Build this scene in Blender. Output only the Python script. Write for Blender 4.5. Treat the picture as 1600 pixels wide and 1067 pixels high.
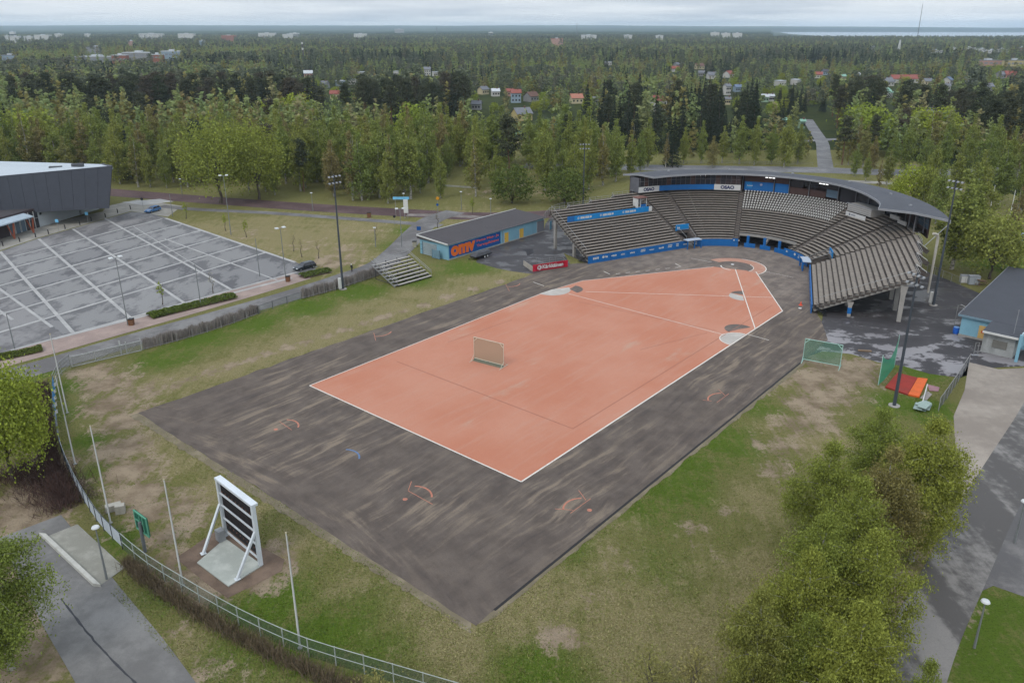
import bpy, bmesh, math, random
import numpy as np
from mathutils import Vector, Matrix

for o in list(bpy.data.objects):
    bpy.data.objects.remove(o, do_unlink=True)
SC = bpy.context.scene
COL = SC.collection
RNG = random.Random(11)
NR = np.random.default_rng(11)
PI = math.pi
def rad(d): return math.radians(d)

# ------------------------------------------------------------------ camera
F_PX, CX, CY, HOR, HC = 1217.0, 820.0, 485.0, 44.5, 48.0
PITCH = math.atan((CY - HOR) / F_PX)
cd = bpy.data.cameras.new('camera'); cam = bpy.data.objects.new('camera', cd); COL.objects.link(cam)
cd.sensor_width = 36.0; cd.lens = 36.0 * F_PX / 1600.0
cd.shift_x = -(CX - 800) / 1600.0; cd.shift_y = (CY - 533.5) / 1600.0
cd.clip_start = 1.0; cd.clip_end = 60000.0
cam.location = (0, 0, HC); cam.rotation_euler = (PI / 2 - PITCH, 0, 0)
SC.camera = cam

# ------------------------------------------------------------------ sky and sun
world = bpy.data.worlds.new('World'); SC.world = world; world.use_nodes = True
SUN_EL, SUN_AZ = rad(48), rad(215)
def setup_world():
    nt = world.node_tree; nt.nodes.clear(); N = nt.nodes.new; L = nt.links.new
    out = N('ShaderNodeOutputWorld'); bg = N('ShaderNodeBackground'); bg2 = N('ShaderNodeBackground'); mx = N('ShaderNodeMixShader')
    sky = N('ShaderNodeTexSky'); sky.sky_type = 'NISHITA'; sky.sun_disc = False
    sky.sun_elevation = SUN_EL; sky.sun_rotation = SUN_AZ; sky.air_density = 1.0; sky.dust_density = 2.0
    bg.inputs['Strength'].default_value = 0.10
    L(sky.outputs[0], bg.inputs[0])
    tc = N('ShaderNodeTexCoord'); sep = N('ShaderNodeSeparateXYZ'); L(tc.outputs['Generated'], sep.inputs[0])
    # cloud deck: direction projected on a high layer, so the clouds flatten towards the horizon
    ab = N('ShaderNodeMath'); ab.operation = 'ABSOLUTE'; L(sep.outputs[2], ab.inputs[0])
    ad = N('ShaderNodeMath'); ad.operation = 'ADD'; L(ab.outputs[0], ad.inputs[0]); ad.inputs[1].default_value = 0.035
    dv = N('ShaderNodeVectorMath'); dv.operation = 'DIVIDE'
    cmb = N('ShaderNodeCombineXYZ'); [L(ad.outputs[0], cmb.inputs[i]) for i in range(3)]
    L(tc.outputs['Generated'], dv.inputs[0]); L(cmb.outputs[0], dv.inputs[1])
    nz = N('ShaderNodeTexNoise'); nz.inputs['Scale'].default_value = 0.16; nz.inputs['Detail'].default_value = 7; nz.inputs['Roughness'].default_value = 0.55
    L(dv.outputs[0], nz.inputs['Vector'])
    rp = N('ShaderNodeValToRGB'); L(nz.outputs[0], rp.inputs[0])
    e = rp.color_ramp.elements
    e[0].position = 0.40; e[0].color = (0.57, 0.64, 0.735, 1)
    e[1].position = 0.57; e[1].color = (0.86, 0.91, 0.965, 1)
    # overcast sky: zenith brighter than the horizon
    gr = N('ShaderNodeMapRange'); L(ab.outputs[0], gr.inputs[0]); gr.inputs[1].default_value = 0.05; gr.inputs[2].default_value = 1.0
    gr.inputs[3].default_value = 1.0; gr.inputs[4].default_value = 2.2
    L(rp.outputs[0], bg2.inputs[0]); L(gr.outputs[0], bg2.inputs['Strength'])
    mx.inputs[0].default_value = 0.86
    L(bg.outputs[0], mx.inputs[1]); L(bg2.outputs[0], mx.inputs[2]); L(mx.outputs[0], out.inputs[0])
setup_world()
sd = bpy.data.lights.new('sun', 'SUN'); sun = bpy.data.objects.new('sun', sd); COL.objects.link(sun)
sd.energy = 0.95; sd.angle = rad(14); sd.color = (1.0, 0.94, 0.86)
sun.rotation_euler = (PI / 2 - SUN_EL, 0, PI - SUN_AZ + PI)
sun.rotation_euler = Vector((math.sin(SUN_AZ) * math.cos(SUN_EL), math.cos(SUN_AZ) * math.cos(SUN_EL), math.sin(SUN_EL))).to_track_quat('Z', 'Y').to_euler()
VS = SC.view_settings
VS.view_transform = 'Standard'; VS.look = 'None'; VS.exposure = 0.12; VS.gamma = 1.0; VS.use_curve_mapping = False
CY_ = SC.cycles
CY_.max_bounces = 5; CY_.diffuse_bounces = 2; CY_.glossy_bounces = 2; CY_.transmission_bounces = 3; CY_.transparent_max_bounces = 12
CY_.volume_bounces = 2; CY_.use_denoising = True; CY_.denoiser = 'OPENIMAGEDENOISE'; CY_.denoising_input_passes = 'RGB_ALBEDO_NORMAL'; CY_.denoising_prefilter = 'ACCURATE'; CY_.use_adaptive_sampling = True; CY_.adaptive_threshold = 0.02
CY_.sample_clamp_indirect = 6.0

# ------------------------------------------------------------------ places: picture point -> point on a level plane of the site
CP, SP = math.cos(PITCH), math.sin(PITCH)
def G(px, py, z=0.0):
    u = (px - CX) / F_PX; v = -(py - CY) / F_PX
    d = (u, CP + v * SP, -SP + v * CP); t = (z - HC) / d[2]
    return Vector((d[0] * t, d[1] * t, z))
def proj(x, y, z):
    dz = z - HC; zf = y * CP - dz * SP; up = y * SP + dz * CP
    return CX + F_PX * x / zf, CY - F_PX * up / zf
# field frame: u across, v along, origin at the home plate
HP = Vector((44.76, 161.43, 0)); AX = Vector((0.6372, 0.7707, 0)); RT = Vector((0.7707, -0.6372, 0))
FROT = math.atan2(RT.y, RT.x)
def FU(u, v, z=0.0):
    p = HP + RT * u + AX * v; return Vector((p.x, p.y, z))
def UV(p):
    d = Vector((p[0] - HP.x, p[1] - HP.y, 0)); return d.dot(RT), d.dot(AX)

# ------------------------------------------------------------------ helpers: colours, materials, meshes
def lin(c):
    c = c / 255.0
    return c / 12.92 if c <= 0.04045 else ((c + 0.055) / 1.055) ** 2.4
def C(r, g, b, k=0.79): return (lin(r) * k, lin(g) * k, lin(b) * k, 1.0)
MATS = {}
def newmat(name):
    m = bpy.data.materials.new(name); m.use_nodes = True; nt = m.node_tree
    b = nt.nodes['Principled BSDF']; return m, nt, b
def mixrgb(nt, fac, a, b, mode='MIX'):
    n = nt.nodes.new('ShaderNodeMix'); n.data_type = 'RGBA'; n.blend_type = mode
    for sock, val in ((n.inputs[0], fac), (n.inputs[6], a), (n.inputs[7], b)):
        if hasattr(val, 'links') or hasattr(val, 'is_output'): nt.links.new(val, sock)
        else: sock.default_value = val
    return n.outputs[2]
def math_n(nt, op, a, b=0.5, clamp=False):
    n = nt.nodes.new('ShaderNodeMath'); n.operation = op; n.use_clamp = clamp
    for sock, val in ((n.inputs[0], a), (n.inputs[1], b)):
        if hasattr(val, 'is_output'): nt.links.new(val, sock)
        else: sock.default_value = val
    return n.outputs[0]
def noise(nt, vec, scale, detail=4, rough=0.55, mapping=None):
    if mapping:
        mp = nt.nodes.new('ShaderNodeMapping'); nt.links.new(vec, mp.inputs[0])
        mp.inputs['Scale'].default_value = mapping[0]
        if len(mapping) > 1: mp.inputs['Rotation'].default_value = (0, 0, mapping[1])
        vec = mp.outputs[0]
    n = nt.nodes.new('ShaderNodeTexNoise'); nt.links.new(vec, n.inputs['Vector'])
    n.inputs['Scale'].default_value = scale; n.inputs['Detail'].default_value = detail; n.inputs['Roughness'].default_value = rough
    return n.outputs[0]
def ramp(nt, fac, lo, hi):
    n = nt.nodes.new('ShaderNodeMapRange'); nt.links.new(fac, n.inputs[0]); n.interpolation_type = 'SMOOTHSTEP'
    n.inputs[1].default_value = lo; n.inputs[2].default_value = hi
    return n.outputs[0]
def bump(nt, b, h, strength, dist=0.1):
    n = nt.nodes.new('ShaderNodeBump'); n.inputs['Strength'].default_value = strength; n.inputs['Distance'].default_value = dist
    nt.links.new(h, n.inputs['Height']); nt.links.new(n.outputs[0], b.inputs['Normal'])
def position(nt): return nt.nodes.new('ShaderNodeNewGeometry').outputs['Position']
def objcoord(nt): return nt.nodes.new('ShaderNodeTexCoord').outputs['Object']
def scaled(c, k): return (c[0] * k, c[1] * k, c[2] * k, 1)

def mat(name, col, rough=0.75, var=0.14, scale=0.8, metal=0.0, spec=0.3, bmp=0.0, stain=None):
    """painted or plain surface with uneven weathering"""
    if name in MATS: return MATS[name]
    m, nt, b = newmat(name)
    p = objcoord(nt)
    n1 = noise(nt, p, scale, 5); n2 = noise(nt, p, scale * 7, 3)
    f = math_n(nt, 'ADD', math_n(nt, 'MULTIPLY', n1, 0.65), math_n(nt, 'MULTIPLY', n2, 0.35))
    f = ramp(nt, f, 0.3, 0.7)
    c = mixrgb(nt, f, scaled(col, 1 - var), scaled(col, 1 + var))
    if stain:
        s = ramp(nt, noise(nt, p, scale * 0.6, 6, 0.65, ((1, 1, 0.35),)), 0.52, 0.72)
        c = mixrgb(nt, math_n(nt, 'MULTIPLY', s, stain[1]), c, stain[0])
    nt.links.new(c, b.inputs['Base Color'])
    b.inputs['Roughness'].default_value = rough; b.inputs['Metallic'].default_value = metal
    b.inputs['Specular IOR Level'].default_value = spec
    if bmp: bump(nt, b, n2, bmp, 0.05)
    MATS[name] = m; return m

def link(o): COL.objects.link(o); return o
def tag(o, label=None, cat=None, group=None, kind=None):
    if label: o['label'] = label
    if cat: o['category'] = cat
    if group: o['group'] = group
    if kind: o['kind'] = kind
    return o
def thing(name, label, cat, loc=(0, 0, 0), rz=0.0, group=None):
    o = link(bpy.data.objects.new(name, None)); o.empty_display_size = 0.3
    o.location = loc; o.rotation_euler = (0, 0, rz)
    return tag(o, label, cat, group)
def np_mesh(name, V, Fs, m=None, smooth=False):
    """V (n,3) array, Fs list of (k,m) int arrays"""
    V = np.asarray(V, dtype=np.float32).reshape(-1, 3)
    me = bpy.data.meshes.new(name)
    loops = np.concatenate([np.asarray(f).ravel() for f in Fs]).astype(np.int32)
    counts = np.concatenate([np.full(len(f), np.asarray(f).shape[1]) for f in Fs]).astype(np.int32)
    starts = np.concatenate([[0], np.cumsum(counts)[:-1]]).astype(np.int32)
    me.vertices.add(len(V)); me.vertices.foreach_set('co', V.ravel())
    me.loops.add(len(loops)); me.loops.foreach_set('vertex_index', loops)
    me.polygons.add(len(counts)); me.polygons.foreach_set('loop_start', starts)
    try: me.polygons.foreach_set('loop_total', counts)
    except Exception: pass
    if smooth: me.polygons.foreach_set('use_smooth', np.ones(len(counts), dtype=bool))
    me.update(calc_edges=True); me.validate()
    if m: me.materials.append(m)
    return me
def obj(name, me, parent=None, loc=None, rz=None):
    o = link(bpy.data.objects.new(name, me))
    if parent: o.parent = parent
    if loc is not None: o.location = loc
    if rz is not None: o.rotation_euler = (0, 0, rz)
    return o

class MB:
    """collects shapes; build() makes ONE mesh object of them"""
    def __init__(s): s.v = []; s.f = []
    def add(s, vs, fs):
        k = len(s.v); s.v += [tuple(v) for v in vs]; s.f += [tuple(i + k for i in f) for f in fs]; return s
    def hexa(s, p):   # 4 bottom + 4 top points
        return s.add(p, [(3, 2, 1, 0), (4, 5, 6, 7), (0, 1, 5, 4), (1, 2, 6, 5), (2, 3, 7, 6), (3, 0, 4, 7)])
    def box(s, x0, y0, z0, x1, y1, z1):
        return s.hexa([(x0, y0, z0), (x1, y0, z0), (x1, y1, z0), (x0, y1, z0), (x0, y0, z1), (x1, y0, z1), (x1, y1, z1), (x0, y1, z1)])
    def cbox(s, c, size, rz=0.0):
        cx, cy, cz = c; a, b, h = size[0] / 2, size[1] / 2, size[2] / 2; co, si = math.cos(rz), math.sin(rz)
        q = lambda x, y, z: (cx + x * co - y * si, cy + x * si + y * co, cz + z)
        return s.hexa([q(-a, -b, -h), q(a, -b, -h), q(a, b, -h), q(-a, b, -h), q(-a, -b, h), q(a, -b, h), q(a, b, h), q(-a, b, h)])
    def prism(s, pts, z0, z1):   # vertical prism over a plan polygon
        n = len(pts)
        vs = [(p[0], p[1], z0) for p in pts] + [(p[0], p[1], z1) for p in pts]
        return s.add(vs, [tuple(range(n - 1, -1, -1)), tuple(range(n, 2 * n))] + [(i, (i + 1) % n, n + (i + 1) % n, n + i) for i in range(n)])
    def bar(s, a, b, w, h=None, up=(0, 0, 1)):   # square bar from a to b
        a = Vector(a); b = Vector(b); d = (b - a).normalized(); h = h or w
        up = Vector(up)
        if abs(d.dot(up)) > 0.98: up = Vector((1, 0, 0))
        r = d.cross(up).normalized() * (w / 2); u = r.cross(d).normalized() * (h / 2)
        return s.hexa([a - r - u, a + r - u, b + r - u, b - r - u, a - r + u, a + r + u, b + r + u, b - r + u])
    def tube(s, pts, radii, n=8, cap=True):
        pts = [Vector(p) for p in pts]
        if not hasattr(radii, '__len__'): radii = [radii] * len(pts)
        rings = []; k0 = len(s.v)
        for i, p in enumerate(pts):
            d = (pts[min(i + 1, len(pts) - 1)] - pts[max(i - 1, 0)]).normalized()
            ref = Vector((0, 0, 1)) if abs(d.z) < 0.95 else Vector((1, 0, 0))
            r = d.cross(ref).normalized(); u = r.cross(d)
            for j in range(n):
                a = 2 * PI * j / n; s.v.append(tuple(p + (r * math.cos(a) + u * math.sin(a)) * radii[i]))
        for i in range(len(pts) - 1):
            for j in range(n):
                a = k0 + i * n + j; b = k0 + i * n + (j + 1) % n
                s.f.append((a, b, b + n, a + n))
        if cap:
            s.f.append(tuple(k0 + j for j in range(n - 1, -1, -1))); e = k0 + (len(pts) - 1) * n
            s.f.append(tuple(e + j for j in range(n)))
        return s
    def disc(s, c, r, z0, z1, n=16):
        return s.prism([(c[0] + r * math.cos(2 * PI * i / n), c[1] + r * math.sin(2 * PI * i / n)) for i in range(n)], z0, z1)
    def mesh(s, name, m, off=None):
        me = bpy.data.meshes.new(name)
        vs = s.v if off is None else [(v[0] - off[0], v[1] - off[1], v[2] - off[2]) for v in s.v]
        me.from_pydata(vs, [], s.f); me.update()
        bm = bmesh.new(); bm.from_mesh(me); bmesh.ops.recalc_face_normals(bm, faces=bm.faces); bm.to_mesh(me); bm.free()
        if m: me.materials.append(m)
        return me
    def build(s, name, m, parent=None, world=True, smooth=False):
        """world=True: points are site coordinates (parents carry no rotation then)"""
        off = None
        if world and parent is not None:
            root = parent
            while root.parent: root = root.parent
            off = root.location
        me = s.mesh(name, m, off)
        if smooth: me.polygons.foreach_set('use_smooth', [True] * len(me.polygons))
        return obj(name, me, parent)

def copy_tree(o, parent=None):
    c = o.copy(); COL.objects.link(c); c.parent = parent
    for ch in list(o.children): copy_tree(ch, c)
    return c
def sheet(name, pts, z, m, parent=None, kind='structure', origin=None, rz=0.0):
    """flat polygon of site points; rz turns its own texture frame"""
    o0 = Vector(origin) if origin is not None else Vector((0, 0, 0))
    co, si = math.cos(-rz), math.sin(-rz); vs = []
    for p in pts:
        x, y = p[0] - o0.x, p[1] - o0.y; vs.append((x * co - y * si, x * si + y * co, z))
    bm = bmesh.new(); bv = [bm.verts.new(v) for v in vs]; bm.faces.new(bv)
    bmesh.ops.triangulate(bm, faces=bm.faces[:]); bmesh.ops.recalc_face_normals(bm, faces=bm.faces)
    for f in bm.faces:
        if f.normal.z < 0: f.normal_flip()
    me = bpy.data.meshes.new(name); bm.to_mesh(me); bm.free(); me.materials.append(m)
    o = obj(name, me, parent, loc=(o0.x, o0.y, 0), rz=rz)
    if parent is None and kind: o['kind'] = kind
    return o
def smooth_path(pts, n=8):
    """Catmull-Rom through 2-D/3-D points"""
    P_ = [Vector(p) for p in pts]; out = []
    for i in range(len(P_) - 1):
        p0 = P_[max(i - 1, 0)]; p1 = P_[i]; p2 = P_[i + 1]; p3 = P_[min(i + 2, len(P_) - 1)]
        for k in range(n):
            t = k / n
            out.append(0.5 * ((2 * p1) + (p2 - p0) * t + (2 * p0 - 5 * p1 + 4 * p2 - p3) * t * t + (3 * p1 - p0 - 3 * p2 + p3) * t ** 3))
    out.append(P_[-1]); return out
def ribbon(name, pts, width, z, m, parent=None, kind='structure', n=8, jitter=0.0):
    path = smooth_path(pts, n); V = []; F_ = []
    for i, p in enumerate(path):
        d = (path[min(i + 1, len(path) - 1)] - path[max(i - 1, 0)]); d.z = 0; d.normalize()
        r = Vector((d.y, -d.x, 0)); t = i / (len(path) - 1)
        w = (width if not hasattr(width, '__len__') else width[0] + (width[1] - width[0]) * t) / 2
        a = p + r * (w + RNG.uniform(-jitter, jitter)); b = p - r * (w + RNG.uniform(-jitter, jitter))
        V += [(a.x, a.y, z), (b.x, b.y, z)]
        if i: F_.append((2 * i - 2, 2 * i, 2 * i + 1, 2 * i - 1))
    me = bpy.data.meshes.new(name); me.from_pydata(V, [], F_); me.materials.append(m)
    o = obj(name, me, parent)
    if parent is None and kind: o['kind'] = kind
    return o
_txt = {}
def text_mesh(s, bold=0.0):
    """lettering as a flat mesh, 1 unit high, left-bottom at the origin; returns (verts, faces, width)"""
    key = (s, bold)
    if key in _txt: return _txt[key]
    cu = bpy.data.curves.new('lettering', 'FONT'); cu.body = s; cu.offset = bold; cu.resolution_u = 3
    ob = bpy.data.objects.new('lettering', cu); COL.objects.link(ob)
    dg = bpy.context.evaluated_depsgraph_get()
    me = bpy.data.meshes.new_from_object(ob.evaluated_get(dg))
    V = [tuple(v.co) for v in me.vertices]; F_ = [tuple(p.vertices) for p in me.polygons]
    bpy.data.objects.remove(ob, do_unlink=True); bpy.data.curves.remove(cu); bpy.data.meshes.remove(me)
    x0 = min(v[0] for v in V); x1 = max(v[0] for v in V); y0 = min(v[1] for v in V); y1 = max(v[1] for v in V)
    h = y1 - y0
    V = [((v[0] - x0) / h, (v[1] - y0) / h) for v in V]
    _txt[key] = (V, F_, (x1 - x0) / h); return _txt[key]
def lettering(mb, s, org, right, up, height, width=None, out=None, bold=0.0):
    """puts lettering on a plane: org = left-bottom corner"""
    V, F_, w = text_mesh(s, bold); right = Vector(right).normalized(); up = Vector(up).normalized(); org = Vector(org)
    if out is not None: org = org + Vector(out)
    k = height if width is None else width / w
    mb.add([org + right * (v[0] * k) + up * (v[1] * height) for v in V], F_)
    return mb
_o1 = ['first', 'second', 'third', 'fourth', 'fifth', 'sixth', 'seventh', 'eighth', 'ninth', 'tenth', 'eleventh', 'twelfth', 'thirteenth', 'fourteenth', 'fifteenth', 'sixteenth', 'seventeenth', 'eighteenth', 'nineteenth']
ORD = list(_o1)
for _t, _te in (('twenty', 'twentieth'), ('thirty', 'thirtieth'), ('forty', 'fortieth'), ('fifty', 'fiftieth'), ('sixty', 'sixtieth'), ('seventy', 'seventieth'), ('eighty', 'eightieth'), ('ninety', 'ninetieth')):
    ORD.append(_te); ORD += [_t + '-' + q for q in _o1[:9]]

# ------------------------------------------------------------------ ground materials
def m_lawn():
    m, nt, b = newmat('lawn'); p = position(nt)
    at = nt.nodes.new('ShaderNodeAttribute'); at.attribute_name = 'wear'
    sp = nt.nodes.new('ShaderNodeSeparateColor'); nt.links.new(at.outputs['Color'], sp.inputs[0])
    nf = noise(nt, p, 1.6, 6, 0.7); nm = noise(nt, p, 0.30, 6, 0.62); nc = noise(nt, p, 0.06, 5, 0.6)
    nf2 = noise(nt, p, 5.5, 3, 0.7); st_ = noise(nt, p, 1.0, 5, 0.6, ((1.1, .13, 1), -FROT))
    mixn = math_n(nt, 'ADD', math_n(nt, 'MULTIPLY', nf, 0.36), math_n(nt, 'ADD', math_n(nt, 'MULTIPLY', nm, 0.36), math_n(nt, 'MULTIPLY', st_, 0.28)))
    jit = math_n(nt, 'SUBTRACT', mixn, 0.5)
    jit = math_n(nt, 'MULTIPLY', jit, 5.0)
    # grass: lush to mid green
    lush = ramp(nt, math_n(nt, 'ADD', sp.outputs[2], jit), 0.15, 0.95)
    g = mixrgb(nt, lush, C(130, 127, 78), C(96, 118, 42))
    g = mixrgb(nt, math_n(nt, 'MULTIPLY', ramp(nt, nf2, 0.48, 0.66), 0.5), g, C(58, 68, 26))
    # dry straw
    dry = ramp(nt, math_n(nt, 'ADD', math_n(nt, 'ADD', sp.outputs[1], jit), math_n(nt, 'MULTIPLY', math_n(nt, 'SUBTRACT', 0.45, sp.outputs[2]), 0.35)), 0.22, 0.85)
    g = mixrgb(nt, math_n(nt, 'MULTIPLY', dry, 0.88), g, mixrgb(nt, ramp(nt, nf2, 0.35, 0.65), C(134, 124, 84), C(170, 157, 118)))
    # bare soil
    dirt = ramp(nt, math_n(nt, 'ADD', sp.outputs[0], math_n(nt, 'MULTIPLY', jit, 0.9)), 0.35, 0.75)
    d = mixrgb(nt, ramp(nt, nm, 0.35, 0.65), C(138, 120, 100), C(176, 158, 134))
    d = mixrgb(nt, math_n(nt, 'MULTIPLY', ramp(nt, nf, 0.56, 0.72), 0.55), d, C(92, 84, 58))
    c = mixrgb(nt, dirt, g, d)
    # small bright weeds and litter specks
    sk = ramp(nt, noise(nt, p, 3.3, 2, 0.5), 0.72, 0.76)
    c = mixrgb(nt, math_n(nt, 'MULTIPLY', sk, 0.35), c, C(176, 165, 128))
    nt.links.new(c, b.inputs['Base Color']); b.inputs['Roughness'].default_value = 0.95; b.inputs['Specular IOR Level'].default_value = 0.08
    bump(nt, b, math_n(nt, 'ADD', nf, math_n(nt, 'MULTIPLY', nf2, 0.6)), 1.0, 0.45)
    return m
def m_wild():
    m, nt, b = newmat('forest_floor'); p = position(nt)
    n1 = noise(nt, p, 0.02, 6, 0.6); n2 = noise(nt, p, 0.25, 5, 0.65)
    c = mixrgb(nt, ramp(nt, n1, 0.4, 0.6), C(62, 70, 36), C(44, 54, 30))  # colours darkened to stand for shade in the gaps between trees
    c = mixrgb(nt, math_n(nt, 'MULTIPLY', ramp(nt, n2, 0.45, 0.7), 0.5), c, C(80, 82, 50))
    nt.links.new(c, b.inputs['Base Color']); b.inputs['Roughness'].default_value = 0.95; b.inputs['Specular IOR Level'].default_value = 0.05
    bump(nt, b, n2, 0.8, 0.4)
    return m
def m_apron():
    m, nt, b = newmat('gravel_apron'); p = objcoord(nt)
    sx = nt.nodes.new('ShaderNodeSeparateXYZ'); nt.links.new(p, sx.inputs[0])
    # tracks follow the long sides; at the far end they swing round towards the short side
    q = ramp(nt, math_n(nt, 'MULTIPLY', sx.outputs[1], -1.0), 107.0, 114.0)
    wv = noise(nt, p, 0.045, 3); wob = math_n(nt, 'MULTIPLY', math_n(nt, 'SUBTRACT', wv, 0.5), 4.0)
    cv = nt.nodes.new('ShaderNodeCombineXYZ'); nt.links.new(math_n(nt, 'ADD', sx.outputs[0], wob), cv.inputs[0]); nt.links.new(sx.outputs[1], cv.inputs[1])
    cw = nt.nodes.new('ShaderNodeCombineXYZ'); nt.links.new(math_n(nt, 'ADD', sx.outputs[1], math_n(nt, 'MULTIPLY', math_n(nt, 'MULTIPLY', sx.outputs[0], sx.outputs[0]), 0.006)), cw.inputs[0]); nt.links.new(sx.outputs[0], cw.inputs[1])
    def mixf(a_, b_): return math_n(nt, 'ADD', math_n(nt, 'MULTIPLY', a_, math_n(nt, 'SUBTRACT', 1.0, q)), math_n(nt, 'MULTIPLY', b_, q))
    s1 = mixf(noise(nt, cv.outputs[0], 1.0, 6, 0.62, ((0.75, 0.13, 1),)), noise(nt, cw.outputs[0], 1.0, 6, 0.62, ((0.7, 0.16, 1),)))
    s2 = mixf(noise(nt, cv.outputs[0], 1.0, 4, 0.60, ((1.9, 0.11, 1),)), noise(nt, cw.outputs[0], 1.0, 4, 0.60, ((1.9, 0.16, 1),)))
    s3 = noise(nt, p, 0.35, 5, 0.6); gr = noise(nt, p, 6.0, 3, 0.7)
    base = mixrgb(nt, ramp(nt, s3, 0.3, 0.7), C(90, 81, 75), C(108, 98, 90))
    lt = math_n(nt, 'ADD', math_n(nt, 'MULTIPLY', s1, 0.62), math_n(nt, 'MULTIPLY', s2, 0.38))
    cl = ramp(nt, noise(nt, p, 0.055, 3, .5), .38, .60)
    c = mixrgb(nt, math_n(nt, 'MULTIPLY', ramp(nt, lt, 0.48, 0.62), math_n(nt, 'ADD', math_n(nt, 'MULTIPLY', cl, .55), .16)), base, C(148, 133, 116))
    c = mixrgb(nt, math_n(nt, 'MULTIPLY', ramp(nt, lt, 0.47, 0.35), 0.55), c, C(76, 69, 67))
    # paler trodden ground in front of the stand
    hp = ramp(nt, sx.outputs[1], -26.0, -8.0)
    c = mixrgb(nt, math_n(nt, 'MULTIPLY', hp, 0.55), c, mixrgb(nt, ramp(nt, s3, 0.35, 0.7), C(118, 108, 102), C(150, 138, 128)))
    c = mixrgb(nt, math_n(nt, 'MULTIPLY', ramp(nt, gr, 0.40, 0.75), 0.22), c, C(66, 61, 62))
    nt.links.new(c, b.inputs['Base Color']); b.inputs['Roughness'].default_value = 0.92; b.inputs['Specular IOR Level'].default_value = 0.15
    bump(nt, b, gr, 0.5, 0.04)
    return m
def m_red():
    m, nt, b = newmat('red_sand'); p = objcoord(nt)
    n1 = noise(nt, p, 0.07, 5, 0.6); n2 = noise(nt, p, 1.0, 5, 0.62, ((0.9, 0.10, 1),)); n3 = noise(nt, p, 5.0, 3, 0.7)
    n4 = noise(nt, p, 0.9, 6, 0.6, ((0.16, 0.055, 1),))
    c = mixrgb(nt, ramp(nt, n1, 0.32, 0.68), C(186, 123, 98), C(193, 137, 114))
    c = mixrgb(nt, math_n(nt, 'MULTIPLY', ramp(nt, n2, 0.45, 0.72), 0.35), c, C(190, 150, 130))
    c = mixrgb(nt, math_n(nt, 'MULTIPLY', ramp(nt, n4, 0.60, 0.72), 0.75), c, C(186, 156, 136))
    c = mixrgb(nt, math_n(nt, 'MULTIPLY', ramp(nt, n3, 0.35, 0.75), 0.18), c, C(168, 98, 76))
    nt.links.new(c, b.inputs['Base Color']); b.inputs['Roughness'].default_value = 0.9; b.inputs['Specular IOR Level'].default_value = 0.15
    bump(nt, b, n3, 0.25, 0.03)
    return m
def m_asphalt(name, dark, light, scale=0.12, lo=0.45, hi=0.65, amt=0.8, aniso=(1, 1, 1), rot=0.0, rough=0.9, grain=0.2):
    if name in MATS: return MATS[name]
    m, nt, b = newmat(name); p = position(nt)
    n1 = noise(nt, p, scale, 7, 0.62, (aniso, rot)); n2 = noise(nt, p, 0.9, 5, 0.6); n3 = noise(nt, p, 7.0, 3, 0.7)
    f = math_n(nt, 'ADD', math_n(nt, 'MULTIPLY', n1, 0.75), math_n(nt, 'MULTIPLY', n2, 0.25))
    c = mixrgb(nt, math_n(nt, 'MULTIPLY', ramp(nt, f, lo, hi), amt), dark, light)
    c = mixrgb(nt, math_n(nt, 'MULTIPLY', ramp(nt, n3, 0.35, 0.75), grain), c, scaled(dark, 0.6))
    nt.links.new(c, b.inputs['Base Color']); b.inputs['Roughness'].default_value = rough; b.inputs['Specular IOR Level'].default_value = 0.25
    bump(nt, b, n3, 0.3, 0.02); MATS[name] = m; return m
def m_wet():
    m, nt, b = newmat('wet_asphalt'); p = position(nt)
    n1 = noise(nt, p, 0.16, 6, 0.6, ((1, 1.5, 1), 0.5)); n2 = noise(nt, p, 1.2, 4, 0.6); n3 = noise(nt, p, 7, 3)
    f = math_n(nt, 'ADD', math_n(nt, 'MULTIPLY', n1, 0.8), math_n(nt, 'MULTIPLY', n2, 0.2))
    c = mixrgb(nt, ramp(nt, n1, 0.35, 0.65), C(60, 57, 59), C(80, 77, 78))
    c = mixrgb(nt, math_n(nt, 'MULTIPLY', ramp(nt, n3, 0.4, 0.7), 0.25), c, C(48, 46, 50))
    # sky gleam of wet puddles painted as pale patches, damp sheen in the roughness
    yy = nt.nodes.new('ShaderNodeSeparateXYZ'); nt.links.new(p, yy.inputs[0])
    pale = ramp(nt, math_n(nt, 'ADD', f, math_n(nt, 'MULTIPLY', math_n(nt, 'SUBTRACT', 122.0, yy.outputs[1]), .0045)), 0.535, 0.565)
    c = mixrgb(nt, math_n(nt, 'MULTIPLY', pale, 0.75), c, C(150, 146, 148))
    nt.links.new(c, b.inputs['Base Color'])
    rr = nt.nodes.new('ShaderNodeMapRange'); nt.links.new(ramp(nt, n1, 0.50, 0.56), rr.inputs[0]); rr.inputs[3].default_value = 0.75; rr.inputs[4].default_value = 0.35
    nt.links.new(rr.outputs[0], b.inputs['Roughness']); b.inputs['Specular IOR Level'].default_value = 0.35
    return m

# ------------------------------------------------------------------ ground sheets
def xy(pts): return [G(*p) for p in pts]
ground = sheet('ground', [(-16000, -200), (16000, -200), (16000, 16500), (-16000, 16500)], -0.30, m_wild())

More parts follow.
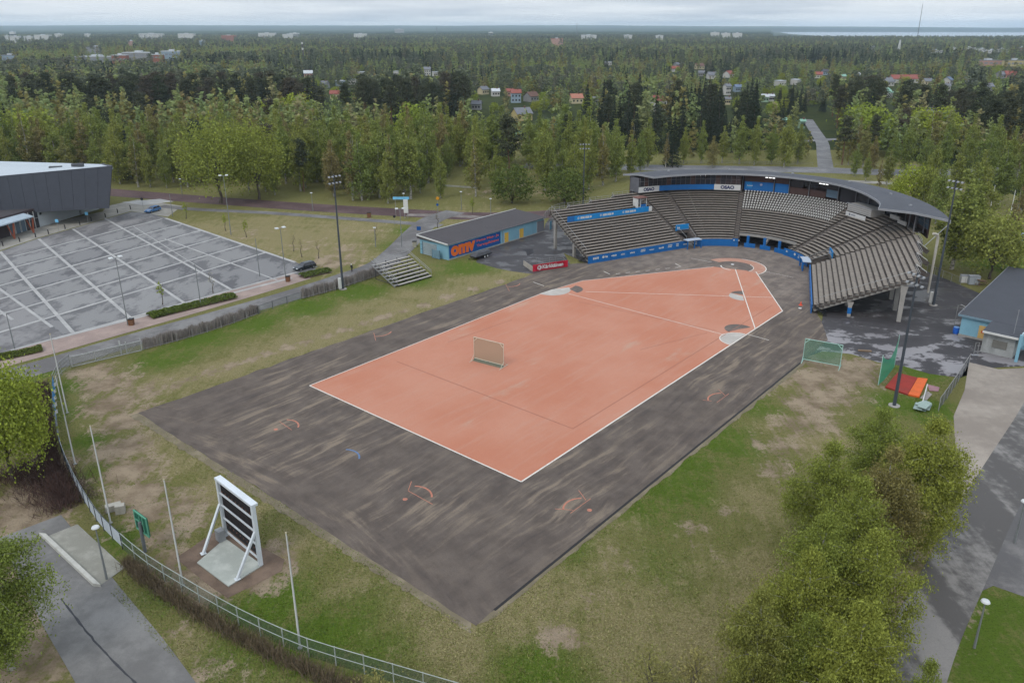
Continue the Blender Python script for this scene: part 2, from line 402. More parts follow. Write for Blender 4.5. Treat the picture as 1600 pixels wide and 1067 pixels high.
WEAR = dict(
    dirt=[(165, 600, 4, 1), (172, 632, 4, 1), (190, 660, 3.4, 1), (196, 700, 3.6, 1), (205, 735, 3.4, 1), (216, 770, 3.2, 1), (238, 800, 3.0, 1), (252, 838, 2.4, .9), (285, 790, 3, .8), (300, 815, 2.2, .8), (275, 765, 2.2, .6),
          (150, 582, 4, .9), (225, 610, 4, .7), (240, 640, 2.5, .8), (265, 875, 2.4, .9), (290, 895, 2.2, .9), (330, 920, 2.6, .9), (400, 905, 2.6, .9), (430, 880, 2.4, .9), (420, 860, 2.0, .8),
          (1270, 595, 5, 1), (1300, 575, 5, 1), (1330, 585, 5, 1), (1262, 630, 4, .9), (1300, 620, 4, .85), (1245, 665, 3.5, .8), (1225, 700, 3.2, .7), (1280, 660, 4, .7), (1350, 570, 3, .9), (1215, 735, 2.6, .65), (1335, 620, 3, .6),
          (870, 995, 1.6, .9), (905, 1000, 1.2, .8), (1085, 825, 1.5, .7), (1090, 855, 1.4, .6), (970, 870, 1.6, .5), (1135, 800, 1.2, .7), (1180, 690, 1.8, .6), (930, 940, 1.8, .5),
          (40, 790, 6, .95), (25, 830, 5, .95), (60, 740, 5, .9), (10, 880, 5, .9), (40, 940, 4, .9), (90, 720, 3, .7), (20, 1040, 5, .8), (60, 1000, 4, .7), (110, 1020, 3, .8), (1420, 920, 4, .95), (1405, 990, 4, .95), (1440, 850, 3, .8), (1390, 1060, 4, .9), (330, 1040, 2.5, .5), (260, 985, 2, .5),
          (1480, 300, 20, .5), (560, 360, 9, .35), (480, 385, 8, .45), (520, 410, 7, .7), (540, 392, 6, .6), (390, 365, 8, .4), (450, 415, 4, .8),
          (240, 614, 1.5, .85), (270, 603, 1.5, .8), (300, 592, 1.4, .85), (330, 582, 1.5, .8), (360, 572, 1.4, .85), (390, 562, 1.5, .8), (420, 553, 1.5, .85), (450, 543, 1.4, .8), (480, 534, 1.5, .85), (510, 525, 1.5, .8), (540, 515, 1.5, .85), (570, 506, 1.5, .8), (600, 496, 1.6, .85), (630, 487, 1.5, .8), (660, 477, 1.6, .85), (700, 464, 1.6, .8), (740, 452, 1.6, .8), (780, 441, 1.6, .8), (760, 300, 8, .5), (860, 300, 10, .5), (800, 290, 8, .4)],
    dry=[(300, 590, 5, .8), (345, 578, 5, .9), (400, 560, 5, .9), (450, 542, 6, .9), (500, 525, 6, .9), (560, 503, 6, .9), (620, 483, 6, .9), (690, 462, 6, .9), (750, 440, 6, .9), (800, 428, 5, .7), (640, 462, 5, .7), (560, 482, 5, .7), (480, 505, 5, .6), (250, 600, 4, .8),
         (330, 360, 12, .7), (400, 365, 14, .8), (470, 375, 14, .85), (540, 360, 12, .8), (520, 395, 10, .8), (420, 350, 12, .7), (590, 365, 6, .4),
         (240, 690, 4, .7), (280, 720, 4, .6), (330, 770, 3, .8), (380, 800, 3, .6), (450, 860, 3, .7), (530, 915, 3, .5), (620, 955, 3, .6), (700, 995, 4, .9), (720, 1040, 3, .7), (820, 960, 4, .8), (880, 920, 4, .7), (950, 880, 4, .6), (1000, 960, 6, .85), (1080, 1000, 6, .9), (940, 1010, 5, .8), (1100, 900, 5, .6), (1180, 780, 4, .7), (1200, 900, 4, .8), (1150, 950, 5, .8), (990, 820, 2.5, .6), (650, 1030, 4, .6),
         (1210, 660, 4, .6), (1240, 600, 3, .6), (900, 990, 3, .8), (740, 340, 12, .55), (680, 375, 6, .5), (1420, 800, 4, .6), (1290, 700, 5, .7), (300, 1010, 3, .6), (200, 960, 3, .5), (1550, 430, 5, .2)],
    lush=[(310, 530, 5, 1), (400, 505, 5, 1), (260, 560, 5, .9), (480, 480, 6, 1), (560, 455, 6, 1), (650, 440, 5, .8), (730, 420, 6, 1), (780, 425, 4, .6), (120, 600, 4, 1), (130, 640, 3, .9), (140, 690, 3, .9), (150, 740, 3, .8), (200, 840, 3, .9), (270, 900, 2, 1), (320, 930, 2.5, 1), (420, 940, 4, 1), (500, 990, 4, 1), (600, 1020, 4, .8), (570, 960, 3, .8), (860, 1045, 4, 1), (810, 1050, 3, .8), (1130, 690, 5, .9), (1060, 760, 5, .9), (1000, 800, 4, .8), (1190, 640, 4, .8), (1080, 720, 4, .9), (900, 860, 3, .7), (1050, 900, 6, .6),
          (1400, 630, 4, 1), (1440, 580, 4, 1), (1450, 640, 4, 1), (1560, 960, 6, 1), (1540, 1040, 6, 1), (1590, 900, 4, .9), (640, 360, 5, .9), (620, 385, 5, .8), (30, 555, 4, .6), (60, 580, 4, .8), (240, 940, 3, .6), (350, 1020, 3, .7), (1590, 415, 10, 1), (1575, 390, 8, .9)])
def make_lawn():
    nx, ny = 300, 340
    X = np.linspace(-150, 150, nx); Y = np.linspace(22, 330, ny)
    gx, gy = np.meshgrid(X, Y); W = {}
    for k, lst in WEAR.items():
        a = np.zeros_like(gx)
        for (px, py, r, s) in lst:
            c = G(px, py); d2 = ((gx - c.x) ** 2 + (gy - c.y) ** 2) / (r * r)
            a = np.maximum(a, s * np.exp(-d2 * 0.7))
        W[k] = a
    V = np.stack([gx, gy, np.zeros_like(gx)], -1).reshape(-1, 3)
    i = np.arange(nx * ny).reshape(ny, nx)
    Fq = np.stack([i[:-1, :-1], i[:-1, 1:], i[1:, 1:], i[1:, :-1]], -1).reshape(-1, 4)
    me = np_mesh('lawn', V, [Fq], m_lawn())
    ca = me.color_attributes.new('wear', 'FLOAT_COLOR', 'POINT')
    col = np.stack([W['dirt'], W['dry'], W['lush'], np.ones_like(gx)], -1).reshape(-1).astype(np.float32)
    ca.data.foreach_set('color', col)
    o = obj('lawn', me); o['kind'] = 'structure'
make_lawn()

ASPH = m_asphalt('grey_asphalt', C(104, 101, 100), C(140, 138, 136), 0.10, 0.42, 0.62)
ROAD = m_asphalt('pale_road', C(112, 112, 114), C(146, 145, 144), 0.13, 0.42, 0.64)
LOTM = m_asphalt('lot_asphalt', C(104, 102, 103), C(146, 144, 143), 0.20, 0.42, 0.58, 0.85, (1, 0.40, 1), 0.75)
GRAV = m_asphalt('gravel', C(140, 130, 120), C(172, 162, 150), 0.12, 0.40, 0.65)
CONC = m_asphalt('concrete_ground', C(146, 142, 134), C(176, 172, 162), 0.25, 0.40, 0.65, 0.8, grain=0.12)
STRIP = m_asphalt('concrete_strip', C(164, 163, 161), C(186, 184, 180), 0.3, 0.40, 0.65, 0.8, grain=0.10)
BRICKP = m_asphalt('pink_paving', C(150, 132, 124), C(172, 152, 142), 0.3, 0.4, 0.65)
MAROON = m_asphalt('maroon_gravel', C(84, 66, 66), C(116, 96, 94), 0.10, 0.4, 0.65)
SOIL = m_asphalt('brown_soil', C(98, 82, 70), C(134, 114, 98), 0.35, 0.38, 0.65)

# playing surface and its surround
def ragged(p, q, n, amp, seed):
    r = random.Random(seed); d = (Vector(q) - Vector(p)); t = Vector((-d.y, d.x, 0)).normalized()
    return [Vector(p) + d * (i / n) + t * (r.gauss(0, amp) if i else 0) for i in range(n)]
R0, WANG, WLEN = 15.8, rad(21.3), 26.8
NRM = {1: Vector((math.cos(WANG), math.sin(WANG), 0)), -1: Vector((-math.cos(WANG), math.sin(WANG), 0))}
def curve(a, off):
    """stand outline, field frame: a -1..0 right wing from its end, 0..1 arc, 1..2 left wing; off = metres behind the front wall"""
    if a < 0 or a > 1:
        sgn = 1 if a < 0 else -1; n = NRM[sgn]; t = Vector((sgn * math.sin(WANG), -math.cos(WANG), 0))
        dist = (-a if a < 0 else a - 1) * WLEN
        p = n * (R0 + off) + t * dist
    else:
        th = WANG + a * (PI - 2 * WANG); p = Vector((math.cos(th), math.sin(th), 0)) * (R0 + off)
    return p
def ang2a(deg): return (rad(deg) - WANG) / (PI - 2 * WANG)
def CU(a, off, z=0.0):
    p = curve(a, off); return FU(p.x, p.y, z)

def edge(u0, v0, u1, v1, n, amp, s): return ragged(FU(u0, v0), FU(u1, v1), n, amp, s)
apron_pts = edge(-30.2, -114.3, 31.1, -114.4, 40, .07, 1) + edge(31.1, -114.4, 31.4, -40, 40, .05, 2) + [FU(31.2, -30), FU(27.0, -21.5), CU(-1.02, 1.0)]
apron_pts += [CU(-1 + 3 * i / 40, 1.0) for i in range(0, 41)] + [FU(-27.5, -22), FU(-28.8, -27.5)] + edge(-28.8, -27.5, -30.2, -114.3, 44, .14, 3)[1:]
WETM = m_wet()
yard = sheet('asphalt_yard', xy([(1255, 560), (1285, 549), (1330, 553), (1372, 566), (1412, 572), (1452, 584), (1500, 590), (1512, 566), (1548, 575), (1600, 572), (1660, 520), (1660, 440), (1560, 455), (1535, 460), (1488, 440), (1448, 424)]) + [CU(-.35, 23), CU(-.35, 2), CU(-1.0, 2), FU(30, -32)], 0.010, WETM)
sheet('stand_yard', [CU(-.36 + 2.36 * i / 40, 24) for i in range(41)] + [CU(2.0, 1.0)] + [CU(2.0 - 2.36 * i / 40, .6) for i in range(1, 41)], 0.012, WETM)
sheet('shed_yard', xy([(905, 330), (870, 326), (852, 350), (850, 361), (770, 386), (748, 396), (744, 410), (775, 419), (800, 424), (830, 428), (862, 428)]) + [FU(-24.5, -24.5), CU(2.0, 10), CU(1.8, 20)], 0.014, WETM)
apron = sheet('gravel_apron', apron_pts, 0.024, m_apron(), origin=HP, rz=FROT)
SANDM = m_asphalt('sand', C(118, 108, 88), C(146, 134, 112), 0.4)
sheet('sand_edge', edge(31.0, -114.4, 31.3, -38, 60, .05, 15) + edge(32.0, -38, 31.6, -114.6, 60, .12, 16), .020, SANDM)
sheet('sand_edge', edge(-30.2, -114.2, 31.4, -114.3, 60, .05, 17) + edge(31.4, -115.3, -30.8, -115.4, 110, .10, 18), .018, SANDM)
# dark drain slot along the right edge
ribbon('edge_gutter', [FU(31.05, -112), FU(31.3, -42)], 0.28, 0.030, mat('gutter', C(40, 38, 38)))
red_pts = [FU(-19.7, -94.7), FU(19.7, -94.7), FU(20.0, -21.4), FU(6.1, -1.6), FU(-2.4, -3.9), FU(-18.3, -29.8), FU(-19.7, -40.8)]
red = sheet('red_field', red_pts, 0.036, m_red(), origin=HP, rz=FROT)
WHITE_L = mat('white_line_paint', C(222, 216, 206), var=0.10, scale=3, stain=(C(190, 150, 130), .5))
def line_uv(name, a, b, w, m, z=0.046, parent=None):
    """straight marking in field coordinates, child of the red field"""
    a = Vector(a); b = Vector(b); d = (b - a).normalized(); n = Vector((-d.y, d.x)) * (w / 2)
    me = bpy.data.meshes.new(name); me.from_pydata([(p.x, p.y, z) for p in (a + n, a - n, b - n, b + n)], [], [(0, 1, 2, 3)])
    me.materials.append(m); return obj(name, me, parent if parent else red)
def uvp(px, py): return UV(G(px, py))
E4 = red_pts
for a, b, w in [((-19.7, -94.7), (19.7, -94.7), .22), ((19.7, -94.7), (20, -21.4), .26), ((20, -21.4), (6.1, -1.6), .24), ((-2.4, -3.9), (-18.3, -29.8), .16), ((-18.3, -29.8), (-19.7, -40.8), .12), ((-19.7, -40.8), (-19.7, -94.7), .18),
                (uvp(1149, 421), uvp(1180, 514), .22), (uvp(915, 456), uvp(1206, 465), .15), (uvp(888, 459), uvp(1130, 523), .15), (uvp(833, 441), uvp(850, 447), .18), (uvp(1166, 522), uvp(1202, 532), .16), (uvp(1080, 404), uvp(1112, 410), .14),
                (uvp(1193, 424), uvp(1240, 434), .12)]:
    line_uv('white_line', a, b, w * .78, WHITE_L)
SEAM = mat('faint_seam', C(150, 96, 78), var=.1)
for a, b in [((620, 565), (895, 670)), ((895, 670), (1207, 477)), ((1000, 547), (1105, 520)), ((700, 535), (800, 500)), ((905, 472), (1120, 517))]:
    line_uv('worn_seam', uvp(*a), uvp(*b), .11, SEAM, z=0.042)
def arc_sheet(name, c, r0, r1, a0, a1, z, m, parent=None, n=28):
    V = []; F_ = []
    for i in range(n + 1):
        a = rad(a0 + (a1 - a0) * i / n)
        V += [(c[0] + r0 * math.cos(a), c[1] + r0 * math.sin(a), z), (c[0] + r1 * math.cos(a), c[1] + r1 * math.sin(a), z)]
        if i: F_.append((2 * i - 2, 2 * i - 1, 2 * i + 1, 2 * i))
    me = bpy.data.meshes.new(name); me.from_pydata(V, [], F_); me.materials.append(m)
    return obj(name, me, parent if parent else red)
GREY_B = m_asphalt('dark_base_sand', C(104, 94, 88), C(126, 114, 106), .5)
PALE_B = m_asphalt('pale_base_sand', C(178, 172, 164), C(196, 190, 182), .5, grain=.08)
# home circle: red ring open towards the field, grey inside, plate and serving arc
hc = Vector(uvp(1147, 417)); 
arc_sheet('home_ring', hc, 4.1, 6.6, -18, 165, 0.038, m_asphalt('pale_red_sand', C(180, 134, 114), C(194, 154, 134), .5))
arc_sheet('home_ring_line', hc, 6.5, 6.7, -18, 100, 0.048, WHITE_L)
arc_sheet('home_ring_line', hc, 3.95, 4.1, -18, 60, 0.048, WHITE_L)
arc_sheet('home_ground', hc, 0.0, 3.98, -18, 165, 0.044, GREY_B)
arc_sheet('serving_arc', hc, 2.6, 2.85, 200, 280, 0.050, WHITE_L)
arc_sheet('home_plate', uvp(1144.5, 413.5), 0.0, 0.34, 0, 360, 0.052, mat('plate_white', C(235, 235, 232), var=.03))
def sector(name, c, r, a0, a1, m, z=0.041): return arc_sheet(name, c, 0.0, r, a0, a1, z, m)
c1 = UV(G(1146, 528)); sector('base_sector', (19.85, c1[1] - .2), 3.0, 92, 268, PALE_B)
arc_sheet('base_sector_line', (19.85, c1[1] - .2), 2.9, 3.05, 92, 268, .05, WHITE_L)
c2 = uvp(1152, 514); sector('base_ground', (c2[0] + .3, c2[1]), 2.4, 60, 250, GREY_B, .0395)
c3 = uvp(1163, 462); sector('base_sector', (c3[0], c3[1] - .6), 2.6, 172, 300, PALE_B)
c3b = uvp(1161, 461); sector('base_ground', c3b, 2.4, 110, 190, GREY_B, .043)
c4 = uvp(862, 452.5); sector('base_sector', (-19.6, c4[1]), 3.6, -95, 62, PALE_B)
c5 = uvp(890, 452); sector('base_ground', c5, 2.6, -20, 100, GREY_B, .043)
# dashed batting lane by the stand and its end ticks
for i in range(7):
    p = G(962 + 15.5 * i, 428.2 - 1.65 * i); q = G(969 + 15.5 * i, 427.4 - 1.65 * i)
    line_uv('lane_dash', UV(p), UV(q), .14, WHITE_L, z=.034)
for a, b in [((943, 424), (953, 429)), ((1055, 412), (1064, 417))]: line_uv('lane_tick', uvp(*a), uvp(*b), .14, WHITE_L, z=.034)
# orange and blue practice marks on the apron, each an arc with a line and a spot
ORANGE = mat('orange_paint', C(184, 120, 98), var=.15, scale=3, stain=(C(124, 102, 92), .8)); BLUEP = mat('blue_paint', C(92, 122, 160), var=.15, scale=3)
def practice_mark(px, py, spot, a0, a1, r, m, bars):
    c = uvp(px, py)
    arc_sheet('mark_arc', c, r - .10, r + .10, a0, a1, .034, m, apron, 14)
    if spot: s_ = uvp(*spot); arc_sheet('mark_spot', s_, 0, .27, 0, 360, .034, m, apron, 14)
    for (p, q) in bars: line_uv('mark_bar', uvp(*p), uvp(*q), .08, m, .034, apron)
practice_mark(440, 668, (431, 671), 40, 128, 2.1, ORANGE, [((437, 659), (456, 672))])
practice_mark(643, 777, (633, 780), 40, 128, 2.2, ORANGE, [((643, 752), (638, 766)), ((638, 767), (676, 788))])
practice_mark(911, 796, (921, 797), 130, 220, 2.1, ORANGE, [((891, 802), (923, 779)), ((904, 766), (915.5, 781.5)), ((867, 795), (895, 797))])
practice_mark(1133, 626, None, 130, 218, 2.3, ORANGE, [((1120, 629), (1139, 615)), ((1122, 608), (1133, 618)), ((1098, 625), (1112, 627))])
practice_mark(590, 518, None, -52, 38, 2.3, ORANGE, [((584, 520), (587, 532.5))])
practice_mark(795, 443, None, -52, 38, 2.2, ORANGE, [((790, 444), (796, 455))])
practice_mark(532, 717, None, 40, 125, 2.2, BLUEP, [])

# parking lot with concrete strips
lot = sheet('parking_lot', xy([(-120, 440), (0, 393), (60, 372.5), (205, 331), (235, 334), (262, 341), (450, 408), (494, 420), (452, 435), (300, 473), (84, 531), (0, 552), (-120, 585)]), 0.02, LOTM)
def c4p(x, y): return (x / 3.5555, 230 + y / 3.5555)
LS = [((920, 395), (1640, 640), 1.7), ((580, 395), (1300, 800), 1.3), ((405, 455), (1030, 870), 1.3), ((215, 510), (720, 945), 1.4), ((0, 580), (405, 1030), 1.4), ((-40, 760), (290, 1000), 1.2), ((740, 440), (1140, 690), .5), ((915, 510), (1540, 740), .9), ((-60, 870), (70, 960), 1.2),
      ((70, 610), (900, 400), .7), ((-30, 697), (1010, 430), .7), ((-30, 779), (1110, 465), .8), ((-60, 862), (1230, 500), .8), ((-60, 947), (1350, 545), .8), ((-60, 1048), (1480, 585), .8), ((300, 1067), (1620, 727), .9), ((60, 1130), (1760, 665), .7)]
for i, (a, b, w) in enumerate(LS):
    w *= .45 if i < 9 else .95
    A = G(*c4p(*a)); B = G(*c4p(*b)); d = (B - A).normalized(); n = Vector((-d.y, d.x, 0)) * (w / 2)
    me = bpy.data.meshes.new('concrete_strip'); z = 0.030 + 0.0025 * (i if i < 9 else 10 + (i - 9) * .2)
    me.from_pydata([(p.x, p.y, z) for p in (A + n, A - n, B - n, B + n)], [], [(0, 1, 2, 3)]); me.materials.append(STRIP)
    obj('concrete_strip', me, lot)
def m_panel(name, dark, light, seed):
    m, nt, b = newmat(name); tc = nt.nodes.new('ShaderNodeTexCoord'); sx = nt.nodes.new('ShaderNodeSeparateXYZ'); at = nt.nodes.new('ShaderNodeAttribute'); at.attribute_name = 'cell'; nt.links.new(at.outputs['Vector'], sx.inputs[0]); p = position(nt)
    ex = math_n(nt, 'MULTIPLY', math_n(nt, 'ABSOLUTE', math_n(nt, 'SUBTRACT', sx.outputs[0], .5)), 2.0); ey = math_n(nt, 'MULTIPLY', math_n(nt, 'ABSOLUTE', math_n(nt, 'SUBTRACT', sx.outputs[1], .5)), 2.0)
    edge_ = math_n(nt, 'MAXIMUM', ex, ey); n1 = noise(nt, p, .35, 6, .65, ((1, .5, 1), seed)); n2 = noise(nt, p, 1.6, 4, .6)
    f = math_n(nt, 'SUBTRACT', math_n(nt, 'ADD', n1, math_n(nt, 'MULTIPLY', n2, .35)), math_n(nt, 'MULTIPLY', edge_, .34))
    c = mixrgb(nt, ramp(nt, f, .36, .50), dark, light); c = mixrgb(nt, math_n(nt, 'MULTIPLY', ramp(nt, noise(nt, p, 7, 3, .7), .4, .75), .2), c, scaled(dark, .6))
    nt.links.new(c, b.inputs['Base Color']); b.inputs['Roughness'].default_value = .9; b.inputs['Specular IOR Level'].default_value = .2; return m
PANM = [m_panel('lot_panel_a', C(108, 107, 108), C(138, 137, 136), .4), m_panel('lot_panel_b', C(112, 111, 112), C(143, 142, 141), 1.1), m_panel('lot_panel_c', C(100, 99, 101), C(131, 130, 130), 2.0)]
def meet(l1, l2):
    a, b_ = G(*c4p(*l1[0])), G(*c4p(*l1[1])); c_, d_ = G(*c4p(*l2[0])), G(*c4p(*l2[1])); r = b_ - a; s_ = d_ - c_; t_ = ((c_.x - a.x) * s_.y - (c_.y - a.y) * s_.x) / (r.x * s_.y - r.y * s_.x); return a + r * t_
DL = [LS[i] for i in (0, 1, 2, 3, 4, 5)]; UL = [LS[i] for i in (9, 10, 11, 12, 13, 14, 15)]; rr_ = random.Random(8)
for i in range(5):
    for j in range(6):
        q = [meet(DL[i + 1], UL[j]), meet(DL[i + 1], UL[j + 1]), meet(DL[i], UL[j + 1]), meet(DL[i], UL[j])]
        nn = 2; me = bpy.data.meshes.new('asphalt_panel'); me.from_pydata([(v.x, v.y, .026) for v in q], [], [(0, 1, 2, 3)]); me.materials.append(rr_.choice(PANM))
        at = me.attributes.new('cell', 'FLOAT_VECTOR', 'CORNER'); vi = [l.vertex_index for l in me.loops]; cc = {0: (0, 0, 0), 1: (0, 1, 0), 2: (1, 1, 0), 3: (1, 0, 0)}
        for li, v_ in enumerate(vi): at.data[li].vector = cc[v_]
        obj('asphalt_panel', me, lot)
sheet('plaza', xy([(-150, 445), (0, 391.5), (60, 371.5), (205, 330), (262, 339), (285, 322), (215, 312), (168, 322), (160, 331), (63, 352), (0, 368), (-150, 410)]), 0.016, CONC)
sheet('pale_forecourt', xy([(190, 316), (250, 311), (272, 315), (224, 321)]), 0.022, STRIP)
ribbon('paved_verge', xy([(470, 431), (400, 452), (300, 481), (200, 509), (85, 541), (0, 564), (-80, 586)]), 6.4, 0.034, BRICKP)
# paths, roads
ribbon('street', xy([(820, 258), (1000, 262), (1150, 264), (1280, 266), (1420, 270), (1600, 266), (1800, 255)]), 12.5, 0.02, ROAD)
ribbon('street_pavement', xy([(1240, 283), (1330, 284), (1400, 287)]), 5, 0.024, CONC)
ribbon('side_road', xy([(1290, 262), (1287, 240), (1284, 222), (1272, 203), (1262, 187)]), 5.5, 0.026, ROAD)
ribbon('cross_road', xy([(1240, 221), (1284, 219), (1310, 218), (1345, 222)]), 6, 0.03, ROAD)
ribbon('cycle_path', xy([(250, 322), (300, 327), (420, 333), (560, 343), (690, 353)]), 3.2, 0.028, ASPH)
ribbon('footpath', xy([(712, 331), (676, 343), (652, 362), (622, 392), (592, 415), (540, 434), (460, 460), (360, 489), (230, 525), (110, 560), (0, 592), (-80, 615)]), (6.5, 5.6), 0.038, ASPH)
ribbon('maroon_path', xy([(140, 298), (330, 313), (500, 325), (640, 333), (760, 338), (880, 333), (1000, 318)]), 9.0, 0.018, MAROON)
ribbon('yard_crossing', xy([(636, 336), (700, 337), (760, 340), (850, 341)]), 3.0, 0.022, m_asphalt('worn_crossing', C(120, 112, 108), C(160, 150, 144), .3))
ribbon('access_road', xy([(48, 822), (72, 858), (100, 900), (132, 950), (198, 1045), (280, 1180)]), (5.6, 7.0), 0.02, m_asphalt('access_asphalt', C(110, 108, 106), C(142, 140, 137), .12, .40, .62, .8))
ribbon('road_crack', xy([(95, 935), (130, 980), (165, 1020), (215, 1070), (240, 1100)]), 0.16, 0.026, mat('crack_tar', C(62, 62, 66)), jitter=.05)
pad = sheet('concrete_pad', xy([(74, 838), (121, 819), (195, 887), (158, 914)]), 0.04, m_asphalt('pad_concrete', C(140, 138, 128), C(166, 164, 154), .5))
ribbon('lane_road', xy([(1665, 560), (1632, 640), (1586, 720), (1540, 800), (1490, 900), (1448, 985), (1408, 1090), (1378, 1180)]), 5.0, 0.024, m_asphalt('lane_asphalt', C(92, 89, 87), C(146, 142, 138), .16, .46, .58, .85, (1, .14, 1), -.42))
sheet('gravel_lot', xy([(1514, 566), (1560, 577), (1600, 575), (1680, 570), (1660, 640), (1590, 745), (1545, 830), (1515, 840), (1500, 800), (1506, 740), (1492, 690), (1490, 650), (1507, 610)]), 0.018, GRAV)
sheet('driveway', xy([(1545, 830), (1600, 770), (1670, 830), (1640, 925), (1600, 932), (1552, 915), (1530, 925), (1500, 930)]), 0.020, m_asphalt('driveway_asphalt', C(98, 96, 96), C(132, 128, 126), .2))
sheet('brown_soil', xy([(274, 872), (348, 822), (445, 874), (440, 892), (356, 934), (330, 917)]), 0.014, SOIL)
sheet('yard_crack', xy([(815, 389), (833, 389), (834, 396), (824, 400), (822, 394)]), 0.030, mat('dark_crack', C(42, 40, 44)))

# grass tufts over the near lawns (real blades, so the turf does not read as a flat sheet)
def in_poly(x, y, poly):
    c = np.zeros(len(x), bool); n = len(poly); j = n - 1
    for i in range(n):
        xi, yi = poly[i][0], poly[i][1]; xj, yj = poly[j][0], poly[j][1]
        c ^= ((yi > y) != (yj > y)) & (x < (xj - xi) * (y - yi) / (yj - yi + 1e-12) + xi); j = i
    return c
def tufts():
    rg = np.random.default_rng(44); V = []; n = 420000
    px = rg.uniform(-20, 1500, n); py = rg.uniform(420, 1075, n) ** 1.0
    u = (px - CX) / F_PX; v = -(py - CY) / F_PX; t = -HC / (-SP + v * CP); x = u * t; y = (CP + v * SP) * t
    lawn_a = [(G(*q).x, G(*q).y) for q in [(112, 578), (222, 552), (404, 494), (596, 434), (660, 412), (700, 410), (745, 415), (800, 428), (860, 424), (600, 520), (225, 640), (742, 986), (1250, 572), (1300, 560), (1370, 575), (1450, 592), (1495, 596), (1462, 648), (1440, 720), (1420, 900), (1385, 1075), (660, 1080), (480, 1022), (340, 955), (230, 887), (160, 820), (112, 745), (92, 690), (88, 610)]]
    lawn_b = [(G(*q).x, G(*q).y) for q in [(172, 925), (198, 895), (300, 965), (480, 1050), (620, 1085), (345, 1085), (250, 1010)]]
    bare = [(G(*q).x, G(*q).y) for q in [(274, 872), (348, 822), (445, 874), (440, 892), (356, 934), (330, 917)]]
    ap = [(p.x, p.y) for p in apron_pts]; k = (in_poly(x, y, lawn_a) | in_poly(x, y, lawn_b)) & ~in_poly(x, y, ap) & ~in_poly(x, y, bare)
    # fewer on the worn soil
    w = np.zeros(len(x))
    for (a, b_, r, s_) in WEAR['dirt']:
        c = G(a, b_); w = np.maximum(w, s_ * np.exp(-.7 * ((x - c.x) ** 2 + (y - c.y) ** 2) / (r * r)))
    k &= rg.uniform(0, 1, len(x)) > w * 1.1; cl = .5 + .5 * np.sin(x * 1.3 + 2 * np.sin(y * .7)) * np.sin(y * 1.1 + 1.5 * np.sin(x * .9)); k &= rg.uniform(0, 1, len(x)) < .35 + .65 * cl
    x = x[k]; y = y[k]; n = len(x)
    tone = rg.uniform(0, .62, n)
    for key, sg in (('dry', .55), ('lush', -.30)):
        w = np.zeros(n)
        for (a, b_, r, s_) in WEAR[key]:
            c = G(a, b_); w = np.maximum(w, s_ * np.exp(-.7 * ((x - c.x) ** 2 + (y - c.y) ** 2) / (r * r)))
        tone += sg * w
    h = rg.uniform(.03, .09, n); wd = rg.uniform(.015, .045, n); an = rg.uniform(0, PI, n); lx, ly = rg.normal(0, .05, n), rg.normal(0, .05, n)
    Q = np.zeros((n, 4, 3)); dx, dy = np.cos(an) * wd, np.sin(an) * wd
    Q[:, 0] = np.stack([x - dx, y - dy, 0 * x], 1); Q[:, 1] = np.stack([x + dx, y + dy, 0 * x], 1); Q[:, 2] = np.stack([x + dx * 1.3 + lx, y + dy * 1.3 + ly, h], 1); Q[:, 3] = np.stack([x - dx * 1.3 + lx, y - dy * 1.3 + ly, h], 1)
    m = bpy.data.materials.new('grass_tuft'); m.use_nodes = True; nt = m.node_tree; b = nt.nodes['Principled BSDF']; g = nt.nodes.new('ShaderNodeAttribute'); g.attribute_name = 'tone'
    r = nt.nodes.new('ShaderNodeValToRGB'); nt.links.new(g.outputs['Fac'], r.inputs[0]); e = r.color_ramp.elements; e[0].color = C(88, 114, 38); e[1].color = C(174, 164, 120); q = e.new(.5); q.color = C(124, 128, 72)
    nt.links.new(r.outputs[0], b.inputs['Base Color']); b.inputs['Roughness'].default_value = .9; b.inputs['Specular IOR Level'].default_value = .05
    me = np_mesh('grass', Q.reshape(-1, 3), [np.arange(4 * n).reshape(n, 4)], m); at = me.attributes.new('tone', 'FLOAT', 'POINT'); at.data.foreach_set('value', np.repeat(np.clip(tone, 0, 1), 4).astype(np.float32))
    o = obj('grass', me); tag(o, 'short uneven grass on the lawns round the field', 'grass', None, 'stuff')
tufts()

# ------------------------------------------------------------------ grandstand
BLUE = mat('stadium_blue', C(22, 102, 170), rough=.55, var=.08, stain=(C(20, 70, 120), .4))
BLUE2 = mat('banner_blue', C(20, 130, 196), rough=.5, var=.05)
BENCHM = mat('weathered_bench', C(136, 127, 117), rough=.85, var=.16, scale=1.2, stain=(C(98, 90, 84), .6))
STEPM = mat('terrace_concrete', C(88, 81, 76), rough=.9, var=.2, scale=.9, stain=(C(58, 52, 50), .7))
CONCR = mat('stand_concrete', C(158, 154, 148), rough=.85, var=.12, scale=.6, stain=(C(110, 104, 98), .5))
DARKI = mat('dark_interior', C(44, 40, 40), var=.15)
BROWNW = mat('brown_cladding', C(78, 58, 54), var=.12, scale=.5)
ROOFM = mat('roof_felt', C(84, 86, 92), rough=.9, var=.1, scale=.25, stain=(C(104, 106, 110), .5))
FASC = mat('roof_edge', C(150, 152, 156), rough=.6, var=.08)
WHITEP = mat('white_paint', C(214, 214, 210), rough=.5, var=.06)
SIGNW = mat('sign_white', C(206, 206, 204), rough=.5, var=.04)
NAVY = mat('sign_navy', C(14, 30, 84), rough=.5, var=.03)
RAIL = mat('galvanised', C(158, 158, 156), rough=.5, metal=.4, var=.1)
BLACKM = mat('black_paint', C(34, 34, 36), rough=.5, var=.1)
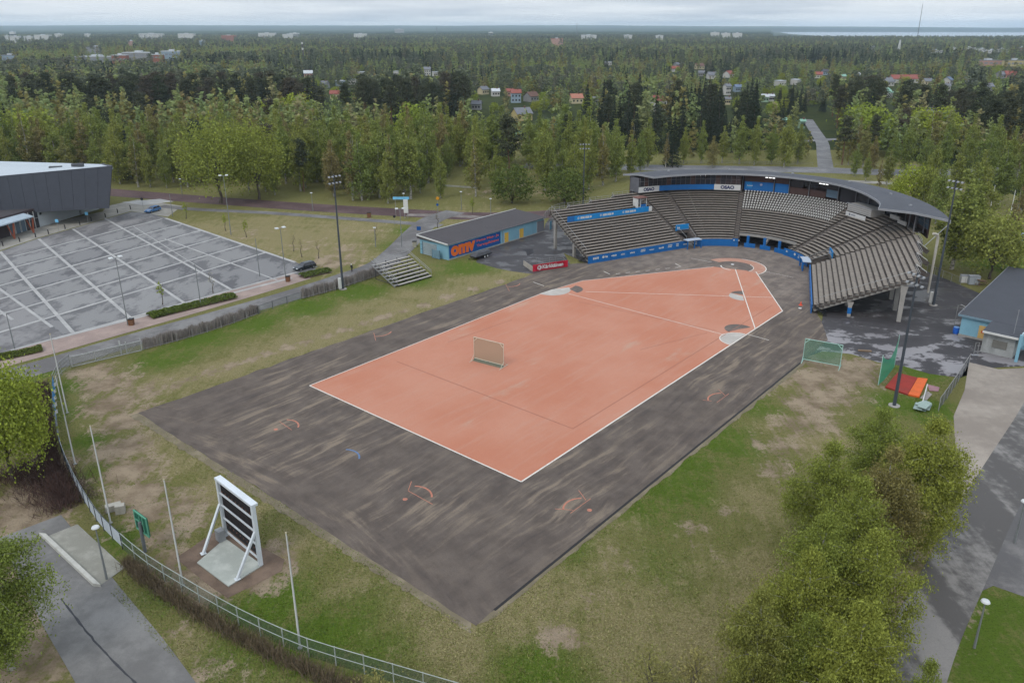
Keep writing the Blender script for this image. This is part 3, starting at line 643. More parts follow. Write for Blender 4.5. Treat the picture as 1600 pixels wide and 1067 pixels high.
def m_glass(name, col, rough=.08):
    if name in MATS: return MATS[name]
    m, nt, b = newmat(name); b.inputs['Base Color'].default_value = col; b.inputs['Roughness'].default_value = rough
    b.inputs['Specular IOR Level'].default_value = 0.6; MATS[name] = m; return m
GLASS = m_glass('dark_glass', C(52, 52, 58)); GLASSB = m_glass('blue_glass', C(96, 116, 132), .15)
def m_emit(name, col, s):
    m, nt, b = newmat(name); b.inputs['Base Color'].default_value = col
    b.inputs['Emission Color'].default_value = col; b.inputs['Emission Strength'].default_value = s; return m
LAMP_ON = m_emit('lit_tube', (1, 1, 1, 1), 1.6)

stand = thing('grandstand', 'curved wooden-benched grandstand with dark roof around the home plate', 'grandstand', FU(0, 16))
NROW = 21; PITCH_R, RISE = 0.90, 0.395
def row_off(k): return 0.3 + PITCH_R * k
def row_z(k): return 1.73 + RISE * k            # bench top
STEP_A = {18: .80, 19: .55, 20: .28}
def row_range(k): e = STEP_A.get(k, 1.0); return -e, 1 + e
def alist(a0, a1):
    pts = [a0] + [x for x in (0.0, 1.0) if a0 < x < a1] + [a1]; out = []
    for i in range(len(pts) - 1):
        p, q = pts[i], pts[i + 1]
        n = max(1, int((q - p) / 0.024)) if p >= 0 and q <= 1 else max(1, int((q - p) * 4))
        out += [p + (q - p) * j / n for j in range(n)]
    return out + [pts[-1]]
def sweep(mb, a0, a1, prof):
    al = alist(a0, a1); n = len(prof); V = []; F_ = []
    for i, a in enumerate(al):
        for (o, z) in prof: V.append(tuple(CU(a, o, z)))
        if i:
            for j in range(n):
                F_.append(((i - 1) * n + j, (i - 1) * n + (j + 1) % n, i * n + (j + 1) % n, i * n + j))
    F_.append(tuple(range(n - 1, -1, -1))); e = (len(al) - 1) * n; F_.append(tuple(e + j for j in range(n)))
    return mb.add(V, F_)
def rect(o0, z0, o1, z1): return [(o0, z0), (o1, z0), (o1, z1), (o0, z1)]
def minus(rng, cuts):
    segs = [rng]
    for (c0, c1) in cuts:
        nxt = []
        for (s0, s1) in segs:
            if c1 <= s0 or c0 >= s1: nxt.append((s0, s1)); continue
            if c0 > s0: nxt.append((s0, c0))
            if c1 < s1: nxt.append((c1, s1))
        segs = nxt
    return [s for s in segs if s[1] - s[0] > 0.012]
AISLES = [158.2, 145, 113, 61.5, 40, 22.0]
DUG = (ang2a(66), ang2a(111)); ENT_L = (ang2a(147.5), ang2a(156.5)); ENT_R = (ang2a(23.5), ang2a(33))
for k in range(NROW):
    cuts = []
    if k < 3: cuts.append(DUG)
    if k < 4: cuts += [ENT_L, ENT_R]
    for s0, s1 in minus(row_range(k), cuts):
        z = row_z(k) - .38; o = row_off(k) - .16
        sweep(MB(), s0, s1, rect(o, z - .46, o + PITCH_R, z)).build('terrace_step', STEPM, stand)
    bc = list(cuts)
    for d in AISLES:
        w = math.degrees(.55 / (R0 + row_off(k))); bc.append((ang2a(d - w), ang2a(d + w)))
    if 13 <= k <= 20: bc.append((ang2a(67), ang2a(112)))
    for s0, s1 in minus(row_range(k), bc):
        # long runs are laid in lengths of a few planks
        L_ = (s1 - s0) * (WLEN if (s0 < -.01 or s1 > 1.01) else (R0 + row_off(k)) * 2.4)
        o = row_off(k)
        cutsA = [s0] + [x for x in (0.0, 1.0) if s0 + .08 < x < s1 - .08] + [s1]
        for i in range(len(cutsA) - 1):
            p, q = cutsA[i], cutsA[i + 1]; n = 2 if (q - p) > .6 else 1
            for j in range(n):
                b0 = p + (q - p) * j / n + .0012; b1 = p + (q - p) * (j + 1) / n - .0012
                dz = RNG.uniform(-.012, .012)
                sweep(MB(), b0, b1, rect(o - .06, row_z(k) - .08 + dz, o + .68, row_z(k) + dz)).build('bench', BENCHM, stand)
# aisle half steps
for d in AISLES:
    for k in range(0, NROW - 1):
        if k < 5 and (142 < d < 146 or 156 < d < 159 or d < 24) : pass
        if k < 3 and 66 < d < 111: continue
        a = ang2a(d); 
        if a > 1 or a < 0: continue
        hw = .42 / (R0 + row_off(k)) / (PI - 2 * WANG)
        sweep(MB(), max(a - hw, 0.001), min(a + hw, .999), rect(row_off(k) + .30, row_z(k) - .38, row_off(k) + .70, row_z(k) - .38 + RISE * .5)).build('aisle_step', mat('aisle_concrete', C(112, 104, 98), var=.15), stand)
# white plastic seats
def seat_mesh():
    mb = MB(); w = .17
    mb.hexa([(-w, -.20, .36), (w, -.20, .36), (w, .16, .33), (-w, .16, .33), (-w, -.20, .41), (w, -.20, .41), (w, .16, .38), (-w, .16, .38)])
    mb.hexa([(-w, .15, .34), (w, .15, .34), (w, .20, .34), (-w, .20, .34), (-w, .22, .60), (w, .22, .60), (w, .27, .60), (-w, .27, .60)])
    mb.box(-.05, -.02, 0, .05, .06, .36)
    return mb.mesh('seat', mat('seat_plastic', C(196, 194, 188), rough=.45, var=.05))
SEATM = seat_mesh(); OFFS = stand.location
for k in range(13, 21):
    ncol = 37; d0, d1 = 111.4, 68.2 + (20 - k) * -.1
    for i in range(ncol):
        d = d0 + (d1 - d0) * i / (ncol - 1); a = ang2a(d); p = CU(a, row_off(k) + .16, row_z(k) - .38)
        q = CU(a, row_off(k) + 1.16, 0); out = q - p
        obj('seat', SEATM, stand, loc=p - OFFS, rz=math.atan2(out.y, out.x) - PI / 2)
# front wall with its advertising
def wall_seg(a0, a1, h, name='front_wall', off=0.0, t=.18, z0=0.0, m=BLUE):
    return sweep(MB(), a0, a1, rect(off - t, z0, off, z0 + h)).build(name, m, stand)
wl = wall_seg(ENT_L[1] + .005, 2.0, 1.65); wl2 = wall_seg(ang2a(111), ENT_L[0] - .005, 1.62)
wr = wall_seg(ENT_R[1] + .005, ang2a(70), 1.6); wr2 = wall_seg(-1.0, ENT_R[0] - .02, 1.65)
lower = wall_seg(ang2a(97), ang2a(106), 1.0, 'dugout_wall', .35); wall_seg(ang2a(84), ang2a(93), 1.0, 'dugout_wall', .35); wall_seg(ang2a(71), ang2a(80), 1.0, 'dugout_wall', .35)
top = sweep(MB(), DUG[0], DUG[1], rect(2.2, 2.15, 2.45, 2.72)).build('dugout_beam', CONCR, stand)
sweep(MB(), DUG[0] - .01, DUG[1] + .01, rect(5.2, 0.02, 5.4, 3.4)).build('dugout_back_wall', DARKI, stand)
for d in (103.5, 90, 77):
    a = ang2a(d); p = CU(a, .7); MB().disc((p.x, p.y), .34, 0.02, 2.6, 14).build('dugout_pillar', BLUE, stand)
for d in (66.2, 110.8): 
    a = ang2a(d); mb = MB(); A = CU(a, .1); B = CU(a, 5.2); mb.bar((A.x, A.y, 1.1), (B.x, B.y, 1.4), .15, 2.1); mb.build('dugout_side_wall', STEPM, stand)
# advert marks: small white prints along the blue wall
def panel_frame(a, off, z, hand=1):
    """plane on the wall facing the field: origin, right (as seen from the field), up, out"""
    p = CU(a, off, z); n = CU(a, off + 1, z) - p; n.normalize(); out = -n; right = out.cross(Vector((0, 0, 1))) * -1
    return p, right, Vector((0, 0, 1)), out
def advert(parent, a, z, w, h, style, off=-.19, m=SIGNW, seed=0):
    p, r, u, o = panel_frame(a, off, z); mb = MB(); rr = random.Random(seed); p = p + o * .006
    def quad(x0, y0, x1, y1): mb.add([p + r * x0 + u * y0, p + r * x1 + u * y0, p + r * x1 + u * y1, p + r * x0 + u * y1], [(0, 1, 2, 3)])
    def circ(x, y, rad_): mb.add([p + r * (x + rad_ * math.cos(t * PI / 6)) + u * (y + rad_ * math.sin(t * PI / 6)) for t in range(12)], [tuple(range(12))])
    x = 0
    if style == 'emblem': circ(h * .6, h / 2, h * .6); x = h * 1.5
    if style == 'two':
        for y0 in (0, h * .6):
            xx = w * rr.uniform(0, .15)
            while xx < w: d = rr.uniform(.10, .16); quad(xx, y0, xx + d * .8, y0 + h * .4); xx += d
    else:
        while x < w:
            d = rr.uniform(.13, .24) * (h / .34); lo = 0 if rr.random() < .8 else h * .15
            quad(x, lo, x + d * .78, h * rr.uniform(.75, 1.0)); x += d
    mb.build('advert_print', m, parent)
aw = [(1.955, 1.5, .55, 'plain'), (1.865, 1.3, .5, 'emblem'), (1.775, 1.3, .42, 'plain'), (1.68, 1.1, .32, 'two'), (1.585, 1.3, .35, 'plain'), (1.48, 1.3, .55, 'two'), (1.385, 1.3, .26, 'plain'), (1.285, 1.3, .42, 'plain'), (1.19, 1.2, .62, 'two'), (1.10, .7, .62, 'two'), (1.02, 1.3, .28, 'plain'), (.985, 1.6, .52, 'two'), (.955, 1.2, .25, 'plain')]
for i, (a, w, h, st) in enumerate(aw): advert(wl, a, .85 - h * .1, w, h, st, seed=i)
advert(wl2, .93, .55, 1.0, .7, 'two', seed=31)
bx = wall_seg(ang2a(111), ang2a(116), .75, 'wall_panel', -.2, .08, 1.2); advert(bx, ang2a(115), 1.4, 1.3, .32, 'emblem', -.29, seed=33)
advert(wr, ang2a(67.5), .9, 1.3, .34, 'emblem', seed=34); advert(wr, ang2a(58), .8, .3, .5, 'emblem', seed=35)
p_, r_, u_, o_ = panel_frame(ang2a(54), -.21, .6)
advert(wr, ang2a(53), .62, 3.0, .72, 'two', seed=36)
for i in range(9): advert(wr2, -.06 - .1 * i, .8, 1.3, .4, ['plain', 'two', 'emblem'][i % 3], seed=50 + i)
# entrances with blue canopies
for (e0, e1, s) in ((ENT_L[0], ENT_L[1], 1), (ENT_R[0], ENT_R[1], -1)):
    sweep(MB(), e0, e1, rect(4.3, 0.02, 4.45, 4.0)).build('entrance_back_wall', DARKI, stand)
    for a in (e0, e1):
        mb = MB(); A = CU(a, 0); B = CU(a, 4.3); mb.bar((A.x, A.y, .9), (B.x, B.y, 1.7), .14, 1.9); mb.build('entrance_side_wall', STEPM, stand)
        mb = MB(); A = CU(a, .2, 2.6); B = CU(a, 4.3, 4.4); mb.tube([A, B], .04, 6); mb.tube([CU(a, .2, 1.6), A], .04, 6); mb.tube([CU(a, 4.3, 3.4), B], .04, 6); mb.build('handrail', RAIL, stand)
    cn = sweep(MB(), e0 - .005, e1 + .005, rect(4.0, 3.1, 4.15, 4.5)).build('entrance_sign', BLUE2, stand)
    advert(cn, (e0 + e1) / 2 + .03, 3.55, 1.6, .45, 'plain', 3.99, seed=60)
    mb = sweep(MB(), e0 - .02, e1 + .03, rect(-1.6, 1.95, .1, 2.08)); mb.build('entrance_canopy', mat('canopy_edge', C(170, 180, 192), var=.05), stand)
    for a in (e0 - .018, (e0 + e1) / 2, e1 + .028):
        p = CU(a, -1.45); MB().cbox((p.x, p.y, 1.0), (.22, .22, 1.95), .4).build('canopy_post', BLUE, stand)
# back railing following the stepped rear edge, end rakers, columns
for sgn in (0, 1):
    edges = [(1.0, 17), (.80, 18), (.55, 19), (.28, 20)]
    for i, (e, k) in enumerate(edges):
        e2 = edges[i + 1][0] if i < 3 else 0.05
        A = (lambda e_: -e_ if sgn == 0 else 1 + e_)
        o = row_off(k) + .7; z = row_z(k) - .3
        mb = MB(); n = 4
        for h in (1.05, .55): mb.tube([CU(A(e), o, z + h), CU(A(e2), o, z + h)], .035, 5)
        for j in range(n + 1):
            a = A(e) + (A(e2) - A(e)) * j / n; mb.tube([CU(a, o, z - .2), CU(a, o, z + 1.05)], .03, 5)
        if i < 3: mb.tube([CU(A(e2), o, z + 1.05), CU(A(e2), o + .90, z + RISE + 1.05)], .035, 5)
        mb.build('back_railing', RAIL, stand)
        a0, a1 = sorted((A(e), A(e2)))
        sweep(MB(), a0, a1, rect(o + .04, z - .9, o + .14, z + .35)).build('back_board', STEPM if i % 2 else BROWNW, stand)
        if i < 3:   # short stair and rail at each set-back
            mb = MB(); mb.bar(CU(A(e2), o + .1, z + .2), CU(A(e2) , o + 2.2, z - 1.0), .12, .8); mb.build('set_back_cheek', STEPM, stand)
            mb = MB(); mb.tube([CU(A(e2), o + .1, z + 1.0), CU(A(e2), o + 1.9, z - .2)], .05, 6); mb.tube([CU(A(e2), o + 1.9, z - 1.4), CU(A(e2), o + 1.9, z - .2)], .05, 6); mb.build('stair_rail', WHITEP, stand)
    A0 = -1.0 if sgn == 0 else 2.0; inn = .012 if sgn == 0 else -.012
    mb = MB(); mb.bar(CU(A0 + inn, .2, .75), CU(A0 + inn, 16.0, 7.8), .4, .8); mb.build('raker_beam', CONCR, stand)
    mb = MB(); mb.tube([CU(A0 + inn, 1.0, 3.0), CU(A0 + inn, 16.0, 9.7)], .04, 6)
    for j in range(8): o = 1 + 15 * j / 7; mb.tube([CU(A0 + inn, o, 1.6 + 6.7 * j / 7), CU(A0 + inn, o, 3.0 + 6.7 * j / 7)], .03, 5)
    mb.build('end_handrail', RAIL, stand)
    # steel steps at the open end
    mb = MB()
    for j in range(5):
        c = CU(A0 + (-.018 if sgn == 0 else .018), .8 + .35 * j, 1.25 - .25 * j); mb.cbox(c, (1.0, .32, .06), math.atan2(AX.y, AX.x))
    mb.bar(CU(A0 - inn, .4, 1.5), CU(A0 - inn, 2.4, .2), .06, .25); mb.bar(CU(A0 - inn * 3, .4, 2.4), CU(A0 - inn * 3, 2.4, 1.1), .05); mb.bar(CU(A0 - inn * 3, 2.4, 0.02), CU(A0 - inn * 3, 2.4, 1.1), .05)
    mb.build('end_steps', BLACKM, stand)
def column(a, off, h, w0, w1, two=False):
    p = CU(a, off); q = CU(a, off + 1) - p; rz = math.atan2(q.y, q.x)
    def ring(z, w, d): 
        co, si = math.cos(rz), math.sin(rz)
        return [(p.x + x * co - y * si, p.y + x * si + y * co, z) for x, y in ((-d, -w), (d, -w), (d, w), (-d, w))]
    mb = MB(); r0 = ring(0.02, .24, w0); r1 = ring(h * .74, .24, w0 * 1.15); r2 = ring(h, .24, w1)
    mb.hexa(r0 + r1); mb.hexa(r1 + r2)
    c = mb.build('column', CONCR, stand)
    if two:
        MB().hexa(ring(.6, .255, w0 * 1.06) + ring(h * .62, .255, w0 * 1.16)).build('blue_collar', BLUE, c)
for a in [-.985, -.76, -.52, -.28, -.02, .17, .33, .5, .67, .83, 1.02, 1.28, 1.52, 1.76, 1.985]:
    column(a, 6.2, 2.75, .30, .55, abs(a + .985) < .01); column(a, 14.3, 6.5, .34, .62)
    if 0 < a < 1: column(a, 20.5, 9.6, .3, .4)
    mb = MB(); mb.bar(CU(a, .6, .85), CU(a, 16.4 if not (0 < a < 1) else 19, 7.9 if not (0 < a < 1) else 9.05), .35, .6)
    if abs(a) < .95 or (1 < a < 1.95): mb.build('raker_beam', CONCR, stand)
# tall pale gutter post hanging off the right rear corner
q = G(1449, 462); tq = (CU(-.45, 18) - q); tq.z = 0; tq.normalize()
MB().tube([(q.x, q.y, .6), (q.x, q.y, 11.2), (q.x + tq.x * .3, q.y + tq.y * .3, 12.0), (q.x + tq.x * 1.4, q.y + tq.y * 1.4, 12.3)], [.2, .26, .26, .24], 8).build('vent_duct', mat('pale_duct', C(188, 182, 170)), stand)

# roof: a bowed ring whose ends are cut straight across
def roof_curve(t, rear):
    F0 = [(-27.8, 12.6), (-25.2, 18.0), (-20.0, 25.0), (-12.6, 30.2), (-5, 32.7), (2.2, 33.0), (9.5, 31.3), (15.5, 27.6), (20.4, 22.2), (23.4, 17.4), (24.5, 12.7)]
    B0 = [(-36.6, 12.6), (-33.5, 20.5), (-27.5, 28.6), (-18.5, 35.4), (-8.0, 39.2), (3.0, 40.0), (13.5, 37.8), (22.5, 32.6), (30.0, 25.5), (35.0, 18.2), (38.2, 11.6)]
    S = B0 if rear else F0; pts = smooth_path([(p[0], p[1], 0) for p in S], 5); x = t * (len(pts) - 1); i = min(int(x), len(pts) - 2); f = x - i
    return pts[i].lerp(pts[i + 1], f)
NRF = 50
def roof_z(t): return 14.0 + (0.12 * math.sin(PI * t)) - 0.35 * max(0, t - .6) / .4
VT = []; FT = []; 
mbr = MB(); mbf = MB(); 
for i in range(NRF + 1):
    t = i / NRF; f = roof_curve(t, 0); b = roof_curve(t, 1); z = roof_z(t)
    fp = FU(f.x, f.y, z); bp = FU(b.x, b.y, z - .25); mid = (fp + bp) / 2; mid.z += .35
    VT.append([fp, mid, bp, bp - Vector((0, 0, .3)), mid - Vector((0, 0, .3)), fp - Vector((0, 0, .3))])
V = [tuple(p) for r in VT for p in r]; F_ = []
for i in range(NRF):
    for j in range(6): F_.append((i * 6 + j, i * 6 + (j + 1) % 6, (i + 1) * 6 + (j + 1) % 6, (i + 1) * 6 + j))
F_.append((5, 4, 3, 2, 1, 0)); e = NRF * 6; F_.append(tuple(e + j for j in range(6)))
roof = mbr.add(V, F_).build('roof', ROOFM, stand)
# pale metal edge round front and ends
mb = MB(); ring = [VT[0][2], VT[0][1]] + [r[0] for r in VT] + [VT[-1][1], VT[-1][2]]
for i in range(len(ring) - 1):
    a, b = ring[i], ring[i + 1]; mb.bar(a + Vector((0, 0, -.14)), b + Vector((0, 0, -.14)), .12, .42)
mb.build('edge_trim', FASC, roof)
mb = MB()
for i in (6, 14, 22, 30, 38, 45):
    c = VT[i][1]; mb = MB(); mb.cbox((c.x, c.y, c.z + .12), (.5, .5, .3), .5); mb.build('roof_vent', FASC, roof)
# rear wall, cladding, windows below the roof
def clad(d0, d1, off, z0, z1, name, m, t=.15): return sweep(MB(), ang2a(max(d1, 18)), ang2a(d0), rect(off, z0, off + t, z1)).build(name, m, stand)
RB = 18.9
clad(160, 26, RB + 2.6, 8.2, 13.5, 'rear_wall', BROWNW, .25)
sweep(MB(), ang2a(28), ang2a(160), rect(RB - .1, 8.9, RB + 2.6, 9.2)).build('rear_walkway', STEPM, stand)
def flat_panel(d0, d1, off, z0, z1, name, m, t=.10, parent=None):
    mb = MB(); A = CU(ang2a(d0), off); B = CU(ang2a(d1), off); n = (CU(ang2a((d0 + d1) / 2), off + 1) - CU(ang2a((d0 + d1) / 2), off)).normalized() * t
    mb.hexa([(A.x, A.y, z0), (B.x, B.y, z0), (B.x + n.x, B.y + n.y, z0), (A.x + n.x, A.y + n.y, z0), (A.x, A.y, z1), (B.x, B.y, z1), (B.x + n.x, B.y + n.y, z1), (A.x + n.x, A.y + n.y, z1)])
    return mb.build(name, m, parent if parent else stand), A, B, n
# glazed boxes behind the name boards (left part of the curve)
for d0, d1 in ((160.5, 149.0), (124.6, 113.6)):
    po, A, B, n = flat_panel(d0, d1, RB - 1.0, 9.75, 11.15, 'name_board', SIGNW)
    r = (B - A).normalized(); W = (B - A).length; out = -n.normalized() * .008
    mb = MB(); lettering(mb, 'OSAO', (A.x, A.y, 10.0), r, (0, 0, 1), .92, W * .52, out + r * (W * .24), bold=.055); mb.build('lettering', NAVY, po)
flat = [149 - i * (149 - 124.6) / 4 for i in range(5)]
for i in range(4): flat_panel(flat[i], flat[i + 1], RB - .95, 9.8, 11.1, 'blue_parapet', BLUE)
nb = 22
for i in range(nb):
    d0 = 160.5 - (160.5 - 113.6) * i / nb; d1 = 160.5 - (160.5 - 113.6) * (i + 1) / nb
    po, A, B, n = flat_panel(d0 - .12, d1 + .12, RB - .7, 11.1, 13.35, 'window', GLASS if i % 5 not in (2,) else m_glass('brown_glass', C(86, 66, 62)), .06)
    mb = MB(); mb.bar((A.x, A.y, 11.1), (A.x, A.y, 13.4), .10); mb.build('window_post', mat('grey_frame', C(110, 110, 114)), po)
mb = sweep(MB(), ang2a(113.6), ang2a(160.5), rect(RB - .75, 12.35, RB - .68, 12.43)); mb.build('window_rail', MATS['grey_frame'], stand)
mb = MB(); A = CU(ang2a(160.5), RB - 1); B = CU(ang2a(160.5), RB + 2.4); mb.bar((A.x, A.y, 11.6), (B.x, B.y, 11.6), .15, 3.6); mb.build('box_end_wall', mat('grey_wall', C(104, 104, 110)), stand)
# middle: blue panels under brown cladding, then dark boxes
for d0, d1, z0, z1, nm, m in [(112.2, 100.8, 9.7, 11.9, 'blue_panel', BLUE), (100.2, 94.6, 9.7, 11.9, 'blue_panel', BLUE), (112.2, 101, 11.95, 13.4, 'brown_panel', BROWNW), (100.2, 95, 11.95, 13.4, 'brown_panel', BROWNW),
                              (94.2, 86.5, 9.7, 11.4, 'brown_panel', BROWNW), (94.2, 89, 11.5, 13.3, 'window', GLASS), (88.6, 83, 12.0, 13.3, 'window', GLASS), (86.2, 79.6, 9.8, 11.4, 'brown_panel', BROWNW),
                              (79.4, 74.2, 10.2, 12.0, 'window', GLASSB), (82.6, 74.4, 12.1, 13.4, 'window', GLASS), (73.6, 66.2, 9.8, 13.2, 'window', GLASS), (66, 60, 9.8, 13.0, 'window', GLASS), (59.6, 52, 9.8, 13.0, 'window', GLASS), (51.5, 44, 9.8, 12.9, 'window', GLASS)]:
    flat_panel(d0, d1, RB + .6, z0, z1, nm, m)
bp, A, B, n = flat_panel(111.6, 106.5, RB + .5, 10.3, 11.7, 'blue_sign', BLUE2)
r = (B - A).normalized(); mb = MB(); c = A + r * .2
for j in range(11): 
    x = c + r * (.12 + .19 * j); h = .22 if j % 3 else .3
    mb.add([(q.x, q.y, zz) for q, zz in ((x - n.normalized() * .01, 10.75), (x + r * .13 - n.normalized() * .01, 10.75), (x + r * .13 - n.normalized() * .01, 10.75 + h), (x - n.normalized() * .01, 10.75 + h))], [(0, 1, 2, 3)])
mb.build('sign_print', SIGNW, bp)
mb = MB(); q = CU(ang2a(105.6), RB + .55); mb.tube([(q.x, q.y, 11.3), tuple(CU(ang2a(105.6), RB + .2, 11.3))], .3, 12); mb.build('round_badge', mat('badge', C(150, 160, 190)), bp)
for d in (100.5, 94.4, 86.3, 74, 66, 59.8, 51.7, 113.0):
    p = CU(ang2a(d), RB + .2); MB().cbox((p.x, p.y, 11.6), (.16, .16, 3.8), .4).build('roof_post', MATS['grey_frame'], stand)
for d in (132, 104, 82, 55):
    for j in range(3):
        dd = d - 1.4 * j; A = CU(ang2a(dd), RB - .4, 13.3 - (.25 if d < 60 else 0)); B = CU(ang2a(dd - 1.0), RB - .4, 13.3 - (.25 if d < 60 else 0)); MB().bar(A, B, .12, .16).build('strip_light', LAMP_ON, stand)
# commentary cabin on the right of the curve, with its board
def block(d0, d1, o0, o1, z0, z1, name, m, parent=None):
    return sweep(MB(), ang2a(d1), ang2a(d0), rect(o0, z0, o1, z1)).build(name, m, parent or stand)
PALE = mat('cabin_grey', C(176, 174, 170), var=.06)
cb = block(64.5, 51, RB - 3.0, RB + .4, 9.0, 10.6, 'commentary_cabin', PALE)
block(65, 50.5, RB - 3.1, RB - 2.9, 10.62, 10.78, 'cabin_cap', FASC, cb)
for z in (9.3, 9.75, 10.2): block(64.2, 51.3, RB - 3.05, RB - 3.01, z, z + .05, 'cabin_groove', mat('groove', C(120, 118, 116)), cb)
po, A, B, n = flat_panel(64, 52.5, RB - 3.6, 8.0, 8.95, 'white_board', SIGNW)
r = (B - A).normalized(); mb = MB(); q = A + r * 1.0 - n.normalized() * .01
mb.add([(q.x + r.x * (.25 + .25 * math.cos(t * PI / 6)), q.y + r.y * (.25 + .25 * math.cos(t * PI / 6)), 8.48 + .25 * math.sin(t * PI / 6)) for t in range(12)], [tuple(range(12))])
for j in range(5): x = q + r * (.75 + .28 * j); mb.add([(x.x, x.y, 8.35), (x.x + r.x * .2, x.y + r.y * .2, 8.35), (x.x + r.x * .2, x.y + r.y * .2, 8.65), (x.x, x.y, 8.65)], [(0, 1, 2, 3)])
mb.build('board_print', mat('print_grey', C(110, 114, 124)), po)
# right end under the roof: frames and posts
for d, o in ((33, 20.6), (27, 20.8), (24, 18.6), (30, 18.4), (38, 19.5)):
    p = CU(ang2a(d) if d > 21.4 else -.05, o); MB().cbox((p.x, p.y, 11.4), (.2, .2, 4.6), .2).build('roof_post', MATS['grey_frame'], stand)
for z in (10.4, 11.4, 12.4):
    MB().bar(CU(ang2a(33), 20.6, z), CU(ang2a(24), 20.9, z), .1).build('frame_rail', MATS['grey_frame'], stand)
MB().bar(CU(ang2a(33), 20.8, 11.4), CU(ang2a(24), 21.1, 11.4), .04, 2.2).build('wind_glass', GLASSB, stand)
for d, o in ((36, 17.5), (44, 18.0)):
    MB().bar(CU(ang2a(d), o, 10.2), CU(ang2a(d - 5), o + .6, 10.2), .3, .8).build('folding_panel', PALE, stand)
for (d0, d1, z0, z1, m) in ((46, 38, 9.6, 12.6, BROWNW), (37, 28, 9.4, 12.4, BROWNW)): flat_panel(d0, d1, RB + 2.2, z0, z1, 'brown_panel', m)
stp = VT[-1][2]; A = Vector((stp.x, stp.y, stp.z - .4)); Bq = CU(-.30, 19.4, 9.3); MB().tube([A, Bq], .07, 6).build('tie_rod', RAIL, stand)
# upper banner on the left wing and the small press hut beside it
mb = MB(); ko = row_off(13) - .45; zb = row_z(13) - .30
ban = sweep(MB(), 1.07, 1.93, rect(ko, zb, ko + .08, zb + 1.25)).build('advert_banner', BLUE2, stand)
sweep(MB(), 1.86, 1.931, rect(ko - .02, zb, ko - .004, zb + 1.25)).build('banner_end', BLUE, ban)
sweep(MB(), 1.035, 1.068, rect(ko - .03, zb + .05, ko + .08, zb + 1.2)).build('white_panel', SIGNW, stand)
for i, a in enumerate((1.83, 1.60, 1.36)):
    p, r, u, o = panel_frame(a, ko, zb + .38); p = p + o * .012; mb = MB(); h = .52
    ring = [(.28 + .26 * math.cos(t * PI / 3), .26 + .3 * math.sin(t * PI / 3)) for t in range(6)]; rin = [(.28 + .14 * math.cos(t * PI / 3), .26 + .16 * math.sin(t * PI / 3)) for t in range(6)]
    vs = [p + r * x + u * y for x, y in ring + rin]; mb.add(vs, [(t, (t + 1) % 6, 6 + (t + 1) % 6, 6 + t) for t in range(6)])
    rr = random.Random(i)
    for w0 in (.85, 2.15):
        x = w0
        for j in range(5):
            vs = [p + r * (x + dx) + u * dy for dx, dy in ((0, 0), (.2, 0), (.2, h * rr.uniform(.85, 1)), (0, h))]; mb.add(vs, [(0, 1, 2, 3)]); x += .225
    mb.add([p + r * (3.65 + .26 * math.cos(t * PI / 6)) + u * (.27 + .27 * math.sin(t * PI / 6)) for t in range(12)], [tuple(range(12))])
    mb.build('banner_print', SIGNW, ban)
hut = thing('press_hut', 'small white open hut with brown roof standing on the benches of the left wing', 'hut', CU(1.11, row_off(15), row_z(15) - .3))
hl = hut.location; hx = (CU(1.0, 14) - CU(1.3, 14)).normalized(); hy = (CU(1.11, 15) - CU(1.11, 14)).normalized()
def hp(x, y, z): return hl + hx * x + hy * y + Vector((0, 0, z))
def hbox(x0, y0, z0, x1, y1, z1, name, m):
    return MB().hexa([hp(x0, y0, z0), hp(x1, y0, z0), hp(x1, y1, z0), hp(x0, y1, z0), hp(x0, y0, z1), hp(x1, y0, z1), hp(x1, y1, z1), hp(x0, y1, z1)]).build(name, m, hut)
hbox(-1.3, -1, .02, 1.3, 1, .15, 'floor', WHITEP); hbox(-1.3, -1, .15, -1.2, 1, 2.3, 'side_wall', WHITEP); hbox(-1.2, .9, .15, 1.3, 1, 2.3, 'back_wall', mat('grey_wall2', C(130, 132, 136)))
for x in (-.55, 1.2): hbox(x, -1, .15, x + .1, -.9, 2.3, 'post', WHITEP)
hbox(-.45, -.98, .15, 1.2, -.92, .8, 'front_panel', BLUE); hbox(-1.45, -1.15, 2.3, 1.45, 1.15, 2.45, 'roof', mat('hut_roof', C(120, 84, 76)))

# ------------------------------------------------------------------ local frames
class Fr:
    def __init__(s, o, ex, root=None):
        s.o = Vector(o); ex = Vector(ex); ex.z = 0; s.x = ex.normalized(); s.y = Vector((-s.x.y, s.x.x, 0)); s.root = root
    def p(s, x, y, z): return s.o + s.x * x + s.y * y + Vector((0, 0, z))
    def box(s, x0, y0, z0, x1, y1, z1, name, m, parent=None, mb=None):
        q = [s.p(x0, y0, z0), s.p(x1, y0, z0), s.p(x1, y1, z0), s.p(x0, y1, z0), s.p(x0, y0, z1), s.p(x1, y0, z1), s.p(x1, y1, z1), s.p(x0, y1, z1)]
        if mb is not None: return mb.hexa(q)
        return MB().hexa(q).build(name, m, parent or s.root)
    def poly(s, pts, name, m, parent=None):
        return MB().add([s.p(*q) for q in pts], [tuple(range(len(pts)))]).build(name, m, parent or s.root)
SKYBL = mat('sky_blue_wall', C(132, 178, 196), rough=.7, var=.07, scale=.5, stain=(C(104, 142, 160), .35))
FELT = mat('dark_felt_roof', C(78, 74, 76), rough=.95, var=.08, scale=.3)
FELT2 = mat('grey_felt_roof', C(76, 78, 84), rough=.95, var=.08, scale=.3)
YELLOW = mat('yellow_door', C(222, 180, 76), var=.06); GREYD = mat('grey_door', C(122, 122, 128), var=.06)
ORANGEL = mat('orange_letters', C(232, 112, 40), var=.05); CORAL = mat('coral_letters', C(214, 96, 84), var=.05)

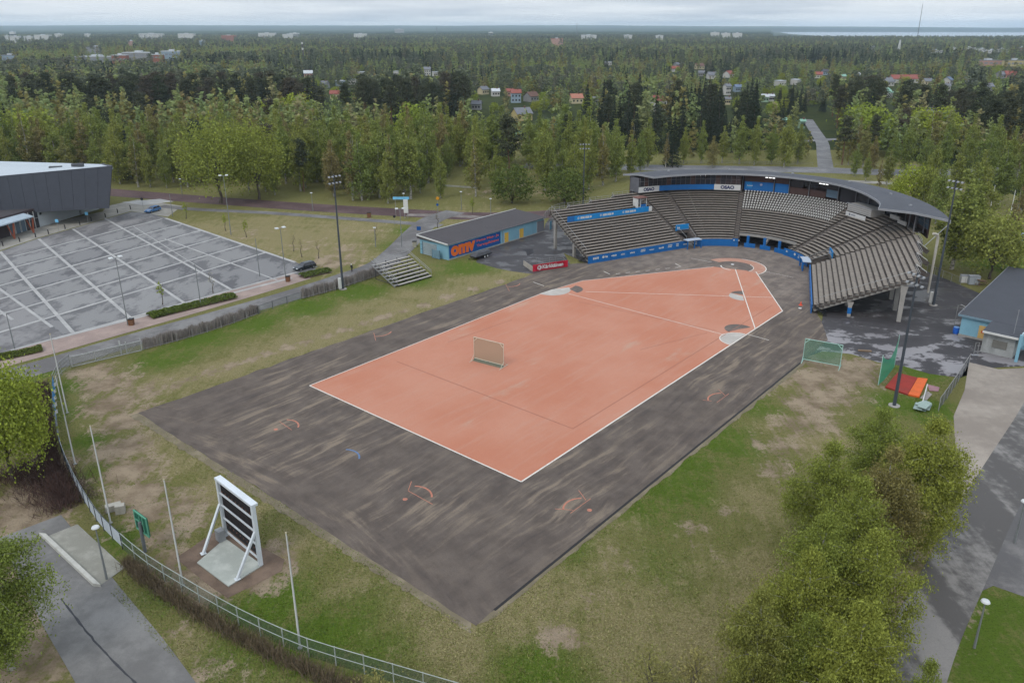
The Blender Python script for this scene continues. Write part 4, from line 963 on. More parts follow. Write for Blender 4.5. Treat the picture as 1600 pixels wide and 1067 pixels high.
# ------------------------------------------------------------------ long blue shed with the painted sign
def blue_shed():
    B = G(701, 407); Cc = G(849, 362); A = G(662, 399)
    t = thing('storage_shed', 'long low light blue shed with dark roof and an orange-lettered sign', 'shed', B)
    f = Fr(B, Cc - B, t); L = (Cc - B).length; D = max((A - B).dot(f.y), 9.0); H = 3.5
    f.box(0, 0, .02, L, D, H, 'wall', SKYBL)
    rf = MB().hexa([f.p(-.4, -.35, H), f.p(L + .5, -.35, H), f.p(L + .5, D + .5, H + .05), f.p(-.4, D + .5, H + .05), f.p(-.4, -.35, H + .18), f.p(L + .5, -.35, H + .18), f.p(L + .5, D + .5, H + .85), f.p(-.4, D + .5, H + .85)]).build('roof', FELT, t)
    MB().bar(f.p(-.46, -.35, H + .14), f.p(-.46, D + .5, H + .78), .12, .3).build('verge_trim', WHITEP, rf)
    MB().bar(f.p(-.4, D + .55, H + .82), f.p(L + .5, D + .55, H + .82), .12, .3).build('verge_trim', WHITEP, rf)
    MB().bar(f.p(-.4, -.38, H + .12), f.p(L + .5, -.38, H + .12), .08, .16).build('gutter', GREYD, rf)
    sg = f.box(.25, -.07, .35, 17.2, -.015, 3.2, 'painted_sign', mat('sign_blue', C(20, 82, 150), var=.06))
    mb = MB(); lettering(mb, 'omv', f.p(.7, -.085, .6), f.x, (0, 0, 1), 2.35, 7.9, bold=.06); mb.build('sign_lettering', ORANGEL, sg)
    mb = MB(); lettering(mb, 'Petsa Maa- Ja', f.p(9.0, -.085, 2.15), f.x, (0, 0, 1), .72, 7.6, bold=.03); lettering(mb, 'Tervapikiteos', f.p(9.0, -.085, .95), f.x, (0, 0, 1), .8, 7.6, bold=.03); mb.build('sign_lettering', CORAL, sg)
    f.box(18.0, -.06, 0.1, 18.12, -.01, H, 'drainpipe', FASC)
    for x0, x1, z1, m in ((18.7, 20.1, 2.5, YELLOW), (24.2, 25.7, 2.4, YELLOW), (31.0, 33.8, 3.0, GREYD), (36.0, 36.9, 2.2, mat('teal_door', C(86, 130, 150)))):
        d = f.box(x0, -.06, .05, x1, -.01, z1, 'door', m)
        f.box(x0 + .1, -.10, 1.05, x0 + .2, -.062, 1.2, 'handle', BLACKM, d)
        f.box(x0 - .1, -.05, .05, x0 - .002, -.012, z1 + .1, 'frame', WHITEP, d)
    sh = f.box(-.06, 3.6, .05, -.01, 8.0, 2.9, 'roller_shutter', mat('shutter_grey', C(150, 164, 168)))
    for j in range(7): f.box(-.075, 3.6, .4 + .36 * j, -.062, 8.0, .43 + .36 * j, 'slat', GREYD, sh)
    f.box(-.12, 8.0, .05, -.012, 8.2, 3.0, 'door_post', mat('steel_blue', C(88, 116, 130)))
    for z in (1.1, 2.2): f.box(-.06, 8.3, z, -.012, D - .2, z + .08, 'blue_rail', mat('steel_blue', C(88, 116, 130)))
    g = f.box(-.9, 1.8, .1, -.85, 4.2, 2.0, 'leaning_gate', mat('pale_blue_steel', C(110, 140, 154)))
    for y in (1.8, 4.2): f.box(-.95, y - .05, .03, -.82, y + .05, 2.1, 'gate_post', mat('steel_blue', C(88, 116, 130)), g)
    f.box(0, -.2, .02, L, -.02, .22, 'plinth', CONCR)
    return f, L, D
shed_f, shed_L, shed_D = blue_shed()

# ------------------------------------------------------------------ low blue building on the right
def right_building():
    A = G(1497.5, 524); B = G(1542, 534); rear = G(1566, 417, 3.6)
    t = thing('clubhouse', 'flat dark-roofed light blue building with projecting concrete porch at the right edge', 'building', A)
    f = Fr(A, B - A, t); Lr = (Vector((rear.x, rear.y, 0)) - A).dot(f.y); sx = (Vector((rear.x, rear.y, 0)) - A).dot(f.x)
    W = (B - A).length; H = 3.5
    f.box(0, 0, .02, W + 9.0, Lr, H, 'wall', SKYBL)
    rf = MB().hexa([f.p(-.5, -.4, H), f.p(W + 9.5, -.4, H), f.p(W + 9.5, Lr + .5, H), f.p(-.5, Lr + .5, H), f.p(-.5, -.4, H + .3), f.p(W + 9.5, -.4, H + .3), f.p(W + 9.5, Lr + .5, H + .3), f.p(-.5, Lr + .5, H + .3)]).build('roof', FELT2, t)
    MB().bar(f.p(-.5, -.44, H + .12), f.p(W + .2, -.44, H + .12), .1, .34).build('eave_board', mat('eave_blue', C(120, 146, 160)), rf)
    MB().bar(f.p(-.54, -.4, H + .12), f.p(-.54, Lr + .5, H + .12), .1, .34).build('eave_board', FASC, rf)
    f.box(W + .1, -6.0, H - .02, W + 5.0, -.45, H + .28, 'porch_roof', FELT2, rf)
    MB().bar(f.p(W + .1, -6.05, H + .1), f.p(W + 5.0, -6.05, H + .1), .1, .32).build('eave_board', WHITEP, rf)
    f.box(W + .2, -5.2, .02, W + 4.6, -.03, H - .03, 'porch_block', mat('porch_concrete', C(166, 168, 166), stain=(C(130, 132, 130), .6)))
    f.box(-.05, -.16, .02, W, -.012, .35, 'plinth', CONCR)
    d = f.box(W - 1.5, -.08, .36, W - .4, -.013, 2.5, 'door', mat('ochre_door', C(204, 168, 104)))
    f.box(W - 1.1, -.11, 1.3, W - .7, -.082, 1.75, 'door_badge', mat('badge_red', C(190, 90, 50)), d)
    # sloped pale blue timber wind boards on the right of the porch
    f.box(W + 5.1, -6.3, .02, W + 5.5, -5.9, H + .9, 'post', SKYBL)
    bd = MB().bar(f.p(W + 5.4, -6.1, H + .9), f.p(W + 7.2, 6.5, H + 1.4), .25, .5).build('parapet_cap', mat('pale_cap', C(186, 206, 214)), t)
    for j in range(4): MB().bar(f.p(W + 5.4, -6.1, H + .45 - .48 * j), f.p(W + 7.2, 6.5, H + .95 - .48 * j), .1, .42).build('parapet_board', SKYBL, t)
    MB().tube([f.p(W + 4.0, -4.4, H + .25), f.p(W + 4.0, -4.4, H + 4.2)], .05, 6).build('antenna_pole', FASC, rf)
    for x, y in ((W + 4.6, 5.0), (W + 6.2, 3.2)): 
        v = MB().disc(f.p(x, y, 0), .38, H + .3, H + 1.2, 12).build('roof_vent', FASC, rf); MB().disc(f.p(x, y, 0), .46, H + 1.2, H + 1.34, 12).build('vent_cap', WHITEP, v)
    MB().tube([f.p(-.3, 2.0, H + .3), f.p(-.3, 2.0, H + 1.0), f.p(-.9, 2.0, H + 1.2), f.p(-1.3, 2.0, H + .9), f.p(-1.3, 2.0, 1.0)], .05, 6).build('roof_ladder_hoop', RAIL, t)
    f.box(W + 1.6, -5.32, 1.2, W + 3.6, -5.21, 2.4, 'notice_frame', mat('notice_grey', C(120, 118, 112)))
    bar = thing('blue_barrel', 'blue plastic barrel standing at the corner of the low blue building', 'barrel', G(1493, 521))
    MB().tube([(0, 0, .02), (0, 0, .3), (0, 0, .8), (0, 0, 1.1)], [.42, .48, .48, .42], 14).build('drum', mat('barrel_blue', C(34, 96, 190)), bar, world=False)
    MB().disc((0, 0), .44, 1.1, 1.16, 14).build('lid', mat('barrel_lid', C(120, 160, 210)), bar, world=False)
    rk = thing('bike_rack', 'bent steel tube stand on a small foot beside the concrete porch', 'rack', G(1524, 555))
    MB().tube([(-.3, 0, .05), (-.3, 0, 2.1), (.3, .1, 2.1), (.3, .1, .05)], .06, 6).build('hoop', RAIL, rk, world=False)
    MB().box(-.6, -.2, .02, .5, .3, .07).build('foot_plate', FASC, rk, world=False)
right_building()

# ------------------------------------------------------------------ dark sports hall on the left
def hall():
    t = thing('sports_hall', 'dark grey windowless sports hall with pale flat roof and glazed entrance', 'hall', (-124.5, 195.4, 0))
    wallm = mat('anthracite_cladding', C(78, 81, 90), rough=.6, var=.07, scale=.8)
    B = Vector((-108.2, 199.6, 0)); A = B + (Vector((-132.1, 192.6, 0)) - B) * 2.6; n = int((B - A).length / 2.6)
    nrm = Vector(((B - A).y, -(B - A).x, 0)).normalized()      # towards the lot
    def low(k): p = A.lerp(B, k); return Vector((p.x, p.y, 4.0))
    def top(k): p = A.lerp(B, k) + nrm * (.5 * k) + (B - A).normalized() * (2.6 * k ** 6); return Vector((p.x, p.y, 11.2 + 3.7 * k))
    fw = None
    for i in range(n):       # cladding sheets, each with its own joint
        k0, k1 = i / n, (i + 1) / n; g = .0003
        q = [low(k0 + g), low(k1 - g), top(k1 - g), top(k0 + g)]; th = nrm * -.12
        o = MB().hexa([q[0], q[1], q[1] + th, q[0] + th, q[3], q[2], q[2] + th, q[3] + th]).build('cladding_sheet', wallm, t)
    th = nrm * -.13; tk = nrm * -.6
    MB().hexa([low(0) + th, low(1) + th, low(1) + tk, low(0) + tk, top(0) + th, top(1) + th, top(1) + tk, top(0) + tk]).build('front_core', mat('joint_dark', C(76, 79, 88)), t)
    RR = Vector((-122.2, 226.5, 0)); RL = Vector((-182, 236, 0))
    def up(p, z): return Vector((p.x, p.y, z))
    bi = low(1) + tk; ti = top(1) + tk
    MB().hexa([bi, up(RR, 4.0), up(RR, 4.0) + Vector((-.4, 0, 0)), bi + Vector((-.4, 0, 0)), ti, up(RR, 11.2), up(RR, 11.2) + Vector((-.4, 0, 0)), ti + Vector((-.4, 0, 0))]).build('side_wall', wallm, t)
    roofm = mat('pale_membrane', C(184, 192, 198), rough=.6, var=.05, scale=.2); dz = Vector((0, 0, -.9)); d2 = Vector((0, 0, -.35))
    MB().hexa([top(0) + tk + dz, ti + dz, up(RR, 10.2), up(RL, 10.2), top(0) + tk + d2, ti + d2, up(RR, 11.0), up(RL, 11.0)]).build('roof', roofm, t)
    for fx, fy in ((.88, .62), (.80, .40), (.5, .5)):
        c = (top(fx) + tk).lerp(RR.lerp(RL, 1 - fx), fy); c.z = 10.9 + 3.0 * fx * (1 - fy); MB().cbox(c + Vector((0, 0, .5)), (3.0, 1.1, .9), .28).build('roof_hatch', mat('hatch', C(84, 86, 90)), t)
    f = Fr(Vector((-124.5, 195.4, 0)), Vector((-120.3, 215.7, 0)) - Vector((-124.5, 195.4, 0)), t)   # ground floor line, x along it
    f.box(0, 0, .02, 21.5, .4, 4.9, 'concrete_plinth', mat('pale_plinth', C(186, 192, 196), var=.05)); f.box(14.0, -.25, .02, 14.5, -.01, 4.6, 'steel_column', RAIL)
    f.box(.6, -.03, 3.0, 1.3, -.005, 3.6, 'wall_vent', BLACKM)
    f.box(-34, .02, .02, -.02, .4, 5.0, 'entrance_wall', mat('brown_board', C(72, 62, 64)))
    f.box(-34, .42, 4.6, -.02, 9.0, 5.0, 'lower_roof', FELT)
    for i in range(3):
        x = -9.4 + 1.75 * i; w = f.box(x, -.10, .1, x + 1.6, -.02, 3.0, 'glass_door', GLASSB)
        for xx in (x, x + 1.5): f.box(xx, -.16, .1, xx + .1, -.102, 3.05, 'door_frame', WHITEP, w)
    for x in (-2.9, -1.3):
        w = f.box(x, -.10, .1, x + 1.2, -.02, 4.4, 'window', GLASS); f.box(x, -.15, 2.5, x + 1.2, -.102, 2.62, 'window_bar', FASC, w); f.box(x - .12, -.15, .1, x, -.02, 4.4, 'window_frame', WHITEP, w)
    MB().hexa([f.p(-34, -3.6, 3.9), f.p(-5.0, -3.6, 3.9), f.p(-4.2, -.1, 4.3), f.p(-34, -.1, 4.3), f.p(-34, -3.6, 4.2), f.p(-5.0, -3.6, 4.2), f.p(-4.2, -.1, 4.6), f.p(-34, -.1, 4.6)]).build('canopy', mat('canopy_grey', C(170, 184, 194)), t)
    om = mat('rust_orange', C(168, 92, 66))
    for x in (-16.5, -11.5, -5.6): 
        MB().bar(f.p(x, -3.2, .03), f.p(x + .5, -3.3, 3.9), .28).build('orange_prop', om, t); MB().bar(f.p(x, -3.2, .03), f.p(x - .5, -2.2, 3.9), .2).build('orange_prop', om, t)
    for j, (px, py) in enumerate([(5, 385), (31, 378), (56, 371), (76, 366), (102, 358), (125, 352), (143, 346), (165, 340), (184, 333), (204, 327)]):
        b = G(px, py); bb = thing('bollard', '%s bollard from the left along the pale paving before the dark hall' % ORD[j], 'bollard', b, group='bollards before the hall')
        MB().tube([(0, 0, .02), (.0, 0, .9), (-.12, .05, 1.15)], [.12, .12, .10], 8).build('post', BLACKM, bb, world=False)
        MB().disc((0, 0), .2, .02, .06, 8).build('foot', GREYD, bb, world=False)
    return t
hall()

# ------------------------------------------------------------------ tip-up bleacher on the left
def bleacher():
    A = G(623, 446, .35); B = G(675, 431, .35); A.z = 0; B.z = 0
    t = thing('bleacher', 'small steel bleacher with eight pale bench rows facing the field', 'bleacher', A)
    f = Fr(A, B - A, t); L = (B - A).length; n = 8; rise = .40; dep = .95
    pl = mat('pale_plank', C(176, 170, 162), var=.1, stain=(C(140, 134, 126), .4)); dk = mat('dark_steel', C(84, 82, 82), var=.1)
    for k in range(n):
        y = dep * k; z = .42 + rise * k
        f.box(0, y, z - .05, L, y + .48, z, 'bench', pl); f.box(0, y + .5, z - .42, L, y + dep - .02, z - .36, 'footboard', dk)
    for x in (.15, L * .33, L * .66, L - .15):
        mb = MB(); mb.bar(f.p(x, 0, .1), f.p(x, dep * n, .1 + rise * n), .1, .16)
        mb.bar(f.p(x, dep * n, .02), f.p(x, dep * n, .1 + rise * n), .1); mb.bar(f.p(x, dep * n * .5, .02), f.p(x, dep * n * .5, .1 + rise * n * .5), .1); mb.bar(f.p(x, 0, .06), f.p(x, dep * n, .06), .08)
        mb.bar(f.p(x, .3, .1), f.p(x, dep * n, 1.8), .06); mb.build('frame', dk, t)
    for x in (-.05, L + .05):
        for h in (1.0, .6): MB().tube([f.p(x, .2, .5 + h), f.p(x, dep * n, .3 + rise * n + h)], .045, 6).build('side_rail', RAIL, t)
        for j in range(5): y = .2 + (dep * n - .2) * j / 4; MB().tube([f.p(x, y, .3 + rise * y / dep), f.p(x, y, 1.35 + rise * y / dep)], .03, 5).build('rail_post', RAIL, t)
    for j in range(8): y = .45 + dep * j; z = .46 + rise * j; f.box(-.9, y - .3, z - .06, -.08, y + .2, z - .01, 'stair_tread', RAIL)
    MB().bar(f.p(-.9, 0, .15), f.p(-.9, dep * n, .1 + rise * n), .06, .2).build('stringer', RAIL, t)
    MB().tube([f.p(-1, .2, 1.4), f.p(-1, dep * n, 1.3 + rise * n)], .04, 6).build('side_rail', RAIL, t)
    for h in (.5, 1.0): MB().tube([f.p(0, dep * n + .05, rise * n + h), f.p(L, dep * n + .05, rise * n + h)], .035, 6).build('back_rail', RAIL, t)
bleacher()

# ------------------------------------------------------------------ scoreboard
def scoreboard():
    PL = G(353, 838); PR = G(407.5, 884); t = thing('scoreboard', 'back of the white-framed black scoreboard propped on a concrete slab', 'scoreboard', PL)
    f = Fr(PL, PR - PL, t); L = (PR - PL).length; H = 6.6; pa = mat('white_steel', C(214, 220, 224), rough=.45, var=.05, stain=(C(180, 184, 186), .4))
    f.box(-.15, -.15, .12, .2, .2, H, 'post', pa); f.box(L - .2, -.15, .12, L + .15, .2, H, 'post', pa)
    f.box(-.17, -.2, H, L + .17, .45, H + .25, 'top_beam', pa)
    for z in (.75, 2.3, 3.75, 5.15): f.box(.2, -.10, z, L - .2, .04, z + .13, 'cross_rail', pa)
    pm = mat('black_panel', C(34, 28, 30), var=.25, scale=2.0)
    n = 9
    for i in range(n): x0 = .22 + (L - .44) * i / n; f.box(x0, .12, .95, x0 + (L - .44) / n - .03, .40, H - .04, 'display_panel', pm)
    for i in range(n):
        for j in range(3):
            x0 = .4 + (L - .8) * i / n; f.box(x0, .06, 1.5 + 1.9 * j, x0 + .12, .11, 1.62 + 1.9 * j, 'cable_clip', mat('rust_clip', C(120, 84, 70)))
    for x, b, q in ((.0, (318, 866), .0), (L, (371, 906), 0)):
        bp = G(*b); MB().bar(f.p(x, -.1, 3.9), bp + Vector((0, 0, .14)), .22).build('prop', pa, t); MB().cbox(bp + Vector((0, 0, .14)), (.5, .5, .06), .7).build('foot_plate', pa, t)
    f.box(-.1, -1.0, .12, .7, -.3, 1.3, 'control_box', mat('grey_box', C(150, 152, 154)))
    s = sheet('concrete_slab', xy([(308, 880), (357, 917), (410, 884), (352, 842)]), .0, m_asphalt('slab', C(170, 174, 166), C(196, 198, 190), .6, grain=.08)); s.location.z = .12
    bm = bmesh.new(); bm.from_mesh(s.data); r = bmesh.ops.extrude_face_region(bm, geom=bm.faces[:]); bmesh.ops.translate(bm, verts=[v for v in r['geom'] if isinstance(v, bmesh.types.BMVert)], vec=(0, 0, -.12)); bm.to_mesh(s.data); bm.free()
scoreboard()
def small_board():
    b = G(227, 862); t = thing('information_board', 'small green-framed board on a grey post behind the fence, seen from the back', 'board', b)
    d = (G(236, 832) - G(211, 800)); f = Fr(b, (.78, -.62, 0), t); gr = mat('green_frame', C(96, 160, 134), var=.06)
    MB().tube([(b.x, b.y, .02), (b.x, b.y, 3.4)], .17, 8).build('post', mat('post_grey', C(112, 116, 118)), t)
    f.box(-1.2, .2, 2.2, 1.2, .3, 4.2, 'panel', mat('green_panel', C(24, 96, 74)))
    for x0, z0, x1, z1 in ((-1.25, 4.1, 1.25, 4.25), (-1.25, 2.1, 1.25, 2.25), (-1.25, 2.25, -1.1, 4.1), (1.1, 2.25, 1.25, 4.1), (.35, 2.25, .45, 4.1), (-.3, 2.6, -.2, 3.9), (-1.1, 3.2, .35, 3.3)): f.box(x0, .1, z0, x1, .19, z1, 'frame_bar', gr)
small_board()
for i, (px, py, s, rz, lb) in enumerate([(178, 797, 1.0, .5, 'flat grey concrete block lying in the grass beside the taller block'), (189, 801, 1.15, .35, 'upright pale concrete block in the grass inside the curved fence')]):
    q = G(px, py); t = tag(MB().cbox((0, 0, .38 if i == 0 else .5), (1.5 if i == 0 else .9, .7, .72 if i == 0 else .96), rz).build('concrete_block', mat('block_concrete', C(168, 164, 154), stain=(C(120, 116, 106), .6)), None), lb, 'block', 'concrete blocks'); t.location = q

# ------------------------------------------------------------------ poles, lamps, masts
FLAGS = [(105.5, 645, 'white flagpole nearest the gate by the curved fence'), (117.5, 725, 'white flagpole beside the blue banner on the curved fence'), (173, 817, 'white flagpole beside the two concrete blocks'), (286, 915, 'white flagpole left of the scoreboard'), (469, 1012, 'white flagpole right of the scoreboard, nearest the camera')]
for (px, py, lb) in FLAGS:
    t = thing('flagpole', lb, 'flagpole', G(px, py), group='flagpoles along the curved fence')
    MB().tube([(0, 0, .02), (0, 0, 5.5), (0, 0, 11.2)], [.085, .07, .045], 10).build('pole', WHITEP, t, world=False)
    MB().tube([(0, 0, 11.2), (0, 0, 11.26), (0, 0, 11.34)], [.07, .09, .03], 8).build('finial', mat('gold_knob', C(190, 180, 150)), t, world=False)
    MB().tube([(.10, 0, .9), (.08, 0, 11.0)], .012, 4).build('halyard', FASC, t, world=False)
    MB().disc((0, 0), .2, .015, .08, 10).build('base_plate', RAIL, t, world=False)
for (px, py, lb) in [(1543, 348, 'pale flagpole standing among the trees above the low blue building, left one'), (1574, 357, 'pale flagpole standing among the trees above the low blue building, right one')]:
    t = thing('flagpole', lb, 'flagpole', G(px, py), group='flagpoles on the right')
    MB().tube([(0, 0, .02), (0, 0, 5), (0, 0, 9.8)], [.12, .1, .07], 8).build('pole', WHITEP, t, world=False)
MASTM = mat('mast_steel', C(70, 76, 84), rough=.55, var=.08)
def mast(px, py, H, lb, face, box=True):
    t = thing('floodlight_mast', lb, 'floodlight mast', G(px, py), face, group='floodlight masts round the ground')
    MB().tube([(0, 0, .02), (0, 0, H * .5), (0, 0, H)], [.24, .18, .11], 10).build('pole', MASTM, t, world=False)
    for z in (H - .3, H - 1.5):
        hb = MB(); hb.bar((-1.5, 0, z), (1.5, 0, z), .10); hb = hb.build('crossbar', MASTM, t, world=False)
        for x in (-1.2, -.4, .4, 1.2): MB().hexa([(x - .18, -.36, z - .16), (x + .18, -.36, z - .16), (x + .18, -.10, z - .06), (x - .18, -.10, z - .06), (x - .18, -.32, z + .02), (x + .18, -.32, z + .02), (x + .18, -.08, z + .12), (x - .18, -.08, z + .12)]).build('floodlight', mat('lamp_grey', C(150, 152, 154)), hb, world=False)
    MB().disc((0, 0), .75, .015, .12, 14).build('footing', CONCR, t, world=False)
    if box: MB().box(-.85, -.2, .3, -.38, .25, 2.4).build('switch_cabinet', WHITEP, t, world=False)
mast(536, 452, 22.4, 'tall dark floodlight mast by the grey hedge left of the bleacher', rad(50))
mast(1397, 634, 18.8, 'dark floodlight mast standing by the red mats near the right trees', rad(-70), False)
mast(1458, 477, 23.2, 'dark floodlight mast behind the right end of the grandstand', rad(-60))
mast(911, 322, 17.8, 'green-grey floodlight mast behind the left wing of the grandstand', rad(0), False)
LPM = mat('lamp_post_steel', C(128, 132, 132), rough=.5, var=.08)
def lamp(px, py, H, kind, lb, rz=0.0):
    t = thing('street_lamp', lb, 'street lamp', G(px, py), rz, group='street lamps')
    MB().tube([(0, 0, .02), (0, 0, H * .4), (0, 0, H)], [.11, .085, .055], 8).build('pole', LPM, t, world=False)
    hm = mat('lamp_white', C(206, 208, 208))
    if kind == 'double':
        ar = MB().bar((-.75, 0, H), (.75, 0, H), .07).build('arm', LPM, t, world=False)
        for x in (-.75, .75): MB().hexa([(x - .35, -.32, H), (x + .35, -.32, H), (x + .35, .32, H + .08), (x - .35, .32, H + .08), (x - .3, -.3, H + .15), (x + .3, -.3, H + .15), (x + .3, .3, H + .23), (x - .3, .3, H + .23)]).build('lamp_head', hm, ar, world=False)
    elif kind == 'round':
        MB().tube([(0, 0, H), (0, 0, H + .08), (0, 0, H + .2), (0, 0, H + .26)], [.12, .36, .30, .05], 12).build('lamp_head', hm, t, world=False)
for a in [(361, 367, 14.6, 'double', 'tall twin-headed lamp on the grass beyond the parking lot', .3), (447, 440, 11, 'double', 'twin-headed lamp at the lot edge by the black car', .8), (200, 508, 12, 'double', 'twin-headed lamp rising in front of the middle of the parking lot', .8),
          (23, 545, 6, 'bare', 'bare short post at the lower left corner of the parking lot', 0), (628, 386, 9, 'double', 'twin-headed lamp on the path left of the blue shed', .2),
          (285, 306, 5, 'round', 'lamp by the birch wood right of the dark hall', 0), (489, 330, 5, 'round', 'lamp by the maroon path behind the tall mast', 0), (632, 331, 5, 'round', 'lamp on the maroon path behind the white sign', 0), (721, 328, 5, 'round', 'lamp by the birch trunks behind the blue shed', 0),
          (167, 905, 5.6, 'round', 'lamp standing on the concrete pad by the access road', 0), (1522, 1012, 4.6, 'round', 'lamp on the grass at the lower right beside the lane', 0), (1585, 848, 4.7, 'round', 'lamp at the right edge above the driveway', 0), (767, 340, 5, 'round', 'lamp behind the roof of the blue shed', 0),
          (587, 386, 4.5, 'round', 'short lamp between the young trees beside the path', 0), (406, 432, 8, 'bare', 'bare thin post at the low hedge by the black car', 0), (314, 478, 8, 'bare', 'bare thin post behind the long low hedge', 0), (270, 338, 6, 'bare', 'bare post by the parked blue car', 0)]:
    lamp(*a)
# traffic signs and small street furniture
def sign(px, py, H, shape, col, lb, w=.7):
    t = thing('traffic_sign', lb, 'sign', G(px, py)); MB().tube([(0, 0, .02), (0, 0, H)], .04, 6).build('post', RAIL, t, world=False)
    if shape == 'round': MB().tube([(0, -.05, H - .1), (0, -.02, H - .1)], w / 2, 14).build('disc', mat('sign_' + col[0], col[1]), t, world=False)
    else: MB().box(-w / 2, -.06, H - .5 * shape, w / 2, -.02, H + .5 * shape).build('plate', mat('sign_' + col[0], col[1]), t, world=False)
BLU = ('blue', C(54, 130, 205)); 
sign(655, 372, 2.4, .9, BLU, 'square blue path sign near the corner of the blue shed', 1.0)
sign(684, 334, 2.6, 'round', BLU, 'round blue sign on a post by the maroon path crossing'); sign(684.5, 333, 4.2, 'round', ('amber', C(214, 150, 40)), 'amber sign on a tall post by the maroon path crossing', .9)
sign(617, 352, 2.4, 'round', ('dark', C(40, 40, 44)), 'dark round sign seen from behind beside the cycle path')
sign(92, 361, 2.6, .8, ('pale_blue', C(120, 190, 226)), 'pale blue parking sign before the dark hall, left one', .8); sign(138, 349, 2.6, .8, ('pale_blue', C(120, 190, 226)), 'pale blue parking sign before the dark hall, right one', .8)
sign(224, 326, 2.8, 'round', ('dark', C(40, 40, 44)), 'dark round sign seen from behind near the blue car', .8)
t = thing('white_pylon', 'tall white sign panel on two posts at the path junction', 'sign', G(635, 342)); MB().box(-.6, -.1, 1.6, .6, .1, 5.2).build('panel', WHITEP, t, world=False); [MB().box(x - .06, -.06, .02, x + .06, .06, 1.6).build('post', RAIL, t, world=False) for x in (-.4, .4)]
t = thing('blue_banner_sign', 'wide light blue name board high on posts at the path junction', 'sign', G(628, 338)); MB().box(-2.2, -.05, 4.6, 2.2, .05, 5.3).build('panel', mat('sign_pale_blue', C(120, 190, 226)), t, world=False); [MB().tube([(x, 0, .02), (x, 0, 4.6)], .06, 6).build('post', RAIL, t, world=False) for x in (-1.6, 1.6)]
def binbox(px, py, lb, m=None, s=1.0):
    t = thing('litter_bin', lb, 'bin', G(px, py)); MB().hexa([(-.35 * s, -.35 * s, .02), (.35 * s, -.35 * s, .02), (.35 * s, .35 * s, .02), (-.35 * s, .35 * s, .02), (-.4 * s, -.4 * s, 1.1 * s), (.4 * s, -.4 * s, 1.1 * s), (.4 * s, .4 * s, 1.1 * s), (-.4 * s, .4 * s, 1.1 * s)]).build('body', m or mat('bin_brown', C(120, 84, 60)), t, world=False); MB().box(-.42 * s, -.42 * s, 1.1 * s, .42 * s, .42 * s, 1.2 * s).build('lid', BLACKM, t, world=False)
binbox(206, 508, 'brown litter bin at the foot of the lamp before the parking lot'); binbox(450.5, 440, 'brown litter bin on the paved verge by the black car'); binbox(577, 340, 'rusty brown box on the grass beside the cycle path', None, 1.2); binbox(648, 386, 'pale dented bin on the grass left of the blue shed', mat('bin_pale', C(170, 166, 150)), 1.2)
for j, (px, py, w, lb, m) in enumerate([(1506, 441, 1.5, 'small white utility cabinet behind the low blue building', WHITEP), (1520, 444, 2.0, 'larger grey utility cabinet beside the white one', mat('cab_grey', C(166, 172, 178)))]):
    t = thing('utility_cabinet', lb, 'cabinet', G(px, py), -.15); MB().box(-w / 2, -.6, .05, w / 2, .6, 1.4 + .3 * j).build('body', m, t, world=False); MB().box(-w / 2 - .05, -.65, 1.4 + .3 * j, w / 2 + .05, .65, 1.5 + .3 * j).build('lid', FASC, t, world=False); MB().box(-.02, -.615, .1, .02, -.602, 1.3).build('door_gap', BLACKM, t, world=False)
t = thing('pallet_stack', 'brown stack of timber and junk beside the grey cabinet', 'timber', G(1533, 446)); rr = random.Random(3)
for j in range(9): MB().cbox((rr.uniform(-.8, .8), rr.uniform(-.5, .5), .12 + .14 * j), (1.8, .16, .11), rr.uniform(0, 3)).build('plank', mat('old_timber', C(134, 112, 92), var=.2), t, world=False)

# ------------------------------------------------------------------ nets, barrier, mats
def m_net(name, col, alpha):
    if name in MATS: return MATS[name]
    m, nt, b = newmat(name); b.inputs['Base Color'].default_value = col; b.inputs['Roughness'].default_value = .8; b.inputs['Alpha'].default_value = alpha
    MATS[name] = m; return m
def net_frame(px0, px1, H, lb, netm, framem, skirt, feet=True):
    A = G(*px0); B = G(*px1); t = thing('practice_net', lb, 'net', A); f = Fr(A, B - A, t); L = (B - A).length
    f.box(.03, -.012, .35, L - .03, .012, H, 'netting', netm)
    for (x0, z0, x1, z1) in ((0, .3, 0, H), (L, .3, L, H), (0, H, L, H), (0, .35, L, .35), (0, H - .7, .7, H), (L - .7, H, L, H - .7)): MB().tube([f.p(x0, 0, z0), f.p(x1, 0, z1)], .05, 6).build('frame_tube', framem, t)
    for x in (0, L):
        MB().tube([f.p(x, -1.2, .06), f.p(x, 1.2, .06)], .05, 6).build('foot', framem, t)
        for y in (-.9, .9): MB().tube([f.p(x, y, .08), f.p(x, 0, .9)], .035, 6).build('brace', framem, t)
    if skirt: MB().hexa([f.p(0, -.55, .03), f.p(L, -.55, .03), f.p(L, 0, .03), f.p(0, 0, .03), f.p(0, -.2, .12), f.p(L, -.2, .12), f.p(L, 0, .30), f.p(0, 0, .30)]).build('loose_net', skirt, t)
net_frame((741, 562), (787, 574), 3.8, 'tan netted rebound screen standing alone on the red field', m_net('tan_net', C(184, 164, 138), .52), mat('cream_tube', C(206, 198, 180)), m_net('green_net_heap', C(96, 120, 104), .6))
net_frame((1254, 564), (1312, 575), 3.7, 'see-through green net frame beside the corner of the apron', m_net('green_net', C(92, 150, 124), .34), mat('mint_tube', C(172, 206, 196)), None)
